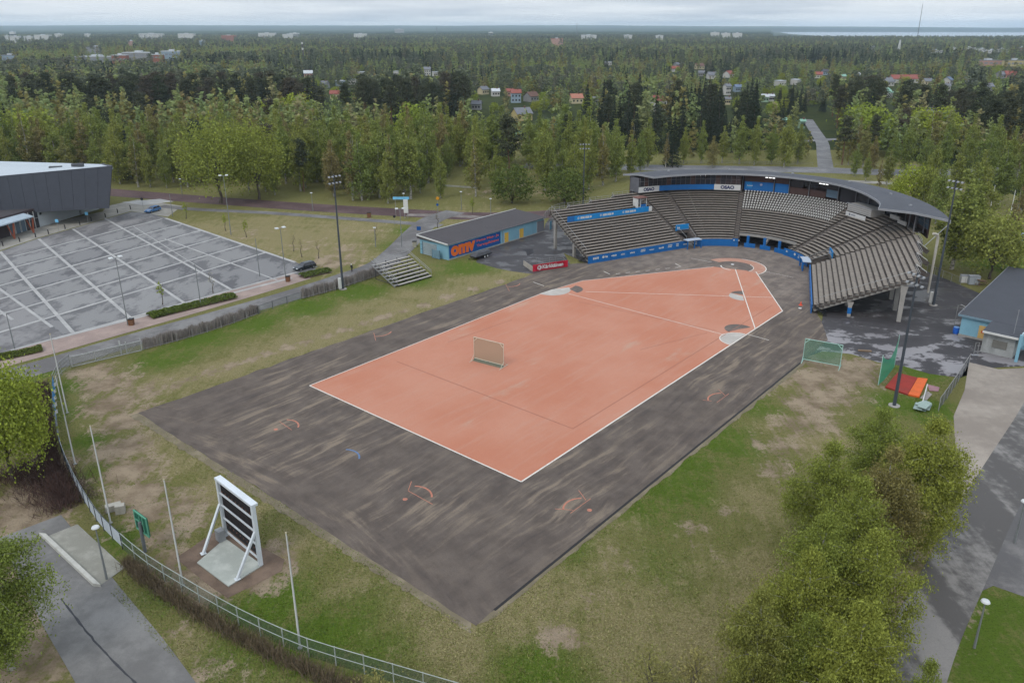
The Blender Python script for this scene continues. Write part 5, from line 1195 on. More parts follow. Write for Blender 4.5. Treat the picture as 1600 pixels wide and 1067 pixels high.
def tall_net():
    A = G(1372, 602); B = G(1397, 573); t = thing('ball_stop_net', 'sagging bright green net hung between two poles by the mats', 'net', A)
    mb = MB(); n = 8; V = []; F_ = []
    for i in range(n + 1):
        s = i / n; p = A.lerp(B, s); p = p + Vector((.25 * math.sin(PI * s), 0, 0)); ztop = 4.6 - 1.9 * math.sin(PI * s) ** .8 + .5 * s
        for j in range(5): V.append((p.x + .05 * math.sin(3 * j + i), p.y, .05 + (ztop - .05) * j / 4))
        if i:
            for j in range(4): F_.append(((i - 1) * 5 + j, i * 5 + j, i * 5 + j + 1, (i - 1) * 5 + j + 1))
    mb.add(V, F_).build('netting', m_net('bright_net', C(44, 158, 118), .82), t)
    for p, h in ((A, 4.7), (B, 5.2)): MB().tube([(p.x, p.y, .02), (p.x, p.y, h)], .05, 6).build('pole', mat('mint_tube', C(172, 206, 196)), t)
tall_net()
def mats_():
    q = [G(1383, 606), G(1402, 584), G(1433, 592), G(1418, 618)]; q2 = [G(1418.6, 618.2), G(1433.6, 592.2), G(1449, 594), G(1436, 622)]
    tag(MB().prism([(p.x, p.y) for p in q], .02, .22).build('landing_mat', mat('mat_red', C(150, 46, 36), stain=(C(120, 70, 60), .6))), 'dark red landing mat on the grass by the green net', 'mat')
    tag(MB().prism([(p.x, p.y) for p in q2], .02, .26).build('landing_mat', mat('mat_orange', C(220, 102, 46), var=.1, stain=(C(170, 96, 60), .5))), 'bright orange mat strip beside the dark red mat', 'mat')
    for nm, pts, m, lb in (('purple_sheet', [(1449, 601), (1468, 606), (1466, 612), (1452, 611)], mat('mauve_tarp', C(150, 112, 118)), 'mauve tarpaulin spread right of the orange mat'), ('grey_sheet', [(1437, 622), (1450, 612), (1456, 617), (1448, 626)], mat('grey_tarp', C(150, 142, 136)), 'grey crumpled tarpaulin below the orange mat')):
        o = tag(MB().prism([(p.x, p.y) for p in xy(pts)], .02, .10).build(nm, m), lb, 'tarpaulin')
    t = thing('steel_panel_pile', 'pile of pale steel fence panels dumped on the grass by the fence', 'panels', G(1440, 640)); rr = random.Random(5)
    for j in range(5):
        MB().cbox((rr.uniform(-.4, .9), rr.uniform(-.4, .8), .1 + .16 * j), (2.2, 1.1, .06), rr.uniform(.5, 1.0)).build('panel', mat('pale_panel', C(150, 168, 160)), t, world=False)
    MB().tube([(.5, 1, .7), (3.2, 5.4, 1.2)], .07, 6).build('long_tube', WHITEP, t, world=False); MB().tube([(.2, .6, .5), (2.6, 4.2, .9)], .06, 6).build('long_tube', RAIL, t, world=False)
mats_()
def barrier():
    A = G(832.5, 425); B = G(887, 417); A2 = G(818, 415); B2 = G(878, 408)
    t = thing('banner_barrier', 'low red banner reading Kärkkäinen on a fenced pen by the stand', 'barrier', A); f = Fr(A, B - A, t); L = (B - A).length
    RED = mat('banner_red', C(190, 28, 54), var=.06); REDD = mat('banner_dark_red', C(160, 22, 46), var=.06)
    bn = f.box(0, -.05, .05, L, .05, 1.5, 'banner', RED); f.box(.8, -.062, .1, L - .8, -.052, 1.45, 'banner_field', REDD, bn)
    mb = MB(); c = f.p(1.55, -.075, .78); mb.add([c + f.x * (.52 * math.cos(i * PI / 8)) + Vector((0, 0, .52 * math.sin(i * PI / 8))) for i in range(16)], [tuple(range(16))]); mb.build('round_logo', SIGNW, bn)
    mb = MB(); lettering(mb, 'K', f.p(1.28, -.085, .5), f.x, (0, 0, 1), .58, .55, bold=.05); mb.build('logo_letter', REDD, bn)
    mb = MB(); lettering(mb, 'Kärkkäinen', f.p(2.25, -.085, .42), f.x, (0, 0, 1), .84, L - 3.4, bold=.035); mb.build('lettering', SIGNW, bn)
    def rail(P_, Q, panel=None):
        n = max(2, int((Q - P_).length / 1.5))
        for z in (1.0, .55): MB().tube([P_ + Vector((0, 0, z)), Q + Vector((0, 0, z))], .03, 5).build('rail', RAIL, t)
        for j in range(n + 1): p = P_.lerp(Q, j / n); MB().tube([p + Vector((0, 0, .03)), p + Vector((0, 0, 1.15))], .03, 5).build('rail_post', RAIL, t)
    rail(A2, B2); rail(B2, B)
    g = Fr(A2, A - A2, t); W = (A - A2).length; g.box(0, -.04, .05, W - .1, .04, 1.15, 'side_board', mat('grubby_board', C(176, 168, 156), stain=(C(110, 100, 92), .8)))
    bb = thing('team_bench', 'low bench inside the red bannered pen', 'bench', A2.lerp(B, .5)); h = Fr(A2.lerp(B, .5), B - A, bb)
    h.box(-2, .3, .42, 2, .7, .48, 'seat', mat('green_seat', C(96, 130, 118))); [h.box(x, .35, .03, x + .08, .65, .42, 'leg', BLACKM) for x in (-1.8, 1.7)]
barrier()
t = thing('traffic_cone', 'small red marker cone on the gravel by the right wing of the stand', 'cone', G(1251, 477)); MB().tube([(0, 0, .02), (0, 0, .75)], [.24, .05], 10).build('cone', mat('cone_red', C(226, 92, 66)), t, world=False); MB().box(-.3, -.3, .015, .3, .3, .05).build('base', mat('cone_red', C(226, 92, 66)), t, world=False)
t = thing('white_plate', 'small white plate lying on the gravel below the red cone', 'plate', G(1250, 482)); MB().disc((0, 0), .3, .03, .08, 10).build('disc', WHITEP, t, world=False)
t = thing('timber_beam', 'short pale beam lying on the wet yard by the green net frame', 'beam', G(1351, 549)); MB().cbox((0, 0, .12), (2.0, .35, .2), -.15).build('beam', mat('old_timber', C(134, 112, 92), var=.2), t, world=False)
# kerb beam beside the access road
A = G(72, 837); B = G(157.5, 917); tag(MB().hexa([A + Vector((0, 0, .02)), B + Vector((0, 0, .02)), B + Vector((-.75, .1, .02)), A + Vector((-.75, .1, .02)), A + Vector((0.02, 0, .32)), B + Vector((.02, 0, .32)), B + Vector((-.7, .1, .32)), A + Vector((-.7, .1, .32))]).build('kerb_beam', mat('kerb_concrete', C(184, 182, 174), stain=(C(140, 136, 128), .5))), 'long concrete kerb beam between the pad and the access road', 'kerb')

# ------------------------------------------------------------------ fences
WIRE = m_net('wire_mesh', C(110, 122, 116), .26); WIREG = m_net('green_wire_mesh', C(74, 96, 82), .42)
def fence(name, label, pxs, H, bay, mesh_m, posts_m, rails=(1.0,), cat='fence', skip=(), n=4):
    path = smooth_path([G(*p) for p in pxs], 10); t = thing(name, label, cat, path[0])
    # resample to bays
    d = [0]; 
    for i in range(1, len(path)): d.append(d[-1] + (path[i] - path[i - 1]).length)
    nb = max(1, round(d[-1] / bay)); P_ = []
    for j in range(nb + 1):
        s = d[-1] * j / nb; i = next(k for k in range(1, len(d)) if d[k] >= s - 1e-6); u = (s - d[i - 1]) / max(1e-6, d[i] - d[i - 1]); P_.append(path[i - 1].lerp(path[i], u))
    for j, p in enumerate(P_): MB().tube([p + Vector((0, 0, .02)), p + Vector((0, 0, H + .05))], .05, 6).build('post', posts_m, t)
    for j in range(nb):
        a, b = P_[j], P_[j + 1]
        for r in rails: MB().tube([a + Vector((0, 0, H * r)), b + Vector((0, 0, H * r))], .035, 5).build('rail', posts_m, t)
        if mesh_m: MB().add([a + Vector((0, 0, .05)), b + Vector((0, 0, .05)), b + Vector((0, 0, H * max(rails) if rails else H)), a + Vector((0, 0, H * max(rails) if rails else H))], [(0, 1, 2, 3)]).build('wire_panel', mesh_m, t)
    return t, P_
fence('wire_fence', 'curved green wire fence with pale top rail round the lower left of the lawn', [(192, 858), (230, 890), (290, 928), (340, 958), (400, 990), (480, 1025), (560, 1050), (660, 1080), (760, 1110)], 1.9, 2.6, WIREG, mat('rail_pale', C(168, 174, 168), rough=.5), (1.0, .5))
t, P_ = fence('board_fence', 'curved fence of white and grey boards beside the dark bushes', [(89, 662), (96, 705), (112, 748), (135, 790), (160, 826), (192, 858)], 1.9, 2.2, None, mat('post_dark', C(76, 80, 84)), (1.0,))
for j in range(len(P_) - 1):
    a, b = P_[j], P_[j + 1]; k = j / (len(P_) - 1)
    MB().hexa([a + Vector((.03, 0, .25)), b + Vector((.03, 0, .25)), b + Vector((.09, 0, .25)), a + Vector((.09, 0, .25)), a + Vector((.03, 0, 1.85)), b + Vector((.03, 0, 1.85)), b + Vector((.09, 0, 1.85)), a + Vector((.09, 0, 1.85))]).build('board', mat('board_white', C(186, 194, 202)) if k > .2 else mat('board_grey', C(126, 132, 140)), t)
t, P_ = fence('banner_fence', 'fence bay hung with a bright blue banner behind the left flagpoles', [(86, 608), (86, 635), (89, 662)], 2.0, 2.2, None, mat('post_dark', C(76, 80, 84)), (1.0,))
for j in range(len(P_) - 1):
    a, b = P_[j], P_[j + 1]; MB().hexa([a + Vector((.03, 0, .2)), b + Vector((.03, 0, .2)), b + Vector((.07, 0, .2)), a + Vector((.07, 0, .2)), a + Vector((.03, 0, 1.95)), b + Vector((.03, 0, 1.95)), b + Vector((.07, 0, 1.95)), a + Vector((.07, 0, 1.95))]).build('banner', BLUE2, t)
    MB().cbox(a.lerp(b, .5) + Vector((.09, 0, 1.1)), (.02, 1.0, .5)).build('banner_print', SIGNW, t)
fence('rail_fence', 'steel rail fence between the gate and the blue banner', [(111, 575), (98, 585), (90, 598), (86, 608)], 2.2, 2.2, WIRE, RAIL, (1.0, .75, .5, .25))
# sliding gate
def gate():
    A = G(113, 574); B = G(222, 548); t = thing('sliding_gate', 'long pale wire-mesh sliding gate between path and lawn', 'gate', A); f = Fr(A, B - A, t); L = (B - A).length; gm = mat('gate_steel', C(176, 178, 176), rough=.5)
    f.box(.1, -.03, .15, L, .03, 1.7, 'mesh_panel', m_net('gate_mesh', C(150, 150, 146), .35))
    for z in (.12, 1.7): MB().bar(f.p(0, 0, z), f.p(L, 0, z), .1).build('rail', gm, t)
    for x in (0, L * .33, L * .7, L * .78, L): MB().bar(f.p(x, 0, .12), f.p(x, 0, 1.75 if x < L * .6 else 2.1), .1).build('upright', gm, t)
    for x0, x1 in ((L * .33, L * .7), (L * .78, L)): MB().bar(f.p(x0, 0, .15), f.p(x1, 0, 1.68), .06).build('brace', gm, t)
    MB().bar(f.p(L * .7, .1, .02), f.p(L * .7, .1, 2.4), .16).build('gate_post', gm, t)
gate()
# bare clipped hedges of upright twigs with a wire fence in front
TWIG = mat('bare_twigs', C(150, 142, 136), rough=.9, var=.25, scale=3); TWIGB = mat('brown_twigs', C(86, 66, 60), rough=.9, var=.25, scale=3)
def twig_hedge(name, label, pxs, H, W, m, per_m=34, lean=.22, seed=1, r=.018, cat='hedge'):
    path = smooth_path([G(*p) for p in pxs], 8); rg = np.random.default_rng(seed)
    P_ = np.array([[p.x, p.y] for p in path]); seg = np.linalg.norm(np.diff(P_, axis=0), axis=1); cum = np.concatenate([[0], np.cumsum(seg)]); n = int(cum[-1] * per_m)
    s = np.sort(rg.uniform(0, cum[-1], n)); i = np.clip(np.searchsorted(cum, s) - 1, 0, len(seg) - 1); u = (s - cum[i]) / np.maximum(seg[i], 1e-6)
    c = P_[i] + (P_[i + 1] - P_[i]) * u[:, None]; d = (P_[i + 1] - P_[i]) / np.maximum(seg[i], 1e-6)[:, None]; nn = np.stack([-d[:, 1], d[:, 0]], 1)
    clump = .90 + .10 * np.sin(s * 1.9 + 2 * np.sin(s * .7)); base = c + nn * rg.normal(0, W * .25, n)[:, None] - np.array([path[0].x, path[0].y])
    h = H * clump * rg.uniform(.75, 1.03, n); top = base + rg.normal(0, lean, (n, 2)); V = np.zeros((n, 4, 3)); w = r * rg.uniform(.7, 1.7, n)
    an = rg.uniform(0, PI, n); wx = np.stack([np.cos(an), np.sin(an)], 1) * w[:, None]
    V[:, 0, :2] = base - wx; V[:, 1, :2] = base + wx; V[:, 2, :2] = top + wx * .5; V[:, 3, :2] = top - wx * .5; V[:, 2, 2] = h; V[:, 3, 2] = h; V[:, :2, 2] = .01
    F4 = np.arange(n * 4).reshape(n, 4); t = thing(name, label, cat, (path[0].x, path[0].y, 0)); o = obj('twigs', np_mesh('twigs', V.reshape(-1, 3), [F4], m), t); o['kind'] = 'stuff'; return t
twig_hedge('bare_hedge', 'clipped bare grey hedge left of the gap, along the path', [(224, 545), (290, 527), (350, 508), (404, 488)], 1.9, 1.0, TWIG, 130, .08, 1, .03)
twig_hedge('bare_hedge', 'clipped bare grey hedge between the tall mast and the bleacher', [(472, 466), (520, 453), (560, 440), (596, 428)], 2.1, 1.0, TWIG, 130, .08, 2, .03)
twig_hedge('bramble_bush', 'dark brown leafless thicket outside the curved wire fence', [(196, 880), (240, 915), (300, 955), (380, 1000), (470, 1045), (560, 1080)], 1.05, 1.5, mat('olive_twigs', C(112, 98, 78), rough=.9, var=.3, scale=3), 130, .35, 3, .02, 'bush')
twig_hedge('bramble_bush', 'dark leafless thicket behind the white board fence at the left', [(66, 610), (67, 650), (74, 700), (86, 745), (104, 788)], 1.7, 1.5, TWIGB, 220, .4, 4, .022, 'bush')
twig_hedge('bramble_bush', 'brown leafless scrub under the bright green tree at the left', [(20, 735), (50, 745), (80, 760), (110, 795)], 1.2, 6.0, TWIGB, 220, .6, 5, .02, 'bush')
fence('wire_fence', 'low wire fence with posts in front of the left grey hedge', [(224, 547), (290, 530), (350, 511), (404, 491)], 1.3, 2.8, None, mat('post_grey2', C(150, 148, 144)), (.15,))
fence('wire_fence', 'wire fence with dark posts in the gap between the grey hedges', [(404, 491), (440, 478), (472, 468)], 1.5, 3.6, WIRE, mat('post_dark', C(76, 80, 84)), (1.0,))
fence('wire_fence', 'low wire fence with posts in front of the hedge by the bleacher', [(472, 468), (520, 455), (560, 442), (596, 430)], 1.6, 2.6, None, mat('post_grey2', C(150, 148, 144)), (.2,))
fence('wire_fence', 'grey mesh fence running down beside the gravel lot on the right', [(1513, 572), (1500, 592), (1485, 615), (1466, 642)], 2.0, 2.4, m_net('dense_mesh', C(92, 96, 104), .6), mat('post_grey2', C(150, 148, 144)), (1.0,))
fence('wire_fence', 'wire fence at the back of the yard behind the right end of the stand', [(1448, 424), (1475, 436), (1500, 446)], 1.6, 2.6, WIRE, mat('post_grey2', C(150, 148, 144)), (1.0,))
fence('wire_fence', 'wire fence behind the left end of the stand beside the shed', [(850, 345), (858, 336), (868, 330), (882, 326)], 1.8, 2.4, WIRE, mat('post_grey2', C(150, 148, 144)), (1.0,))
fence('guard_rail', 'long street railing along the road behind the grandstand', [(1050, 256), (1150, 257), (1270, 259)], 1.1, 6, None, mat('post_grey2', C(150, 148, 144)), (1.0, .5), 'railing')
fence('guard_rail', 'street railing right of the side road mouth behind the grandstand', [(1305, 260), (1400, 262), (1480, 262)], 1.1, 6, None, mat('post_grey2', C(150, 148, 144)), (1.0, .5), 'railing')
# pale low wall seen between the birch trunks
A = G(690, 291); B = G(748, 295); tag(MB().bar(A + Vector((0, 0, .25)), B + Vector((0, 0, .25)), .3, .5).build('low_wall', mat('pale_wall', C(160, 160, 150))), 'low pale wall seen between the birch trunks behind the shed', 'wall')

# ------------------------------------------------------------------ vehicles
def car(label, loc, rz, col, name='parked_car', estate=True, L=4.6, W=1.82, H=1.5):
    t = thing(name, label, 'car', loc, rz); pm = mat('car_paint_%02x' % (int(col[0] * 255) * 7 + int(col[2] * 255)), col, rough=.25, var=.03, spec=.6)
    h = L / 2
    prof = [(-h, .32), (-h + .05, .72), (-h + .12, .95), (-h + .35, 1.0), (h - 1.45, .98), (h - .25, .80), (h - .02, .62), (h, .34)]
    mb = MB(); n = len(prof)
    for side, y in ((0, -W / 2), (1, W / 2)): pass
    V = []; ys = [-W / 2, -W / 2 + .12, W / 2 - .12, W / 2]; zs = [(.0, 0.0), (.0, .0), (.0, .0), (.0, 0.0)]
    for j, y in enumerate(ys):
        tuck = .06 if j in (0, 3) else 0
        V += [(x * (1 - tuck * .35), y, z - (tuck if z > .6 else 0)) for x, z in prof]
    F_ = []
    for j in range(3):
        for i in range(n): F_.append((j * n + i, j * n + (i + 1) % n, (j + 1) * n + (i + 1) % n, (j + 1) * n + i))
    F_ += [tuple(range(n - 1, -1, -1)), tuple(3 * n + i for i in range(n))]
    body = mb.add(V, F_).build('body', pm, t, world=False)
    x0, x1 = -h + (.18 if estate else .75), h - 1.35; tx0, tx1 = x0 + (.28 if estate else .6), x1 - .75; g = W / 2 - .08; tg = W / 2 - .28
    MB().hexa([(x0, -g, .97), (x1, -g, .97), (x1, g, .97), (x0, g, .97), (tx0, -tg, H - .06), (tx1, -tg, H - .06), (tx1, tg, H - .06), (tx0, tg, H - .06)]).build('glasshouse', GLASS, t, world=False)
    MB().hexa([(tx0 - .05, -tg - .02, H - .07), (tx1 + .05, -tg - .02, H - .07), (tx1 + .05, tg + .02, H - .07), (tx0 - .05, tg + .02, H - .07), (tx0 + .06, -tg + .08, H), (tx1 - .06, -tg + .08, H), (tx1 - .06, tg - .08, H), (tx0 + .06, tg - .08, H)]).build('roof', pm, t, world=False)
    for xa, ta in ((x0 + 1.25, tx0 + .95), (x1 - .15, tx1 - .02)):
        for s in (-1, 1): MB().bar((xa, s * (g + .01), .97), (ta, s * (tg + .01), H - .06), .07).build('pillar', pm, t, world=False)
    for x in (-h + .82, h - .85):
        for s in (-1, 1):
            w = MB().tube([(x, s * (W / 2 - .2), .32), (x, s * (W / 2 + .01), .32)], .32, 16).build('wheel', mat('tyre', C(28, 28, 28)), t, world=False)
            MB().tube([(x, s * (W / 2 + .012), .32), (x, s * (W / 2 + .025), .32)], .2, 12).build('rim', mat('rim', C(150, 152, 156), metal=.6, rough=.35), w, world=False)
    for s in (-1, 1):
        MB().cbox((h - .1, s * (W / 2 - .32), .68), (.18, .42, .14)).build('headlight', mat('head_lens', C(210, 214, 216), rough=.15), t, world=False)
        MB().cbox((-h + .06, s * (W / 2 - .25), .82), (.10, .3, .18)).build('tail_light', mat('tail_lens', C(150, 30, 26), rough=.2), t, world=False)
        MB().cbox((x1 - .35, s * (W / 2 + .06), 1.0), (.16, .16, .12)).build('mirror', pm, t, world=False)
    return t
car('light blue car driving at the far corner of the parking lot', G(239, 331), math.atan2(*(reversed((G(228, 334) - G(250, 328)).xy))), C(74, 120, 170))
car('black estate car parked at the right corner of the parking lot', G(476.5, 420.5), math.atan2(*(reversed((G(465, 424) - G(488, 418)).xy))), C(34, 40, 46), L=4.8)
car('white car seen between the trees far behind the stand on the right', G(1443, 218), .2, C(214, 216, 218))
car('white and blue van end parked at the far right edge beyond the lawn', G(1598, 378), 2.6, C(180, 200, 220), L=5.2, H=2.1)
def trailer():
    c = G(745, 401); e = (G(770, 395) - G(720, 407)).normalized(); t = thing('car_trailer', 'black flatbed car trailer with grey cover parked along the blue shed', 'trailer', c - shed_f.y * 1.2); f = Fr(t.location, shed_f.x, t)
    f.box(-2.6, -.95, .55, 2.6, .95, .78, 'bed', BLACKM)
    MB().hexa([f.p(-2.6, -.95, .8), f.p(2.6, -.95, .8), f.p(2.6, .95, .8), f.p(-2.6, .95, .8), f.p(-1.7, -.6, 1.5), f.p(2.5, -.7, 1.35), f.p(2.5, .7, 1.35), f.p(-1.7, .6, 1.5)]).build('cover', mat('grey_cover', C(78, 79, 84), var=.12), t)
    MB().bar(f.p(-2.6, 0, .62), f.p(-3.9, 0, .5), .12).build('drawbar', BLACKM, t)
    for x in (.2, 1.1):
        for y in (-1.05, .9):
            w = MB().tube([f.p(x, y, .34), f.p(x, y + .18, .34)], .33, 14).build('wheel', mat('tyre', C(28, 28, 28)), t); MB().tube([f.p(x, y - .012 if y < 0 else y + .182, .34), f.p(x, y - .03 if y < 0 else y + .2, .34)], .2, 10).build('rim', mat('rim_white', C(206, 206, 204)), w)
        f.box(x - .45, -1.1, .7, x + .45, -.96, .78, 'mudguard', BLACKM)
trailer()
# ------------------------------------------------------------------ the walker on the path
def person():
    loc = G(550, 425); t = thing('person', 'person in dark clothes and a pale cap walking on the path', 'person', loc, rad(-30))
    J = dict(pel=(0, 0, .94), chest=(0, -.03, 1.3), neck=(0, -.02, 1.47), head=(0, -.05, 1.60), crown=(0, -.05, 1.74),
             hl=(.10, 0, .90), kl=(.11, -.22, .50), al=(.11, -.20, .08), fl=(.12, -.40, .05), hr=(-.10, 0, .90), kr=(-.11, .12, .50), ar=(-.11, .34, .12), fr=(-.11, .20, .04),
             sl=(.20, -.02, 1.40), el=(.25, .12, 1.12), wl=(.25, .02, .88), gl=(.25, -.03, .78), sr=(-.20, -.02, 1.40), er=(-.25, -.06, 1.12), wr=(-.24, -.26, .95), gr=(-.23, -.34, .90))
    Rr = dict(pel=.16, chest=.17, neck=.06, head=.10, crown=.07, hl=.10, kl=.07, al=.05, fl=.04, hr=.10, kr=.07, ar=.05, fr=.04, sl=.08, el=.05, wl=.04, gl=.035, sr=.08, er=.05, wr=.04, gr=.035)
    ks = list(J); E_ = [('pel', 'chest'), ('chest', 'neck'), ('neck', 'head'), ('head', 'crown'), ('pel', 'hl'), ('hl', 'kl'), ('kl', 'al'), ('al', 'fl'), ('pel', 'hr'), ('hr', 'kr'), ('kr', 'ar'), ('ar', 'fr'), ('chest', 'sl'), ('sl', 'el'), ('el', 'wl'), ('wl', 'gl'), ('chest', 'sr'), ('sr', 'er'), ('er', 'wr'), ('wr', 'gr')]
    me = bpy.data.meshes.new('body'); me.from_pydata([J[k] for k in ks], [(ks.index(a), ks.index(b)) for a, b in E_], []); me.materials.append(mat('dark_clothes', C(38, 38, 46), var=.1))
    o = obj('body', me, t); md = o.modifiers.new('skin', 'SKIN')
    if not me.skin_vertices: me.attributes.new  # layer is made by the modifier below
    bm = bmesh.new(); bm.from_mesh(me); lay = bm.verts.layers.skin.verify(); bm.verts.ensure_lookup_table()
    for i, k in enumerate(ks): bm.verts[i][lay].radius = (Rr[k], Rr[k] * (.75 if k in ('chest', 'pel') else 1)); bm.verts[i][lay].use_root = (k == 'pel')
    bm.to_mesh(me); bm.free(); s2 = o.modifiers.new('sub', 'SUBSURF'); s2.levels = 1; s2.render_levels = 1
    MB().tube([(0, -.05, 1.62), (0, -.05, 1.70), (0, -.05, 1.80)], [.125, .12, .05], 10).build('cap', WHITEP, t, world=False); MB().box(-.08, -.26, 1.64, .08, -.14, 1.67).build('cap_peak', WHITEP, t, world=False)
    MB().tube([(0, -.05, 1.52), (0, -.055, 1.62)], [.085, .1], 10).build('face', mat('skin', C(214, 170, 144)), t, world=False)
person()

# ------------------------------------------------------------------ tree models
def m_leaf(name, a, b, c2, trans=.35, rough=.8):
    m = bpy.data.materials.new(name); m.use_nodes = True; nt = m.node_tree; nt.nodes.clear()
    out = nt.nodes.new('ShaderNodeOutputMaterial'); d = nt.nodes.new('ShaderNodeBsdfDiffuse'); tr = nt.nodes.new('ShaderNodeBsdfTranslucent'); mx = nt.nodes.new('ShaderNodeMixShader')
    oi = nt.nodes.new('ShaderNodeObjectInfo'); geo = nt.nodes.new('ShaderNodeNewGeometry')
    col = mixrgb(nt, oi.outputs['Random'], a, b)
    r3 = math_n(nt, 'FRACT', math_n(nt, 'MULTIPLY', oi.outputs['Random'], 17.13))
    col = mixrgb(nt, ramp(nt, r3, .72, .98), col, c2)
    isl = nt.nodes.new('ShaderNodeMapRange'); nt.links.new(geo.outputs['Random Per Island'], isl.inputs[0]); isl.inputs[3].default_value = .62; isl.inputs[4].default_value = 1.38
    hv = nt.nodes.new('ShaderNodeVectorMath'); hv.operation = 'SCALE'; nt.links.new(col, hv.inputs[0]); nt.links.new(isl.outputs[0], hv.inputs['Scale'])
    nt.links.new(hv.outputs[0], d.inputs[0]); nt.links.new(hv.outputs[0], tr.inputs[0]); mx.inputs[0].default_value = trans
    nt.links.new(d.outputs[0], mx.inputs[1]); nt.links.new(tr.outputs[0], mx.inputs[2]); nt.links.new(mx.outputs[0], out.inputs[0]); return m
LEAF_B = m_leaf('birch_leaf', (.240, .255, .066, 1), (.180, .225, .064, 1), (.235, .200, .085, 1), .28)
LEAF_BR = m_leaf('brown_birch_leaf', (.235, .205, .078, 1), (.215, .205, .072, 1), (.210, .170, .082, 1), .28)
LEAF_P = m_leaf('pine_needle', (.062, .074, .044, 1), (.076, .082, .050, 1), (.088, .076, .056, 1), .12)
LEAF_S = m_leaf('spruce_needle', (.036, .048, .032, 1), (.046, .056, .038, 1), (.034, .042, .036, 1), .1)
LEAF_G = m_leaf('bright_leaf', (.275, .315, .048, 1), (.230, .285, .052, 1), (.280, .300, .052, 1), .3)
LEAF_W = m_leaf('willow_leaf', (.235, .262, .055, 1), (.215, .255, .058, 1), (.235, .250, .058, 1), .3)
LEAF_H = m_leaf('hedge_leaf', (.105, .138, .034, 1), (.097, .125, .034, 1), (.113, .133, .036, 1), .2)
LEAF_N = m_leaf('near_birch_leaf', (.235, .255, .052, 1), (.185, .232, .054, 1), (.215, .225, .058, 1), .25)
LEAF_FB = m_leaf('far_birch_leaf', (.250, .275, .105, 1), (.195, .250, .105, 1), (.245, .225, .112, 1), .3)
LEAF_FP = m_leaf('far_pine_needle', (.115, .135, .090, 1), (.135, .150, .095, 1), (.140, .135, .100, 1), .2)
def m_bark(name, c0, c1, sc, mp):
    m, nt, b = newmat(name); p = objcoord(nt); f = ramp(nt, noise(nt, p, sc, 4, .6, (mp,)), .50, .60)
    nt.links.new(mixrgb(nt, f, c0, c1), b.inputs['Base Color']); b.inputs['Roughness'].default_value = .9; return m
BARK_B = m_bark('birch_bark', C(168, 164, 154), C(60, 54, 50), 1.6, (1.5, 1.5, 4)); BARK_P = m_bark('pine_bark', C(120, 88, 68), C(80, 62, 52), 1.5, (3, 3, .6)); BARK_D = m_bark('grey_bark', C(92, 82, 72), C(58, 50, 44), 1.5, (3, 3, .6))

def quads(P_, size, rg, aspect=.6, droop=0.0, spread=.35):
    """leaf faces round the points: random turn, optional hanging"""
    n = len(P_); d = rg.normal(0, 1, (n, 3)); d[:, 2] -= droop; d /= np.linalg.norm(d, axis=1)[:, None]
    e = rg.normal(0, 1, (n, 3)); e -= d * np.sum(e * d, 1)[:, None]; e /= np.linalg.norm(e, axis=1)[:, None]
    s = size * rg.uniform(1 - spread, 1 + spread, n)[:, None]; a = d * s; b = e * s * aspect
    V = np.stack([P_ - a * .5, P_ + b * .5, P_ + a * .5, P_ - b * .5], 1)
    return V.reshape(-1, 3), np.arange(4 * n).reshape(n, 4)
def limb_pts(st, en, t, bow):
    p = st + (en - st) * t[:, None]; p[:, 2] += bow * np.sin(np.pi * t); return p
def trunk_mesh(name, H, r0, limbs, m, rg, lean=.3, top=.94, nseg=7, limb_r=.35, sides=7):
    mb = MB(); ax, ay = rg.normal(0, lean, 2); wob = rg.normal(0, .12, (nseg + 1, 2))
    path = [(ax * (i / nseg) ** 1.5 + wob[i][0] * (i > 0), ay * (i / nseg) ** 1.5 + wob[i][1] * (i > 0), H * top * i / nseg) for i in range(nseg + 1)]
    mb.tube(path, [r0 * (1.25 if i == 0 else (1 - .86 * i / nseg)) for i in range(nseg + 1)], sides, False)
    for (st, en, bow) in limbs:
        st = np.array(st); en = np.array(en); k = [0, .35, .7, 1]
        pts = [tuple(st + (en - st) * t + np.array([0, 0, bow * math.sin(PI * t)])) for t in k]; rr = max(.02, r0 * limb_r * (1 - .7 * st[2] / H))
        mb.tube(pts, [rr, rr * .7, rr * .4, rr * .12], 4, False)
    return mb.mesh(name, m)
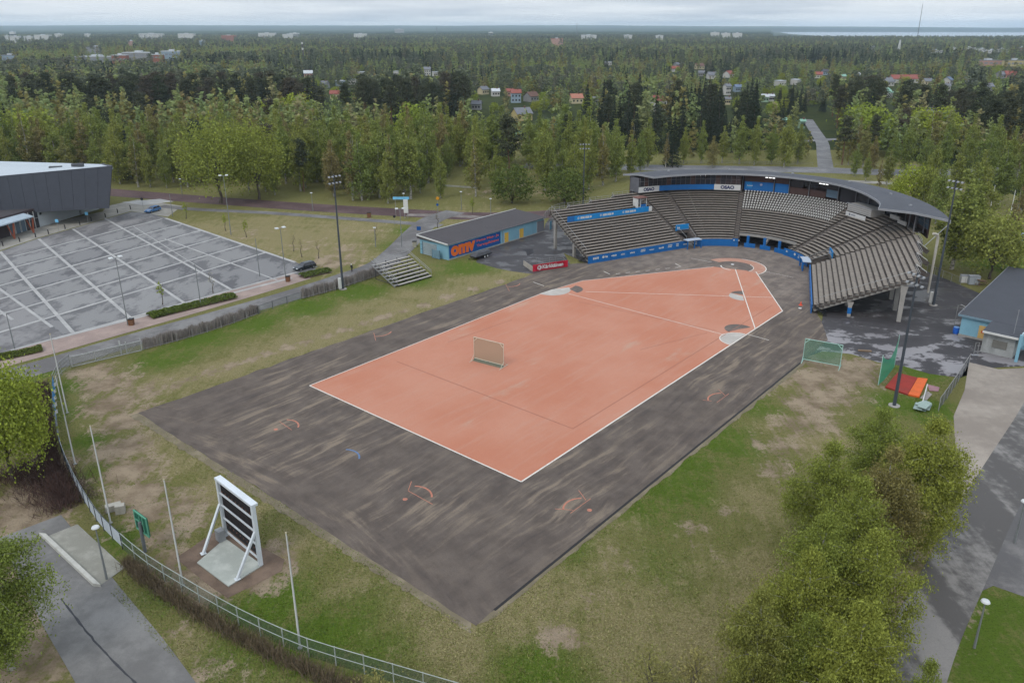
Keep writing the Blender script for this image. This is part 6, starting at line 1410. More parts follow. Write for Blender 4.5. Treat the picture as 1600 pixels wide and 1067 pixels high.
def birch(name, seed, H=18, W=3.2, base=.18, nl=26, leaves=2600, size=.55, droop=1.0, leafm=None, show=14, aspect=.6, bark=None, up=.55, rnd=.80, spike=2.6):
    rg = np.random.default_rng(seed); limbs = []; P_ = []
    zb = H * base; prof = lambda h: W * (max(0.02, math.sin(PI * min(1, .10 + .88 * h) ** rnd)) ** .75)
    for i in range(nl):
        h = (i + rg.uniform(0, .8)) / nl; z0 = zb + (H * .93 - zb) * h * .92; az = i * 2.39996 + rg.uniform(-.5, .5); r = prof(h) * rg.uniform(.65, 1.12)
        en = np.array([math.cos(az) * r, math.sin(az) * r, min(z0 + r * up * rg.uniform(.5, 1.5), H * .985)]); limbs.append((np.array([0, 0, z0]), en, .12 * r))
    wts = np.array([np.linalg.norm(l[1] - l[0]) ** 1.3 + .3 for l in limbs]); cnt = rg.multinomial(leaves, wts / wts.sum())
    for (st, en, bow), n in zip(limbs, cnt):
        # twigs hang from the outer two thirds of each limb in a few bunches
        nb = max(3, n // 60 + 3); tb = rg.uniform(.2, 1.0, nb); pb = limb_pts(st, en, tb, bow) + rg.normal(0, .085 * W, (nb, 3)) * np.array([1, 1, .6])
        k = rg.integers(0, nb, n); p = pb[k] + rg.normal(0, (.115 if n < 300 else .070) * W, (n, 3)); p[:, 2] -= np.abs(rg.exponential(droop * .55, n)) * rg.uniform(.2, 1, n); P_.append(p)
    tp = rg.normal(0, .10 * W, (leaves // 22, 3)) * np.array([1, 1, spike]) + np.array([0, 0, H * .95]); P_.append(tp)
    P_ = np.concatenate(P_); P_[:, 2] = np.clip(P_[:, 2], H * .03, H * 1.02)
    V, Fq = quads(P_, size, rg, aspect, droop * .8)
    return (trunk_mesh(name + '_trunk', H, H * .0115 + .04, limbs[:show], bark or BARK_B, rg), np_mesh(name + '_crown', V, [Fq], leafm or LEAF_B), H)
def pine(name, seed, H=20, W=3.4, leaves=2400, size=.6, leafm=None):
    rg = np.random.default_rng(seed); limbs = []; P_ = []; n = 17
    for i in range(n):
        h = i / (n - 1); z0 = H * (.50 + .46 * h); az = i * 2.4 + rg.uniform(-.6, .6); r = W * (1 - .72 * h ** 1.6) * rg.uniform(.6, 1.15)
        limbs.append((np.array([0, 0, z0 - .4]), np.array([math.cos(az) * r, math.sin(az) * r, z0 + rg.uniform(-.2, 1.1)]), .2))
    for (st, en, bow) in limbs:
        m_ = leaves // n; nb = 4; tb = np.array([.45, .7, .9, 1.05]); pb = limb_pts(st, en, tb, bow) + rg.normal(0, .25, (nb, 3)); k = rg.integers(0, nb, m_)
        P_.append(pb[k] + rg.normal(0, 1, (m_, 3)) * np.array([.22 * W, .22 * W, .11 * W]))
    P_.append(np.array([0, 0, H * .965]) + rg.normal(0, 1, (leaves // 12, 3)) * np.array([.26 * W, .26 * W, .16 * W]))
    V, Fq = quads(np.concatenate(P_), size, rg, .5, -.3); return (trunk_mesh(name + '_trunk', H, .24, limbs[:12], BARK_P, rg, .35), np_mesh(name + '_crown', V, [Fq], leafm or LEAF_P), H)
def spruce(name, seed, H=20, W=2.9, leaves=2600, size=.55):
    rg = np.random.default_rng(seed); limbs = []; P_ = []; nw = 15
    for w in range(nw):
        h = w / nw; z0 = H * (.07 + .89 * h); r = W * (1 - h) ** .9 * rg.uniform(.85, 1.1) + .12; m_ = int(6 + 4 * (1 - h)); k = int(leaves / nw * (1.75 * (1 - h) + .18) / m_)
        for j in range(m_):
            az = 2 * PI * (j + rg.uniform(0, .8)) / m_ + w; en = np.array([math.cos(az) * r, math.sin(az) * r, z0 - r * .28 + rg.uniform(-.2, .2)]); st = np.array([0, 0, z0 + .2]); 
            if j < 2: limbs.append((st, en, .15))
            t = rg.uniform(.12, 1.0, k) ** .8; p = limb_pts(st, en, t, .18) + rg.normal(0, 1, (k, 3)) * np.array([.16, .16, .14]) * (.6 + r * .28); p[:, 2] -= rg.exponential(.18, k); P_.append(p)
    P_.append(np.array([0, 0, H * .975]) + rg.normal(0, 1, (40, 3)) * np.array([.08, .08, .35]))
    V, Fq = quads(np.concatenate(P_), size, rg, .45, .9); return (trunk_mesh(name + '_trunk', H, .26, limbs[:10], BARK_D, rg, .1), np_mesh(name + '_crown', V, [Fq], LEAF_S), H)
def broad(name, seed, H=10, W=4.5, leaves=3000, size=.5, leafm=None, base=.16, nl=26, flat=1.0):
    rg = np.random.default_rng(seed); limbs = []; P_ = []
    for i in range(nl):
        ph = math.acos(1 - 1.75 * (i + .5) / nl); az = i * 2.39996 + rg.uniform(-.3, .3); r = rg.uniform(.78, 1.08)
        c = np.array([math.sin(ph) * math.cos(az) * W * r, math.sin(ph) * math.sin(az) * W * r, H * (base + (1 - base) * .5) + math.cos(ph) * H * (1 - base) * .5 * r * flat])
        limbs.append((np.array([0, 0, H * base * rg.uniform(.8, 1.5)]), c * np.array([.9, .9, .97]), .3)); m_ = leaves // nl
        P_.append(c * .93 + np.array([0, 0, .03 * H]) + rg.normal(0, 1, (m_, 3)) * np.array([.19 * W, .19 * W, .13 * H * .7]))
        if i % 3 == 0: P_.append(c * np.array([.55, .55, .8]) + rg.normal(0, 1, (m_ // 2, 3)) * np.array([.2 * W, .2 * W, .12 * H]))
    P_ = np.concatenate(P_); P_[:, 2] = np.clip(P_[:, 2], .1 * H, None); V, Fq = quads(P_, size, rg, .65, .25)
    return (trunk_mesh(name + '_trunk', H, .10 + H * .013, limbs[:14], BARK_D, rg, .2, .6), np_mesh(name + '_crown', V, [Fq], leafm or LEAF_G), H)

MID = dict(birch=[birch('birch', s, 18, w, b, 30, 4600, .44, 1.5) for s, w, b in ((1, 3.2, .10), (2, 2.8, .13), (3, 3.8, .08), (4, 2.5, .18), (5, 3.3, .11))] + [birch('birch', 7, 18, 2.3, .12, 24, 1500, .5, .8, LEAF_BR)],
           pine=[pine('pine', s, 20, w) for s, w in ((11, 3.2), (12, 2.8), (13, 3.7), (14, 3.0))], spruce=[spruce('spruce', s, 20, w) for s, w in ((21, 3.3), (22, 2.6), (23, 3.9), (24, 3.0), (25, 3.5))],
           broad=[broad('broad', s, 9, w, 2000, .5) for s, w in ((31, 4.0), (32, 3.4))], birchy=[])
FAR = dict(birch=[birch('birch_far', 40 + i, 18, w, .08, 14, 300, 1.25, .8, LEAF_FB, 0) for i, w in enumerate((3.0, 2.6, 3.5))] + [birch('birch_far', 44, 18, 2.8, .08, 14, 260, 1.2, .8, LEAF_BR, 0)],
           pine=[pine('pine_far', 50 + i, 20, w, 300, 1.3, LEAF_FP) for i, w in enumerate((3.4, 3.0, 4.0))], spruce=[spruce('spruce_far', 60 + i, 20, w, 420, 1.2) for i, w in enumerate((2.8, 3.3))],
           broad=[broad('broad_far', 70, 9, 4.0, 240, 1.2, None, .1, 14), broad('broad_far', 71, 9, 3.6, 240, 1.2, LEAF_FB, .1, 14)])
NEAR_B = [birch('near_birch', 80 + i, 15, w, .10, 54, 34000, .21, 1.7, lm, 50, .45, None, .45, 1.15, 1.0) for i, (w, lm) in enumerate(((4.1, LEAF_N), (3.8, LEAF_N), (3.6, LEAF_BR)))]

def plant(kind, proto, x, y, H, rz, label, cat, group=None, wide=1.0, name=None):
    t = thing(name or kind, label, cat, (x, y, 0), rz, group); s = H / proto[2]; t.scale = (s * wide, s * wide, s)
    obj('trunk', proto[0], t); obj('crown', proto[1], t); return t
def H_for(bx, by, ty):
    b = G(bx, by); lo, hi = 0, 45
    for _ in range(40):
        m = (lo + hi) / 2
        if proj(b.x, b.y, m)[1] > ty: lo = m
        else: hi = m
    return b, lo
# ------------------------------------------------------------------ single trees one can point to
NB = NEAR_B
def near(bx, by, ty, proto, label, wide=1.0, rz=0.0, name='birch_tree'):
    b, H = H_for(bx, by, ty); return plant(name, proto, b.x, b.y, H, rz, label, 'tree', None, wide)
near(1356, 800, 640, NB[0], 'light green birch nearest the red mats, at the top of the right-hand clump', 1.25, .3)
near(1424, 875, 655, NB[1], 'birch at the right side of the clump, overhanging the gravel lot', 1.15, 1.2)
near(1276, 880, 692, NB[0], 'birch with sparse top at the upper left of the right-hand clump', 1.1, 2.2)
near(1362, 905, 700, NB[2], 'brownish birch in the middle of the right-hand clump', 1.0, 2.9)
near(1262, 1020, 806, NB[1], 'broad birch at the left side of the right-hand clump', 1.1, 4.0)
near(1334, 1050, 832, NB[0], 'large weeping birch at the front of the right-hand clump beside the lane', 1.08, 5.1)
near(1166, 1130, 922, NB[1], 'slender birch at the lower left of the right-hand clump', 1.0, .9)
near(1240, 1140, 960, NB[1], 'birch at the bottom edge below the right-hand clump', 1.05, 1.9)
near(1312, 965, 748, NB[0], 'birch filling the middle of the right-hand clump on its lawn side', 1.0, .2)
near(1240, 1075, 862, NB[0], 'leafy birch at the lower lawn side of the right-hand clump', 1.0, 3.7)
near(1310, 1190, 945, NB[1], 'birch at the bottom edge between the clump and the lane', 1.1, 5.6)
near(1410, 1240, 1032, NB[1], 'tip of a birch rising at the bottom edge over the lane', .7, 2.5)
near(18, 1045, 812, NB[0], 'birch with drooping dark green crown at the lower left corner', 1.2, 3.3)
brown_tw = birch('near_bare', 95, 8, 2.6, .05, 30, 2600, .20, .5, LEAF_BR, 30, .4, BARK_D)
for bx, by, ty, lb in ((1010, 1150, 1012, 'low brown twiggy bush at the bottom edge left of the birches'), (1075, 1160, 1018, 'low brown twiggy bush at the bottom edge nearest the birches'), (600, 1200, 1050, 'low olive bush at the bottom edge by the wire fence')):
    near(bx, by, ty, brown_tw, lb, 1.15, bx, 'twiggy_bush')
maple = broad('near_maple', 96, 12, 5.6, 15000, .34, LEAF_G, .22, 44)
near(22, 752, 585, maple, 'bright yellow-green tree at the left edge by the blue fence banner', .72, .4, 'maple_tree')
for i, (bx, by, ty, k, v, wd, lb) in enumerate([(1487, 421, 268, 'birch', 1, 1.3, 'slender birch with white trunk behind the right end of the stand'), (1546, 436, 340, 'broadB', 0, 1.0, 'round green tree beside the roof of the low blue building'), (1507, 398, 262, 'birch', 3, 1.1, 'tall slim birch right of the rear floodlight mast'), (1524, 390, 268, 'birch', 0, 1.0, 'slim birch between the mast and the flagpoles'),
        (1462, 350, 258, 'birch', 4, 1.2, 'birch standing just behind the roof tip of the stand'), (1440, 330, 250, 'birch', 2, 1.1, 'birch with a pale trunk behind the roof of the stand'), (1424, 325, 262, 'broad', 0, 1.0, 'bright green round shrub behind the roof of the stand'), (1400, 312, 282, 'broad', 1, 1.1, 'low bright green shrub touching the roof of the stand'),
        (1583, 372, 290, 'brown', 0, 1.2, 'reddish-brown young tree between the two right flagpoles'), (1566, 420, 330, 'birch', 2, 1.2, 'small birch right of the round green tree'), (1372, 296, 250, 'brown', 0, 1.0, 'grey-brown sparse tree above the stand roof'), (345, 318, 192, 'willow', 0, 1.0, 'large bright green willow at the edge of the birch wood'), (405, 312, 200, 'willow', 1, .9, 'second bright green willow right of the large one'),
        (882, 318, 268, 'dark', 0, 1.1, 'dense dark green shrub at the wood edge left of the mast'), (800, 318, 262, 'dark', 0, .9, 'dark bushy tree behind the blue shed roof'), (1050, 260, 178, 'spruce', 0, 1.1, 'tall dark spruce standing alone above the stand roof')]):
    b, H = H_for(bx, by, ty)
    pr = {'birch': lambda: MID['birch'][v], 'broad': lambda: MID['broad'][v], 'brown': lambda: MID['birch'][5], 'spruce': lambda: MID['spruce'][v]}
    if k == 'willow': proto = broad('willow', 90 + v, 16, 6.5, 6500, .46, LEAF_W, .2, 44)
    elif k == 'broadB': proto = broad('round_tree', 97, 11, 5.0, 4500, .45, LEAF_B, .2, 30)
    elif k == 'dark': proto = broad('dark_shrub', 98, 8, 5.0, 2600, .5, LEAF_H, .05, 26)
    else: proto = pr[k]()
    plant({'birch': 'birch_tree', 'spruce': 'spruce_tree'}.get(k, 'leafy_tree'), proto, b.x, b.y, H, i * 1.3, lb, 'tree', None, wd)
# saplings on the grass by the parking lot
sap = birch('sapling', 99, 4.5, .8, .4, 10, 160, .28, .2, LEAF_G, 10, .6, BARK_D); sapb = birch('sapling_bare', 100, 4.5, .8, .35, 12, 40, .2, .2, LEAF_BR, 12, .6, BARK_D)
for i, (px, py, pr, lb) in enumerate([(291, 342, sap, 'young leafy sapling near the parked blue car'), (353, 361, sap, 'young sapling at the foot of the tall twin lamp'), (385, 371, sap, 'young leafy sapling right of the tall twin lamp'), (254, 476, sap, 'yellow-green sapling rising behind the long low hedge'), (333, 458, sapb, 'small sapling at the right end of the long low hedge'), (459, 393, sapb, 'bare sapling on the dry grass, leftmost of the three'), (472, 402, sapb, 'bare sapling on the dry grass, middle of the three'), (498, 404, sapb, 'bare sapling on the dry grass, rightmost of the three'), (587, 376, sapb, 'bare sapling beside the path by the short lamp'), (738, 334, sap, 'leafy sapling behind the blue shed'), (684, 356, sapb, 'bare sapling on the grass behind the blue shed')]):
    b = G(px, py); plant('sapling', pr, b.x, b.y, 4.6, i * 2.0, lb, 'tree')
# clipped low hedges in the verge
def low_hedge(pxs, w, h, label, m=LEAF_H, seed=1):
    path = smooth_path([G(*p) for p in pxs], 8); rg = np.random.default_rng(seed); P_ = np.array([[p.x, p.y] for p in path]); L_ = np.linalg.norm(np.diff(P_, axis=0), axis=1).sum(); n = int(L_ * w * 160)
    i = rg.integers(0, len(P_) - 1, n); c = P_[i] + (P_[i + 1] - P_[i]) * rg.uniform(0, 1, n)[:, None]; d = (P_[-1] - P_[0]); d /= np.linalg.norm(d); nn = np.array([-d[1], d[0]]); s = rg.uniform(-1, 1, n)
    lob = .85 + .15 * np.sin(c[:, 0] * 2.6) * np.cos(c[:, 1] * 2.1); z = h * np.sqrt(np.maximum(.02, 1 - .75 * s ** 2)) * lob * rg.uniform(.55, 1.02, n)
    Q = np.concatenate([c + nn * (s * w / 2)[:, None] - P_[0], z[:, None]], 1); V, Fq = quads(Q, .24, rg, .7, -.4); t = thing('low_hedge', label, 'hedge', (P_[0][0], P_[0][1], 0)); o = obj('foliage', np_mesh('foliage', V, [Fq], m), t); o['kind'] = 'stuff'
    ribbon('soil_bed', [p - path[0] for p in path], w * 1.05, .045, SOIL, t)
low_hedge([(234, 496), (290, 482), (366, 464)], 3.0, 1.0, 'long clipped green hedge on the verge of the parking lot'); low_hedge([(471, 434), (492, 429), (514, 424)], 2.6, 1.0, 'short clipped green hedge beside the black car'); low_hedge([(-30, 565), (20, 556), (66, 546)], 2.6, .8, 'low clipped hedge at the lower left corner of the parking lot', LEAF_H, 3)

# ------------------------------------------------------------------ woods
def inpoly(x, y, poly):
    x = np.asarray(x); y = np.asarray(y); c = np.zeros(x.shape, bool); n = len(poly); j = n - 1
    for i in range(n):
        xi, yi = poly[i][0], poly[i][1]; xj, yj = poly[j][0], poly[j][1]
        c ^= ((yi > y) != (yj > y)) & (x < (xj - xi) * (y - yi) / (yj - yi + 1e-12) + xi); j = i
    return c
def pxpoly(p): return [(G(*q).x, G(*q).y) for q in p]
def projN(x, y, z):
    dz = z - HC; zf = y * CP - dz * SP; up = y * SP + dz * CP; return CX + F_PX * x / zf, CY - F_PX * up / zf
_vn = np.random.default_rng(5).uniform(0, 1, (64, 64))
def vnoise(x, y, s):
    u = x / s; v = y / s; i = np.floor(u).astype(int); j = np.floor(v).astype(int); f = u - i; g = v - j; f = f * f * (3 - 2 * f); g = g * g * (3 - 2 * g)
    A = _vn[i % 64, j % 64]; B = _vn[(i + 1) % 64, j % 64]; Cc = _vn[i % 64, (j + 1) % 64]; D = _vn[(i + 1) % 64, (j + 1) % 64]
    return (A * (1 - f) + B * f) * (1 - g) + (Cc * (1 - f) + D * f) * g
def scatter(poly, spacing, seed):
    rg = np.random.default_rng(seed); xs = [p[0] for p in poly]; ys = [p[1] for p in poly]
    gx, gy = np.meshgrid(np.arange(min(xs), max(xs), spacing), np.arange(min(ys), max(ys), spacing)); gx = gx.ravel() + rg.uniform(-.45, .45, gx.size) * spacing; gy = gy.ravel() + rg.uniform(-.45, .45, gy.size) * spacing
    k = inpoly(gx, gy, poly); return gx[k], gy[k]
TREES = []      # (x, y, H, kind, sort)
def add_wood(x, y, mix, hlo, hhi, seed, zone=''):
    rg = np.random.default_rng(seed); kinds = list(mix); pr = np.array([mix[k] for k in kinds], float); pr /= pr.sum(); k = rg.choice(len(kinds), len(x), p=pr)
    for i in range(len(x)): TREES.append([x[i], y[i], rg.uniform(hlo, hhi), kinds[k[i]], zone])
x, y = scatter(pxpoly([(176, 290), (250, 296), (330, 303), (480, 312), (560, 316), (640, 320), (735, 317), (870, 316), (905, 312), (960, 292), (970, 274), (950, 262), (860, 246), (700, 236), (560, 226), (420, 216), (250, 212), (100, 212), (-150, 215), (-240, 250), (-140, 284), (0, 284), (60, 278)]), 6.6, 1)
pxx, pyy = projN(x, y, 0); rg = np.random.default_rng(2)
keep = ~((pxx > 660) & (pyy > 268) & (rg.uniform(0, 1, len(x)) < .62)) & ~((pxx > 560) & (pyy < 250) & (rg.uniform(0, 1, len(x)) < .55)) & ~((pyy > 296) & (rg.uniform(0, 1, len(x)) < .25))
keep &= ~((np.abs(pxx - 345) < 42) & (pyy < 330) & (pyy > 285))
add_wood(x[keep], y[keep], dict(birch=.90, spruce=.04, pine=.04, broad=.02), 13, 22.5, 3, 'the birch wood by the lot')
# street trees behind the stand
for (px, py, ty) in [(1012, 262, 186), (985, 268, 190), (940, 280, 196), (960, 272, 188), (1068, 256, 200), (1095, 255, 190), (1128, 255, 198), (1155, 257, 182), (1178, 258, 186), (1205, 257, 196), (1225, 262, 184), (1246, 255, 196), (1325, 258, 206), (1348, 262, 196), (1362, 268, 214), (1390, 272, 206), (1412, 272, 188), (1440, 280, 204), (1470, 278, 196), (1502, 284, 200), (1535, 290, 196), (1570, 296, 200), (1600, 300, 196), (1590, 276, 186), (1548, 268, 182), (1510, 262, 180), (1080, 246, 190), (1180, 244, 182), (1000, 272, 205), (920, 296, 205), (942, 290, 212), (962, 284, 200), (985, 280, 212), (898, 304, 214), (1040, 262, 208), (1112, 262, 214), (1142, 246, 196), (1205, 246, 190), (1260, 248, 205), (1310, 262, 218), (1335, 276, 226), (1352, 284, 240), (1385, 290, 236), (1455, 300, 222), (1490, 310, 230), (1525, 320, 236), (1560, 322, 226), (1595, 330, 222), (1620, 345, 236)]:
    b, H = H_for(px, py, ty); TREES.append([b.x, b.y, H, 'birch', 'the street trees behind the stand'])
# dark spruce belts and pines on the far side of the clearing
x, y = scatter(pxpoly([(900, 222), (985, 232), (1040, 244), (1060, 238), (1150, 240), (1270, 234), (1262, 206), (1180, 196), (1060, 190), (900, 186)]), 7.4, 5); add_wood(x, y, dict(spruce=.78, birch=.16, pine=.06), 13, 26, 6, 'the spruce belt above the stand')
x, y = scatter(pxpoly([(120, 196), (400, 198), (560, 202), (690, 199), (735, 188), (760, 168), (560, 165), (300, 165), (120, 165)]), 8.4, 7); add_wood(x, y, dict(pine=.58, spruce=.22, birch=.20), 19, 25, 8, 'the pine belt behind the birches')
x, y = scatter(pxpoly([(-260, 205), (130, 206), (130, 150), (-240, 150)]), 8.8, 9); add_wood(x, y, dict(birch=.60, pine=.34, spruce=.06), 18, 24, 10, 'the far left wood')
x, y = scatter(pxpoly([(1300, 196), (1330, 226), (1420, 232), (1600, 252), (1760, 240), (1740, 150), (1300, 160)]), 8.6, 11); add_wood(x, y, dict(pine=.48, birch=.48, spruce=.04), 17, 24, 12, 'the mixed upper right wood')
x, y = scatter(pxpoly([(1300, 256), (1330, 260), (1420, 256), (1600, 256), (1760, 246), (1760, 226), (1600, 250), (1420, 232), (1330, 226)]), 8.5, 13); add_wood(x, y, dict(birch=.8, pine=.1, broad=.1), 14, 19, 14, 'the right street trees')
for (px, py, ty) in [(590, 214, 155), (602, 213, 150), (672, 214, 148), (685, 215, 152), (790, 214, 160), (750, 212, 150), (830, 226, 182), (850, 230, 150), (870, 230, 146), (862, 240, 190), (930, 236, 188), (948, 240, 192)]:
    b, H = H_for(px, py, ty); TREES.append([b.x, b.y, H, 'birch', 'the far meadow tree row'])
# suburb and forest to the horizon
def wedge(y0, y1, sp, seed):
    return scatter([(-.74 * y0 - 40, y0), (.72 * y0 + 40, y0), (.72 * y1 + 40, y1), (-.74 * y1 - 40, y1)], sp, seed)

# ------------------------------------------------------------------ houses of the suburb and far buildings
WALLS = dict(white=C(200, 198, 192), cream=C(206, 194, 160), yellow=C(196, 180, 128), grey=C(150, 150, 150), blue=C(150, 168, 182), brick=C(150, 98, 80), green=C(150, 176, 150), pink=C(186, 146, 132))
ROOFS = dict(red=C(146, 84, 74), grey=C(118, 120, 126), dark=C(74, 74, 80), brown=C(108, 80, 70), pale=C(196, 200, 204), mint=C(140, 180, 160), orange=C(172, 116, 96), blue=C(110, 126, 150), teal=C(96, 176, 170))
HOUSES = [  # px, base py, width px, wall, roof, shape, aspect, storeys
 (532, 134, 13, 'blue', 'pale', 'flat', .8, 1), (552, 132, 11, 'white', 'pale', 'flat', .8, 1), (508, 137, 11, 'grey', 'grey', 'gable', .8, 1), (482, 120, 13, 'pink', 'pale', 'gable', .8, 1), (524, 154, 14, 'cream', 'red', 'gable', .8, 1), (566, 119, 10, 'white', 'pale', 'flat', .8, 1), (620, 118, 8, 'white', 'pale', 'flat', .8, 1), (668, 118, 10, 'white', 'grey', 'gable', .8, 2), (681, 119, 9, 'white', 'pale', 'flat', .8, 1), (755, 147, 14, 'cream', 'grey', 'gable', .8, 1), (774, 150, 12, 'white', 'pale', 'gable', .8, 1), (797, 150, 11, 'pink', 'red', 'gable', .8, 1), (745, 171, 14, 'grey', 'grey', 'gable', .8, 1), (601, 157, 8, 'white', 'pale', 'flat', .8, 1),
 (806, 160, 15, 'blue', 'red', 'gable', .8, 2), (830, 158, 19, 'grey', 'brown', 'gable', .7, 1), (815, 187, 26, 'yellow', 'grey', 'gable', .7, 1), (900, 161, 18, 'cream', 'orange', 'gable', .7, 1), (930, 163, 9, 'grey', 'grey', 'gable', .8, 1), (1027, 173, 22, 'white', 'red', 'gable', .8, 2), (950, 102, 10, 'white', 'pale', 'flat', .8, 1), (1055, 112, 11, 'white', 'red', 'gable', .8, 1), (1057, 105, 8, 'grey', 'grey', 'gable', .8, 1), (1092, 108, 13, 'cream', 'brown', 'gable', .8, 1), (1112, 123, 14, 'white', 'grey', 'gable', .8, 1), (1096, 119, 9, 'grey', 'grey', 'gable', .8, 1), (1138, 121, 14, 'white', 'red', 'gable', .8, 1), (1135, 148, 10, 'white', 'grey', 'gable', .8, 2), (1152, 143, 11, 'blue', 'blue', 'gable', .8, 1), (1136, 163, 9, 'cream', 'grey', 'gable', .8, 1), (1195, 159, 11, 'green', 'pale', 'gable', .8, 1), (826, 224, 50, 'cream', 'teal', 'low', .25, 1),
 (1218, 134, 15, 'white', 'pale', 'flat', .8, 1), (1243, 132, 14, 'white', 'pale', 'flat', .8, 1), (1278, 122, 12, 'white', 'red', 'gable', .8, 1), (1289, 117, 10, 'blue', 'dark', 'gable', .8, 1), (1316, 125, 9, 'cream', 'mint', 'gable', .8, 1), (1338, 122, 8, 'blue', 'pale', 'gable', .8, 1), (1412, 129, 44, 'white', 'red', 'gable', .3, 1), (1384, 134, 18, 'white', 'grey', 'gable', .7, 1), (1448, 133, 12, 'cream', 'grey', 'gable', .8, 1), (1480, 131, 14, 'white', 'blue', 'gable', .8, 1), (1477, 141, 11, 'white', 'grey', 'gable', .8, 1), (1511, 135, 15, 'grey', 'grey', 'gable', .7, 1), (1382, 152, 20, 'white', 'mint', 'gable', .7, 1), (1541, 142, 15, 'grey', 'grey', 'gable', .7, 1), (1453, 184, 18, 'white', 'grey', 'gable', .7, 1), (1204, 158, 8, 'white', 'pale', 'gable', .8, 1), (1227, 198, 9, 'green', 'mint', 'gable', .8, 1), (1252, 200, 8, 'green', 'mint', 'gable', .8, 1), (1563, 122, 14, 'grey', 'grey', 'gable', .8, 1), (1577, 122, 16, 'pink', 'red', 'gable', .7, 1), (1497, 182, 14, 'grey', 'dark', 'gable', .7, 1), (1590, 184, 22, 'grey', 'dark', 'gable', .6, 1)]
BLOCKS = [  # far blocks: px centre, base py, width px, height px, wall, roof
 (1548, 103, 40, 8, 'pink', 'grey', 'two grey-roofed'), (1588, 104, 30, 9, 'yellow', 'grey', 'grey-roofed'), (1596, 86, 10, 11, 'brick', 'pale', 'brick'), (1365, 80, 16, 6, 'white', 'pale', 'white'), (1462, 83, 22, 4, 'white', 'pale', 'long white'), (1490, 78, 8, 3, 'white', 'pale', 'white'), (1516, 79, 16, 4, 'white', 'pale', 'white'), (1535, 82, 14, 5, 'white', 'pale', 'white'), (1551, 84, 16, 5, 'white', 'pale', 'white'), (1568, 82, 16, 5, 'white', 'pale', 'white'),
 (24, 63, 14, 6, 'white', 'pale', 'white'), (12, 60, 6, 4, 'white', 'pale', 'white'), (20, 54, 8, 4, 'white', 'pale', 'white'), (45, 60, 14, 3, 'white', 'pale', 'white'), (66, 60, 22, 5, 'white', 'pale', 'white'), (92, 56, 12, 3, 'white', 'pale', 'white'), (137, 56, 8, 3, 'white', 'pale', 'white'), (236, 58, 36, 5, 'white', 'pale', 'long white'), (291, 58, 24, 5, 'white', 'pale', 'white'), (357, 62, 20, 6, 'brick', 'orange', 'brick'), (205, 67, 9, 3, 'pink', 'pale', 'pink'), (316, 67, 9, 3, 'blue', 'pale', 'blue'),
 (417, 56, 26, 4, 'white', 'pale', 'long white'), (450, 58, 16, 4, 'white', 'pale', 'white'), (460, 55, 14, 3, 'white', 'pale', 'white'), (563, 57, 19, 4, 'white', 'pale', 'white'), (624, 51, 14, 5, 'grey', 'pale', 'grey'), (767, 53, 7, 2.5, 'white', 'pale', 'white'), (870, 69, 19, 8, 'pink', 'orange', 'orange-roofed'), (920, 58, 24, 3, 'white', 'pale', 'long white'), (981, 58, 13, 3, 'white', 'pale', 'white'), (1030, 58, 12, 2.5, 'white', 'pale', 'white'), (1117, 56, 13, 5, 'white', 'pale', 'white'), (1134, 57, 13, 5, 'white', 'pale', 'white'), (1152, 57, 14, 5, 'white', 'pale', 'white'),
 (14, 97, 30, 10, 'blue', 'grey', 'grey'), (147, 98, 60, 9, 'grey', 'pale', 'grey'), (148, 84, 26, 10, 'grey', 'dark', 'dark-topped'), (187, 100, 22, 13, 'brick', 'pale', 'brick'), (215, 98, 44, 15, 'grey', 'pale', 'pale-roofed'), (246, 102, 18, 16, 'brick', 'pale', 'brick'), (268, 98, 30, 17, 'blue', 'pale', 'pale-roofed')]
CLEAR = []   # (px, top, bottom, half width, Y): trees in front of these are left out
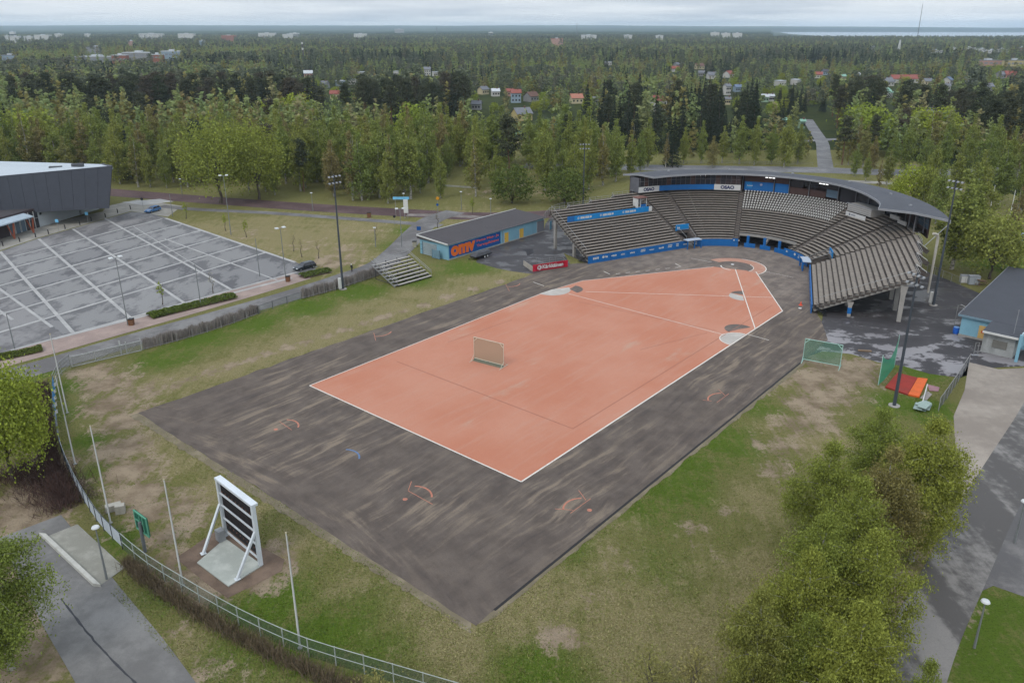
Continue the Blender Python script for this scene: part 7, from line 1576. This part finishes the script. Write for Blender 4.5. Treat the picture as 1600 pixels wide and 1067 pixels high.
def house(i, px, py, wpx, wall, roof, shape, asp, st, label):
    b = G(px, py); zf = b.y * CP + HC * SP; W = wpx * zf / F_PX; D = min(W * (.85 if asp > .5 else 1.0), 12) if asp > .5 else max(9, W * asp); Hh = 2.9 * st + (.5 if shape != 'flat' else 1.2)
    rz = [0.25, -.35, .1, .5, -.15, .8][i % 6] if asp > .5 else .05
    t = thing('house', label, 'house', (b.x, b.y, 0), rz, 'houses of the suburb beyond the wood'); wm = mat('house_' + wall, WALLS[wall], var=.06); rm = mat('house_roof_' + roof, ROOFS[roof], var=.08)
    a, d = W / 2, D / 2
    MB().box(-a, -d, -.3, a, d, Hh).build('wall', wm, t, world=False)
    if shape == 'flat': r = MB().box(-a - .3, -d - .3, Hh, a + .3, d + .3, Hh + .35).build('roof', rm, t, world=False)
    else:
        k = (d * .75 if shape == 'gable' else d * .3); e = .5
        # two slopes over a ridge along the long side, each a thick slab; gable walls below
        r = MB().add([(-a - e, -d - e, Hh - .2), (a + e, -d - e, Hh - .2), (a + e, 0, Hh + k), (-a - e, 0, Hh + k), (a + e, d + e, Hh - .2), (-a - e, d + e, Hh - .2), (-a - e, -d - e, Hh), (a + e, -d - e, Hh), (a + e, 0, Hh + k + .22), (-a - e, 0, Hh + k + .22), (a + e, d + e, Hh), (-a - e, d + e, Hh)],
                     [(0, 3, 2, 1), (3, 5, 4, 2), (6, 7, 8, 9), (9, 8, 10, 11), (0, 1, 7, 6), (5, 11, 10, 4), (0, 6, 9, 3), (3, 9, 11, 5), (1, 2, 8, 7), (2, 4, 10, 8)]).build('roof', rm, t, world=False)
        for s in (-1, 1): MB().add([(s * a, -d, Hh - .05), (s * a, d, Hh - .05), (s * a, 0, Hh + k - .1), (s * (a - .2), -d, Hh - .05), (s * (a - .2), d, Hh - .05), (s * (a - .2), 0, Hh + k - .1)], [(0, 1, 2), (5, 4, 3), (0, 2, 5, 3), (1, 4, 5, 2)]).build('gable', wm, t, world=False)
        MB().box(a * .3, -.35, Hh + k * .5, a * .3 + .8, .35, Hh + k + 1.0).build('chimney', mat('chimney', C(120, 90, 80)), r, world=False)
    nw = 3 if W < 14 else 6
    for s_ in range(st):
        for j in range(nw):
            x = -a + (j + .5) * W / nw; w = MB().box(x - .55, -d - .06, 1.0 + 2.8 * s_, x + .55, -d - .01, 2.2 + 2.8 * s_).build('window', GLASS, t, world=False)
            if wpx > 16: MB().box(x - .65, -d - .09, .9 + 2.8 * s_, x + .65, -d - .065, .98 + 2.8 * s_).build('sill', WHITEP, w, world=False)
    CLEAR.append((px, py - (Hh + D * .3) * F_PX / zf - 1, py, wpx * .55, b.y))
cnt = {}
tot = {}
for h in HOUSES: tot[(h[3], h[4], h[5])] = tot.get((h[3], h[4], h[5]), 0) + 1
SH = {'flat': 'flat-roofed', 'gable': 'gabled', 'low': 'long low'}
for i, h in enumerate(sorted(HOUSES, key=lambda q: q[0])):
    k = (h[3], h[4], h[5]); cnt[k] = cnt.get(k, 0) + 1
    rn = {'pale': 'pale', 'mint': 'mint green'}.get(h[4], h[4]); wn = h[3] if h[3] != 'brick' else 'brick'
    base = '%s %s house with %s roof among suburb trees' % (wn, SH[h[5]], rn)
    lb = base if tot[k] == 1 else '%s of the %s %s houses with %s roof, counted from the left' % (ORD[cnt[k] - 1], wn, SH[h[5]], rn)
    house(i, *h[:8], lb)
cnt = {}; tot = {}
for h in BLOCKS: tot[h[6]] = tot.get(h[6], 0) + 1
for i, (px, py, wpx, hpx, wall, roof, nm) in enumerate(sorted(BLOCKS, key=lambda q: q[0])):
    cnt[nm] = cnt.get(nm, 0) + 1
    lb = ('%s block on the wooded horizon' % nm) if tot[nm] == 1 else '%s %s block from the left on the wooded horizon' % (ORD[min(cnt[nm] - 1, 19)], nm)
    if nm == 'white': side = 'left' if px < 800 else 'right'; cnt[side] = cnt.get(side, 0) + 1; lb = '%s white block from the left on the %s half of the wooded horizon' % (ORD[cnt[side] - 1], side)
    if py < 72: hpx += 5.0; py += 5.5
    b = G(px, py); zf = b.y * CP + HC * SP; W = wpx * zf / F_PX; Hh = hpx * zf / F_PX; D = min(W * .5, 26)
    t = thing('apartment_block', lb, 'building', (b.x, b.y, 0), 0.0, 'far buildings'); wm = mat('house_' + wall, WALLS[wall], var=.06); rm = mat('house_roof_' + roof, ROOFS[roof], var=.08)
    MB().box(-W / 2, 0, -.3, W / 2, D, Hh * .94).build('wall', wm, t, world=False); r = MB().box(-W / 2 - .3, -.3, Hh * .94, W / 2 + .3, D + .3, Hh).build('roof', rm, t, world=False)
    MB().box(-W * .12, D * .3, Hh, W * .1, D * .7, Hh * 1.0 + 2.2).build('plant_room', mat('house_roof_pale', ROOFS['pale'], var=.08), r, world=False)
    ns = max(1, int(Hh / 6)); nw = max(2, min(5, int(wpx / 5)))
    for s_ in range(min(ns, 3) if (wpx >= 28 or py > 78) else 0):
        z0 = Hh * .94 * (s_ + .35) / min(ns, 3)
        for j in range(nw): x = -W / 2 + (j + .5) * W / nw; MB().box(x - W / nw * .34, -.12, z0, x + W / nw * .34, -.02, z0 + Hh * .28 / min(ns, 3)).build('window', mat('far_window', C(138, 142, 148), rough=.3), t, world=False)
    CLEAR.append((px, py - hpx * .9, py - hpx * .25, wpx * .5, b.y))
# tower, masts
b = G(1403, 85); zf = b.y * CP + HC * SP; k = zf / F_PX
t = thing('church_tower', 'slim white tower rising from the trees at the upper right', 'tower', (b.x, b.y, 0)); Ht = 21 * k
for x in (-1, 1): MB().hexa([(x * 1.7 * k - .7 * k, -k, 0), (x * 1.7 * k + .7 * k, -k, 0), (x * 1.7 * k + .7 * k, k, 0), (x * 1.7 * k - .7 * k, k, 0), (x * .5 * k - .45 * k + .5 * k, -.5 * k, Ht), (x * .5 * k + .45 * k + .5 * k, -.5 * k, Ht), (x * .5 * k + .45 * k + .5 * k, .5 * k, Ht), (x * .5 * k - .45 * k + .5 * k, .5 * k, Ht)]).build('leg', WHITEP, t, world=False)
MB().box(-1.5 * k, -.6 * k, Ht * .45, 1.9 * k, .6 * k, Ht * .5).build('cross_beam', WHITEP, t, world=False); CLEAR.append((1403, 64, 84, 4, b.y))
def far_mast(px, py, top, w, lb):
    b = G(px, py); zf = b.y * CP + HC * SP; k = zf / F_PX; H = 48 + (44.5 - top) * k; t = thing('radio_mast', lb, 'mast', (b.x, b.y, 0)); mm = mat('mast_grey', C(120, 120, 128))
    for i in range(4): s = .5 * w * k; x, y = ((-s, -s), (s, -s), (s, s), (-s, s))[i]; MB().bar((x, y, 0), (x * .4, y * .4, H), .30 * w * k).build('leg', mm, t, world=False)
    for j in range(8): z = H * (j + .5) / 8; q = .5 * w * k * (1 - .6 * z / H); MB().bar((-q, -q, z), (q, -q, z), .25 * w * k).build('strut', mm, t, world=False)
far_mast(1432, 68, 9, .6, 'very tall thin radio mast against the sky at the upper right'); far_mast(901, 62, 37, .8, 'small thin mast on the horizon near the middle'); far_mast(683, 60, 43, 1.1, 'white mast on the horizon left of the middle')
b = G(475, 100); zf = b.y * CP + HC * SP; k = zf / F_PX; t = thing('chimney_stack', 'thin dark stack with pale bands rising from trees at the upper left', 'chimney', (b.x, b.y, 0)); Hs = 33 * k
MB().tube([(0, 0, 0), (0, 0, Hs)], [1.2 * k, .9 * k], 10).build('shaft', mat('stack_dark', C(96, 92, 92)), t, world=False); [MB().tube([(0, 0, Hs * z), (0, 0, Hs * (z + .09))], 1.25 * k, 10).build('pale_band', WHITEP, t, world=False) for z in (.62, .88)]
CLEAR.append((475, 67, 92, 3, b.y))

# ------------------------------------------------------------------ suburb trees and forest, then planting
for (y0, y1, sp, hl, hh, seed) in ((400, 800, 8.6, 12, 21, 21), (800, 1600, 10.2, 13, 22, 22), (1600, 4400, 17.5, 15, 22, 23)):
    x, y = wedge(y0, y1, sp, seed); rg = np.random.default_rng(seed + 40); px, py = projN(x, y, 0)
    n1 = vnoise(x + 9000, y, 95 if y0 < 1500 else 260); n2 = vnoise(x + 5000, y + 900, 60 if y0 < 1500 else 170)
    sub = (px > 430) & (py < 190) & (py > 104) & ~((px < 960) & (py < 108))          # the suburb: open ground between gardens
    keep = np.ones(len(x), bool); keep &= ~(sub & (rg.uniform(0, 1, len(x)) < np.where(n2 > .5, .45, .15)))
    if y0 == 400:
        keep &= (py < 194) | (px < 130) & (py < 150); keep &= ~((px > 110) & (px < 765) & (py > 163) & (py < 204)); keep &= ~((px > 890) & (px < 1275) & (py > 184)); keep &= ~((px > 1290) & (py > 152))
        keep &= ~((px > 690) & (px < 905) & (py > 178))                               # the meadow
        keep &= ~((px > 1255) & (px < 1292) & (py > 180)); keep &= ~((px < 130) & (py > 148))
    keep &= ~((x > .30 * y) & (y > 3300))                                            # the bay
    x, y, n1, n2, px, py, sub = (a[keep] for a in (x, y, n1, n2, px, py, sub))
    u = rg.uniform(0, 1, len(x)); kind = np.where(n1 + (u - .5) * .7 > .56, 'pine', 'birch').astype(object)
    kind[(n1 + (u - .5) * .5 > .80) | (u > .975)] = 'spruce'; kind[(sub) & (u < .10)] = 'broad'
    sel = (y > 1500) & (kind == 'birch') & (rg.uniform(0, 1, len(x)) < .25); kind[sel] = 'pine'
    hgt = rg.uniform(hl, hh, len(x)) * np.where(sub, .78, 1.0)
    for i in range(len(x)): TREES.append([x[i], y[i], hgt[i] * (.55 if kind[i] == 'broad' else 1), kind[i], 'the garden suburb' if sub[i] else 'the forest beyond the suburb'])
T = np.array([[t[0], t[1], t[2]] for t in TREES]); KN = np.array([t[3] for t in TREES], object); ZN = np.array([t[4] for t in TREES], object)
tpx, tpy = projN(T[:, 0], T[:, 1], T[:, 2]); bpx, bpy_ = projN(T[:, 0], T[:, 1], 0 * T[:, 2]); rpx = 2.6 * F_PX / (T[:, 1] * CP + 20)
ok = np.ones(len(T), bool); rg = np.random.default_rng(77)
for (hx, hy0, hy1, hw, hY) in CLEAR:
    m_ = (T[:, 1] < hY + 6) & (np.abs(bpx - hx) < hw + rpx * .75) & (tpy < hy1 - .25 * (hy1 - hy0)) & (bpy_ > hy0); m_ &= (T[:, 1] > 330)
    ok &= ~(m_ & (rg.uniform(0, 1, len(T)) < .93))
for rd in ([(1290, 262), (1287, 240), (1284, 222), (1272, 203), (1262, 187)], [(1240, 221), (1284, 219), (1345, 222)]):
    for j in range(len(rd) - 1):
        a = G(*rd[j]); b2 = G(*rd[j + 1]); ab = np.array([b2.x - a.x, b2.y - a.y]); ap = T[:, :2] - np.array([a.x, a.y]); tt = np.clip((ap @ ab) / (ab @ ab), 0, 1); ok &= np.linalg.norm(ap - tt[:, None] * ab, axis=1) > 5.5
T = T[ok]; KN = KN[ok]; ZN = ZN[ok]
# keep the single dark shapes and the mouth of the side road in view
px, py = projN(T[:, 0], T[:, 1], T[:, 2]); bx_, by_ = projN(T[:, 0], T[:, 1], 0 * T[:, 2])
hide = (np.abs(bx_ - 1285) < 17) & (by_ > 190) & (by_ < 275); T = T[~hide]; KN = KN[~hide]; ZN = ZN[~hide]
dist = T[:, 1]
LOOK = dict(birch=('birch_tree', 'pale green birch'), pine=('pine_tree', 'dark rounded pine'), spruce=('spruce_tree', 'dark pointed spruce'), broad=('leafy_tree', 'bright leafy tree'))
rg = np.random.default_rng(78); REST = []; LEAD = []
for kd in LOOK:
    idx = np.where(KN == kd)[0]; idx = idx[np.argsort(dist[idx])]; LEAD += list(idx[:300]); REST += list(idx[300:])
# the foremost tree of each narrow strip of a wood can be counted from the left; those behind it cannot
sx_, sy_ = projN(T[:, 0], T[:, 1], 0 * T[:, 2]); LBL = {}
for key in sorted({(ZN[i], KN[i]) for i in LEAD}):
    mem = [i for i in LEAD if (ZN[i], KN[i]) == key]; front = {}
    rowwise = 'street trees' in key[0] or 'tree row' in key[0]
    for i in mem:
        k = i if rowwise else int(sx_[i] // 19)
        if (rowwise or -5 < sx_[i] < 1605) and (k not in front or T[i, 1] < T[front[k], 1]): front[k] = i
    order = sorted(front.values(), key=lambda i: sx_[i]); look = LOOK[key[1]][1]
    for n_, i in enumerate(order[:90]):
        LBL[i] = ('%s %s from the left in front of %s' % (ORD[n_], look, key[0])) if not rowwise else '%s %s from the left among %s' % (ORD[n_], look, key[0])
    for i in mem: LBL.setdefault(i, '%s standing deeper inside %s' % (look, key[0]))
for i in LEAD:
    kd = KN[i]; pr = MID[kd]; v = pr[int(rg.integers(0, len(pr)))]
    if kd == 'birch' and rg.uniform() < .55: v = pr[int(rg.integers(0, 4))]
    plant(LOOK[kd][0], v, float(T[i, 0]), float(T[i, 1]), float(T[i, 2]), float(rg.uniform(0, 6.28)), LBL[i], 'tree', '%s trees of %s' % (kd if kd != 'broad' else 'leafy', ZN[i]), float(rg.uniform(.9, 1.25)))
# everything beyond: forest that reads as one mass, instanced on points
def instances(name, label, cat, P_, protos, wide, seed):
    rg = np.random.default_rng(seed); n = len(P_)
    me = bpy.data.meshes.new(name); me.vertices.add(n); co = np.zeros((n, 3), np.float32); co[:, :2] = P_[:, :2]; co[:, 2] = -.25; me.vertices.foreach_set('co', co.ravel())
    for an, ty, val in (('th', 'FLOAT', (P_[:, 2] / protos[0][2]).astype(np.float32)), ('tw', 'FLOAT', (P_[:, 2] / protos[0][2] * rg.uniform(wide[0], wide[1], n)).astype(np.float32)), ('tr', 'FLOAT', rg.uniform(0, 6.28, n).astype(np.float32)), ('ti', 'INT', rg.integers(0, len(protos), n).astype(np.int32))):
        at = me.attributes.new(an, ty, 'POINT'); at.data.foreach_set('value', val)
    o = obj(name, me); tag(o, label, cat, None, 'stuff')
    ng = bpy.data.node_groups.new(name, 'GeometryNodeTree'); ng.interface.new_socket('Geometry', in_out='INPUT', socket_type='NodeSocketGeometry'); ng.interface.new_socket('Geometry', in_out='OUTPUT', socket_type='NodeSocketGeometry')
    N = ng.nodes.new; L = ng.links.new; gi = N('NodeGroupInput'); go = N('NodeGroupOutput'); join = N('GeometryNodeJoinGeometry')
    m2p = N('GeometryNodeMeshToPoints'); L(gi.outputs[0], m2p.inputs[0])
    def attr(nm_, ty):
        a = N('GeometryNodeInputNamedAttribute'); a.data_type = ty; a.inputs[0].default_value = nm_; return a.outputs[0]
    cs = N('ShaderNodeCombineXYZ'); tw = attr('tw', 'FLOAT'); L(tw, cs.inputs[0]); L(tw, cs.inputs[1]); L(attr('th', 'FLOAT'), cs.inputs[2]); cr = N('ShaderNodeCombineXYZ'); L(attr('tr', 'FLOAT'), cr.inputs[2]); ti = attr('ti', 'INT')
    for i, pr in enumerate(protos):
        po = bpy.data.objects.new(name + '_model', pr[1])
        oi = N('GeometryNodeObjectInfo'); oi.inputs['Object'].default_value = po; oi.inputs['As Instance'].default_value = True
        cmpn = N('FunctionNodeCompare'); cmpn.data_type = 'INT'; cmpn.operation = 'EQUAL'; L(ti, cmpn.inputs[2]); cmpn.inputs[3].default_value = i
        iop = N('GeometryNodeInstanceOnPoints'); L(m2p.outputs[0], iop.inputs['Points']); L(cmpn.outputs[0], iop.inputs['Selection']); L(oi.outputs['Geometry'], iop.inputs['Instance']); L(cr.outputs[0], iop.inputs['Rotation']); L(cs.outputs[0], iop.inputs['Scale']); L(iop.outputs[0], join.inputs[0])
    L(join.outputs[0], go.inputs[0]); md = o.modifiers.new('forest', 'NODES'); md.node_group = ng; return o
REST = np.array(REST, int)
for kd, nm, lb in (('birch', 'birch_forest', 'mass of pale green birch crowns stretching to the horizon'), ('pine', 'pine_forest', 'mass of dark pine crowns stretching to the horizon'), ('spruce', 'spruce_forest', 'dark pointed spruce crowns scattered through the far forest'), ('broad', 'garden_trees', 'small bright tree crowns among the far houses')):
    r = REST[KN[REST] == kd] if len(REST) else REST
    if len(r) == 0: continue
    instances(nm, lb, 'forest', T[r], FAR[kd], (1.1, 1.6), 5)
# canopy beyond four kilometres, the bay and the hills at the horizon
def canopy():
    m = bpy.data.materials.new('far_canopy'); m.use_nodes = True; nt = m.node_tree; b = nt.nodes['Principled BSDF']; p = position(nt)
    c = mixrgb(nt, ramp(nt, noise(nt, p, .0011, 5, .6), .42, .6), C(46, 56, 40), C(64, 76, 46)); nt.links.new(c, b.inputs['Base Color']); b.inputs['Roughness'].default_value = 1; b.inputs['Specular IOR Level'].default_value = 0
    nx, ny = 240, 90; yy = np.geomspace(4100, 14500, ny); V = []
    rg = np.random.default_rng(9)
    for j, Y in enumerate(yy):
        xs = np.linspace(-.78 * Y, .76 * Y, nx); h = 13 + 5 * rg.uniform(0, 1, nx) + 6 * vnoise(xs + 20000, np.full(nx, Y), 900) + max(0, (Y - 7000) / 7500) * 30 * vnoise(xs + 20000, np.full(nx, Y) + 400, 2600)
        h = h + 58 * np.clip((Y - 9500) / 4500, 0, 1) * (.72 + .28 * vnoise(xs + 30000, np.full(nx, Y), 3500)) * (1 - .35 * np.clip(xs / (.7 * Y), -1, 1)); bay = (xs > .30 * Y) & (Y < 10500); h = np.where(bay, -3.0, h); V.append(np.stack([xs, np.full(nx, Y), h], 1))
    V = np.concatenate(V); i = np.arange(nx * ny).reshape(ny, nx); Fq = np.stack([i[:-1, :-1], i[:-1, 1:], i[1:, 1:], i[1:, :-1]], -1).reshape(-1, 4)
    o = obj('far_forest', np_mesh('far_forest', V, [Fq], m)); tag(o, 'blue-green forest canopy reaching the horizon', 'forest', None, 'stuff')
canopy()
wm, nt, bb = newmat('bay_water'); bb.inputs['Base Color'].default_value = C(120, 134, 146); bb.inputs['Roughness'].default_value = .35; bb.inputs['Specular IOR Level'].default_value = .5
sheet('bay_water', [(.40 * 4300, 4300), (5200, 3300), (9800, 9200), (3.2e3, 10400), (.32 * 7000, 7000)], 0.4, wm)

# ------------------------------------------------------------------ air
hz = bpy.data.materials.new('haze_air'); hz.use_nodes = True; nt = hz.node_tree; nt.nodes.clear(); out = nt.nodes.new('ShaderNodeOutputMaterial'); pv = nt.nodes.new('ShaderNodeVolumePrincipled')
pv.inputs['Color'].default_value = (.70, .86, 1.0, 1); pv.inputs['Density'].default_value = 7.0e-5; pv.inputs['Anisotropy'].default_value = 0.2
nt.links.new(pv.outputs[0], out.inputs['Volume'])
air = MB().box(-16400, -400, -5.0, 16400, 16900, 150).build('haze', hz); air['kind'] = 'stuff'; tag(air, 'thin bluish haze over the whole site', 'haze')
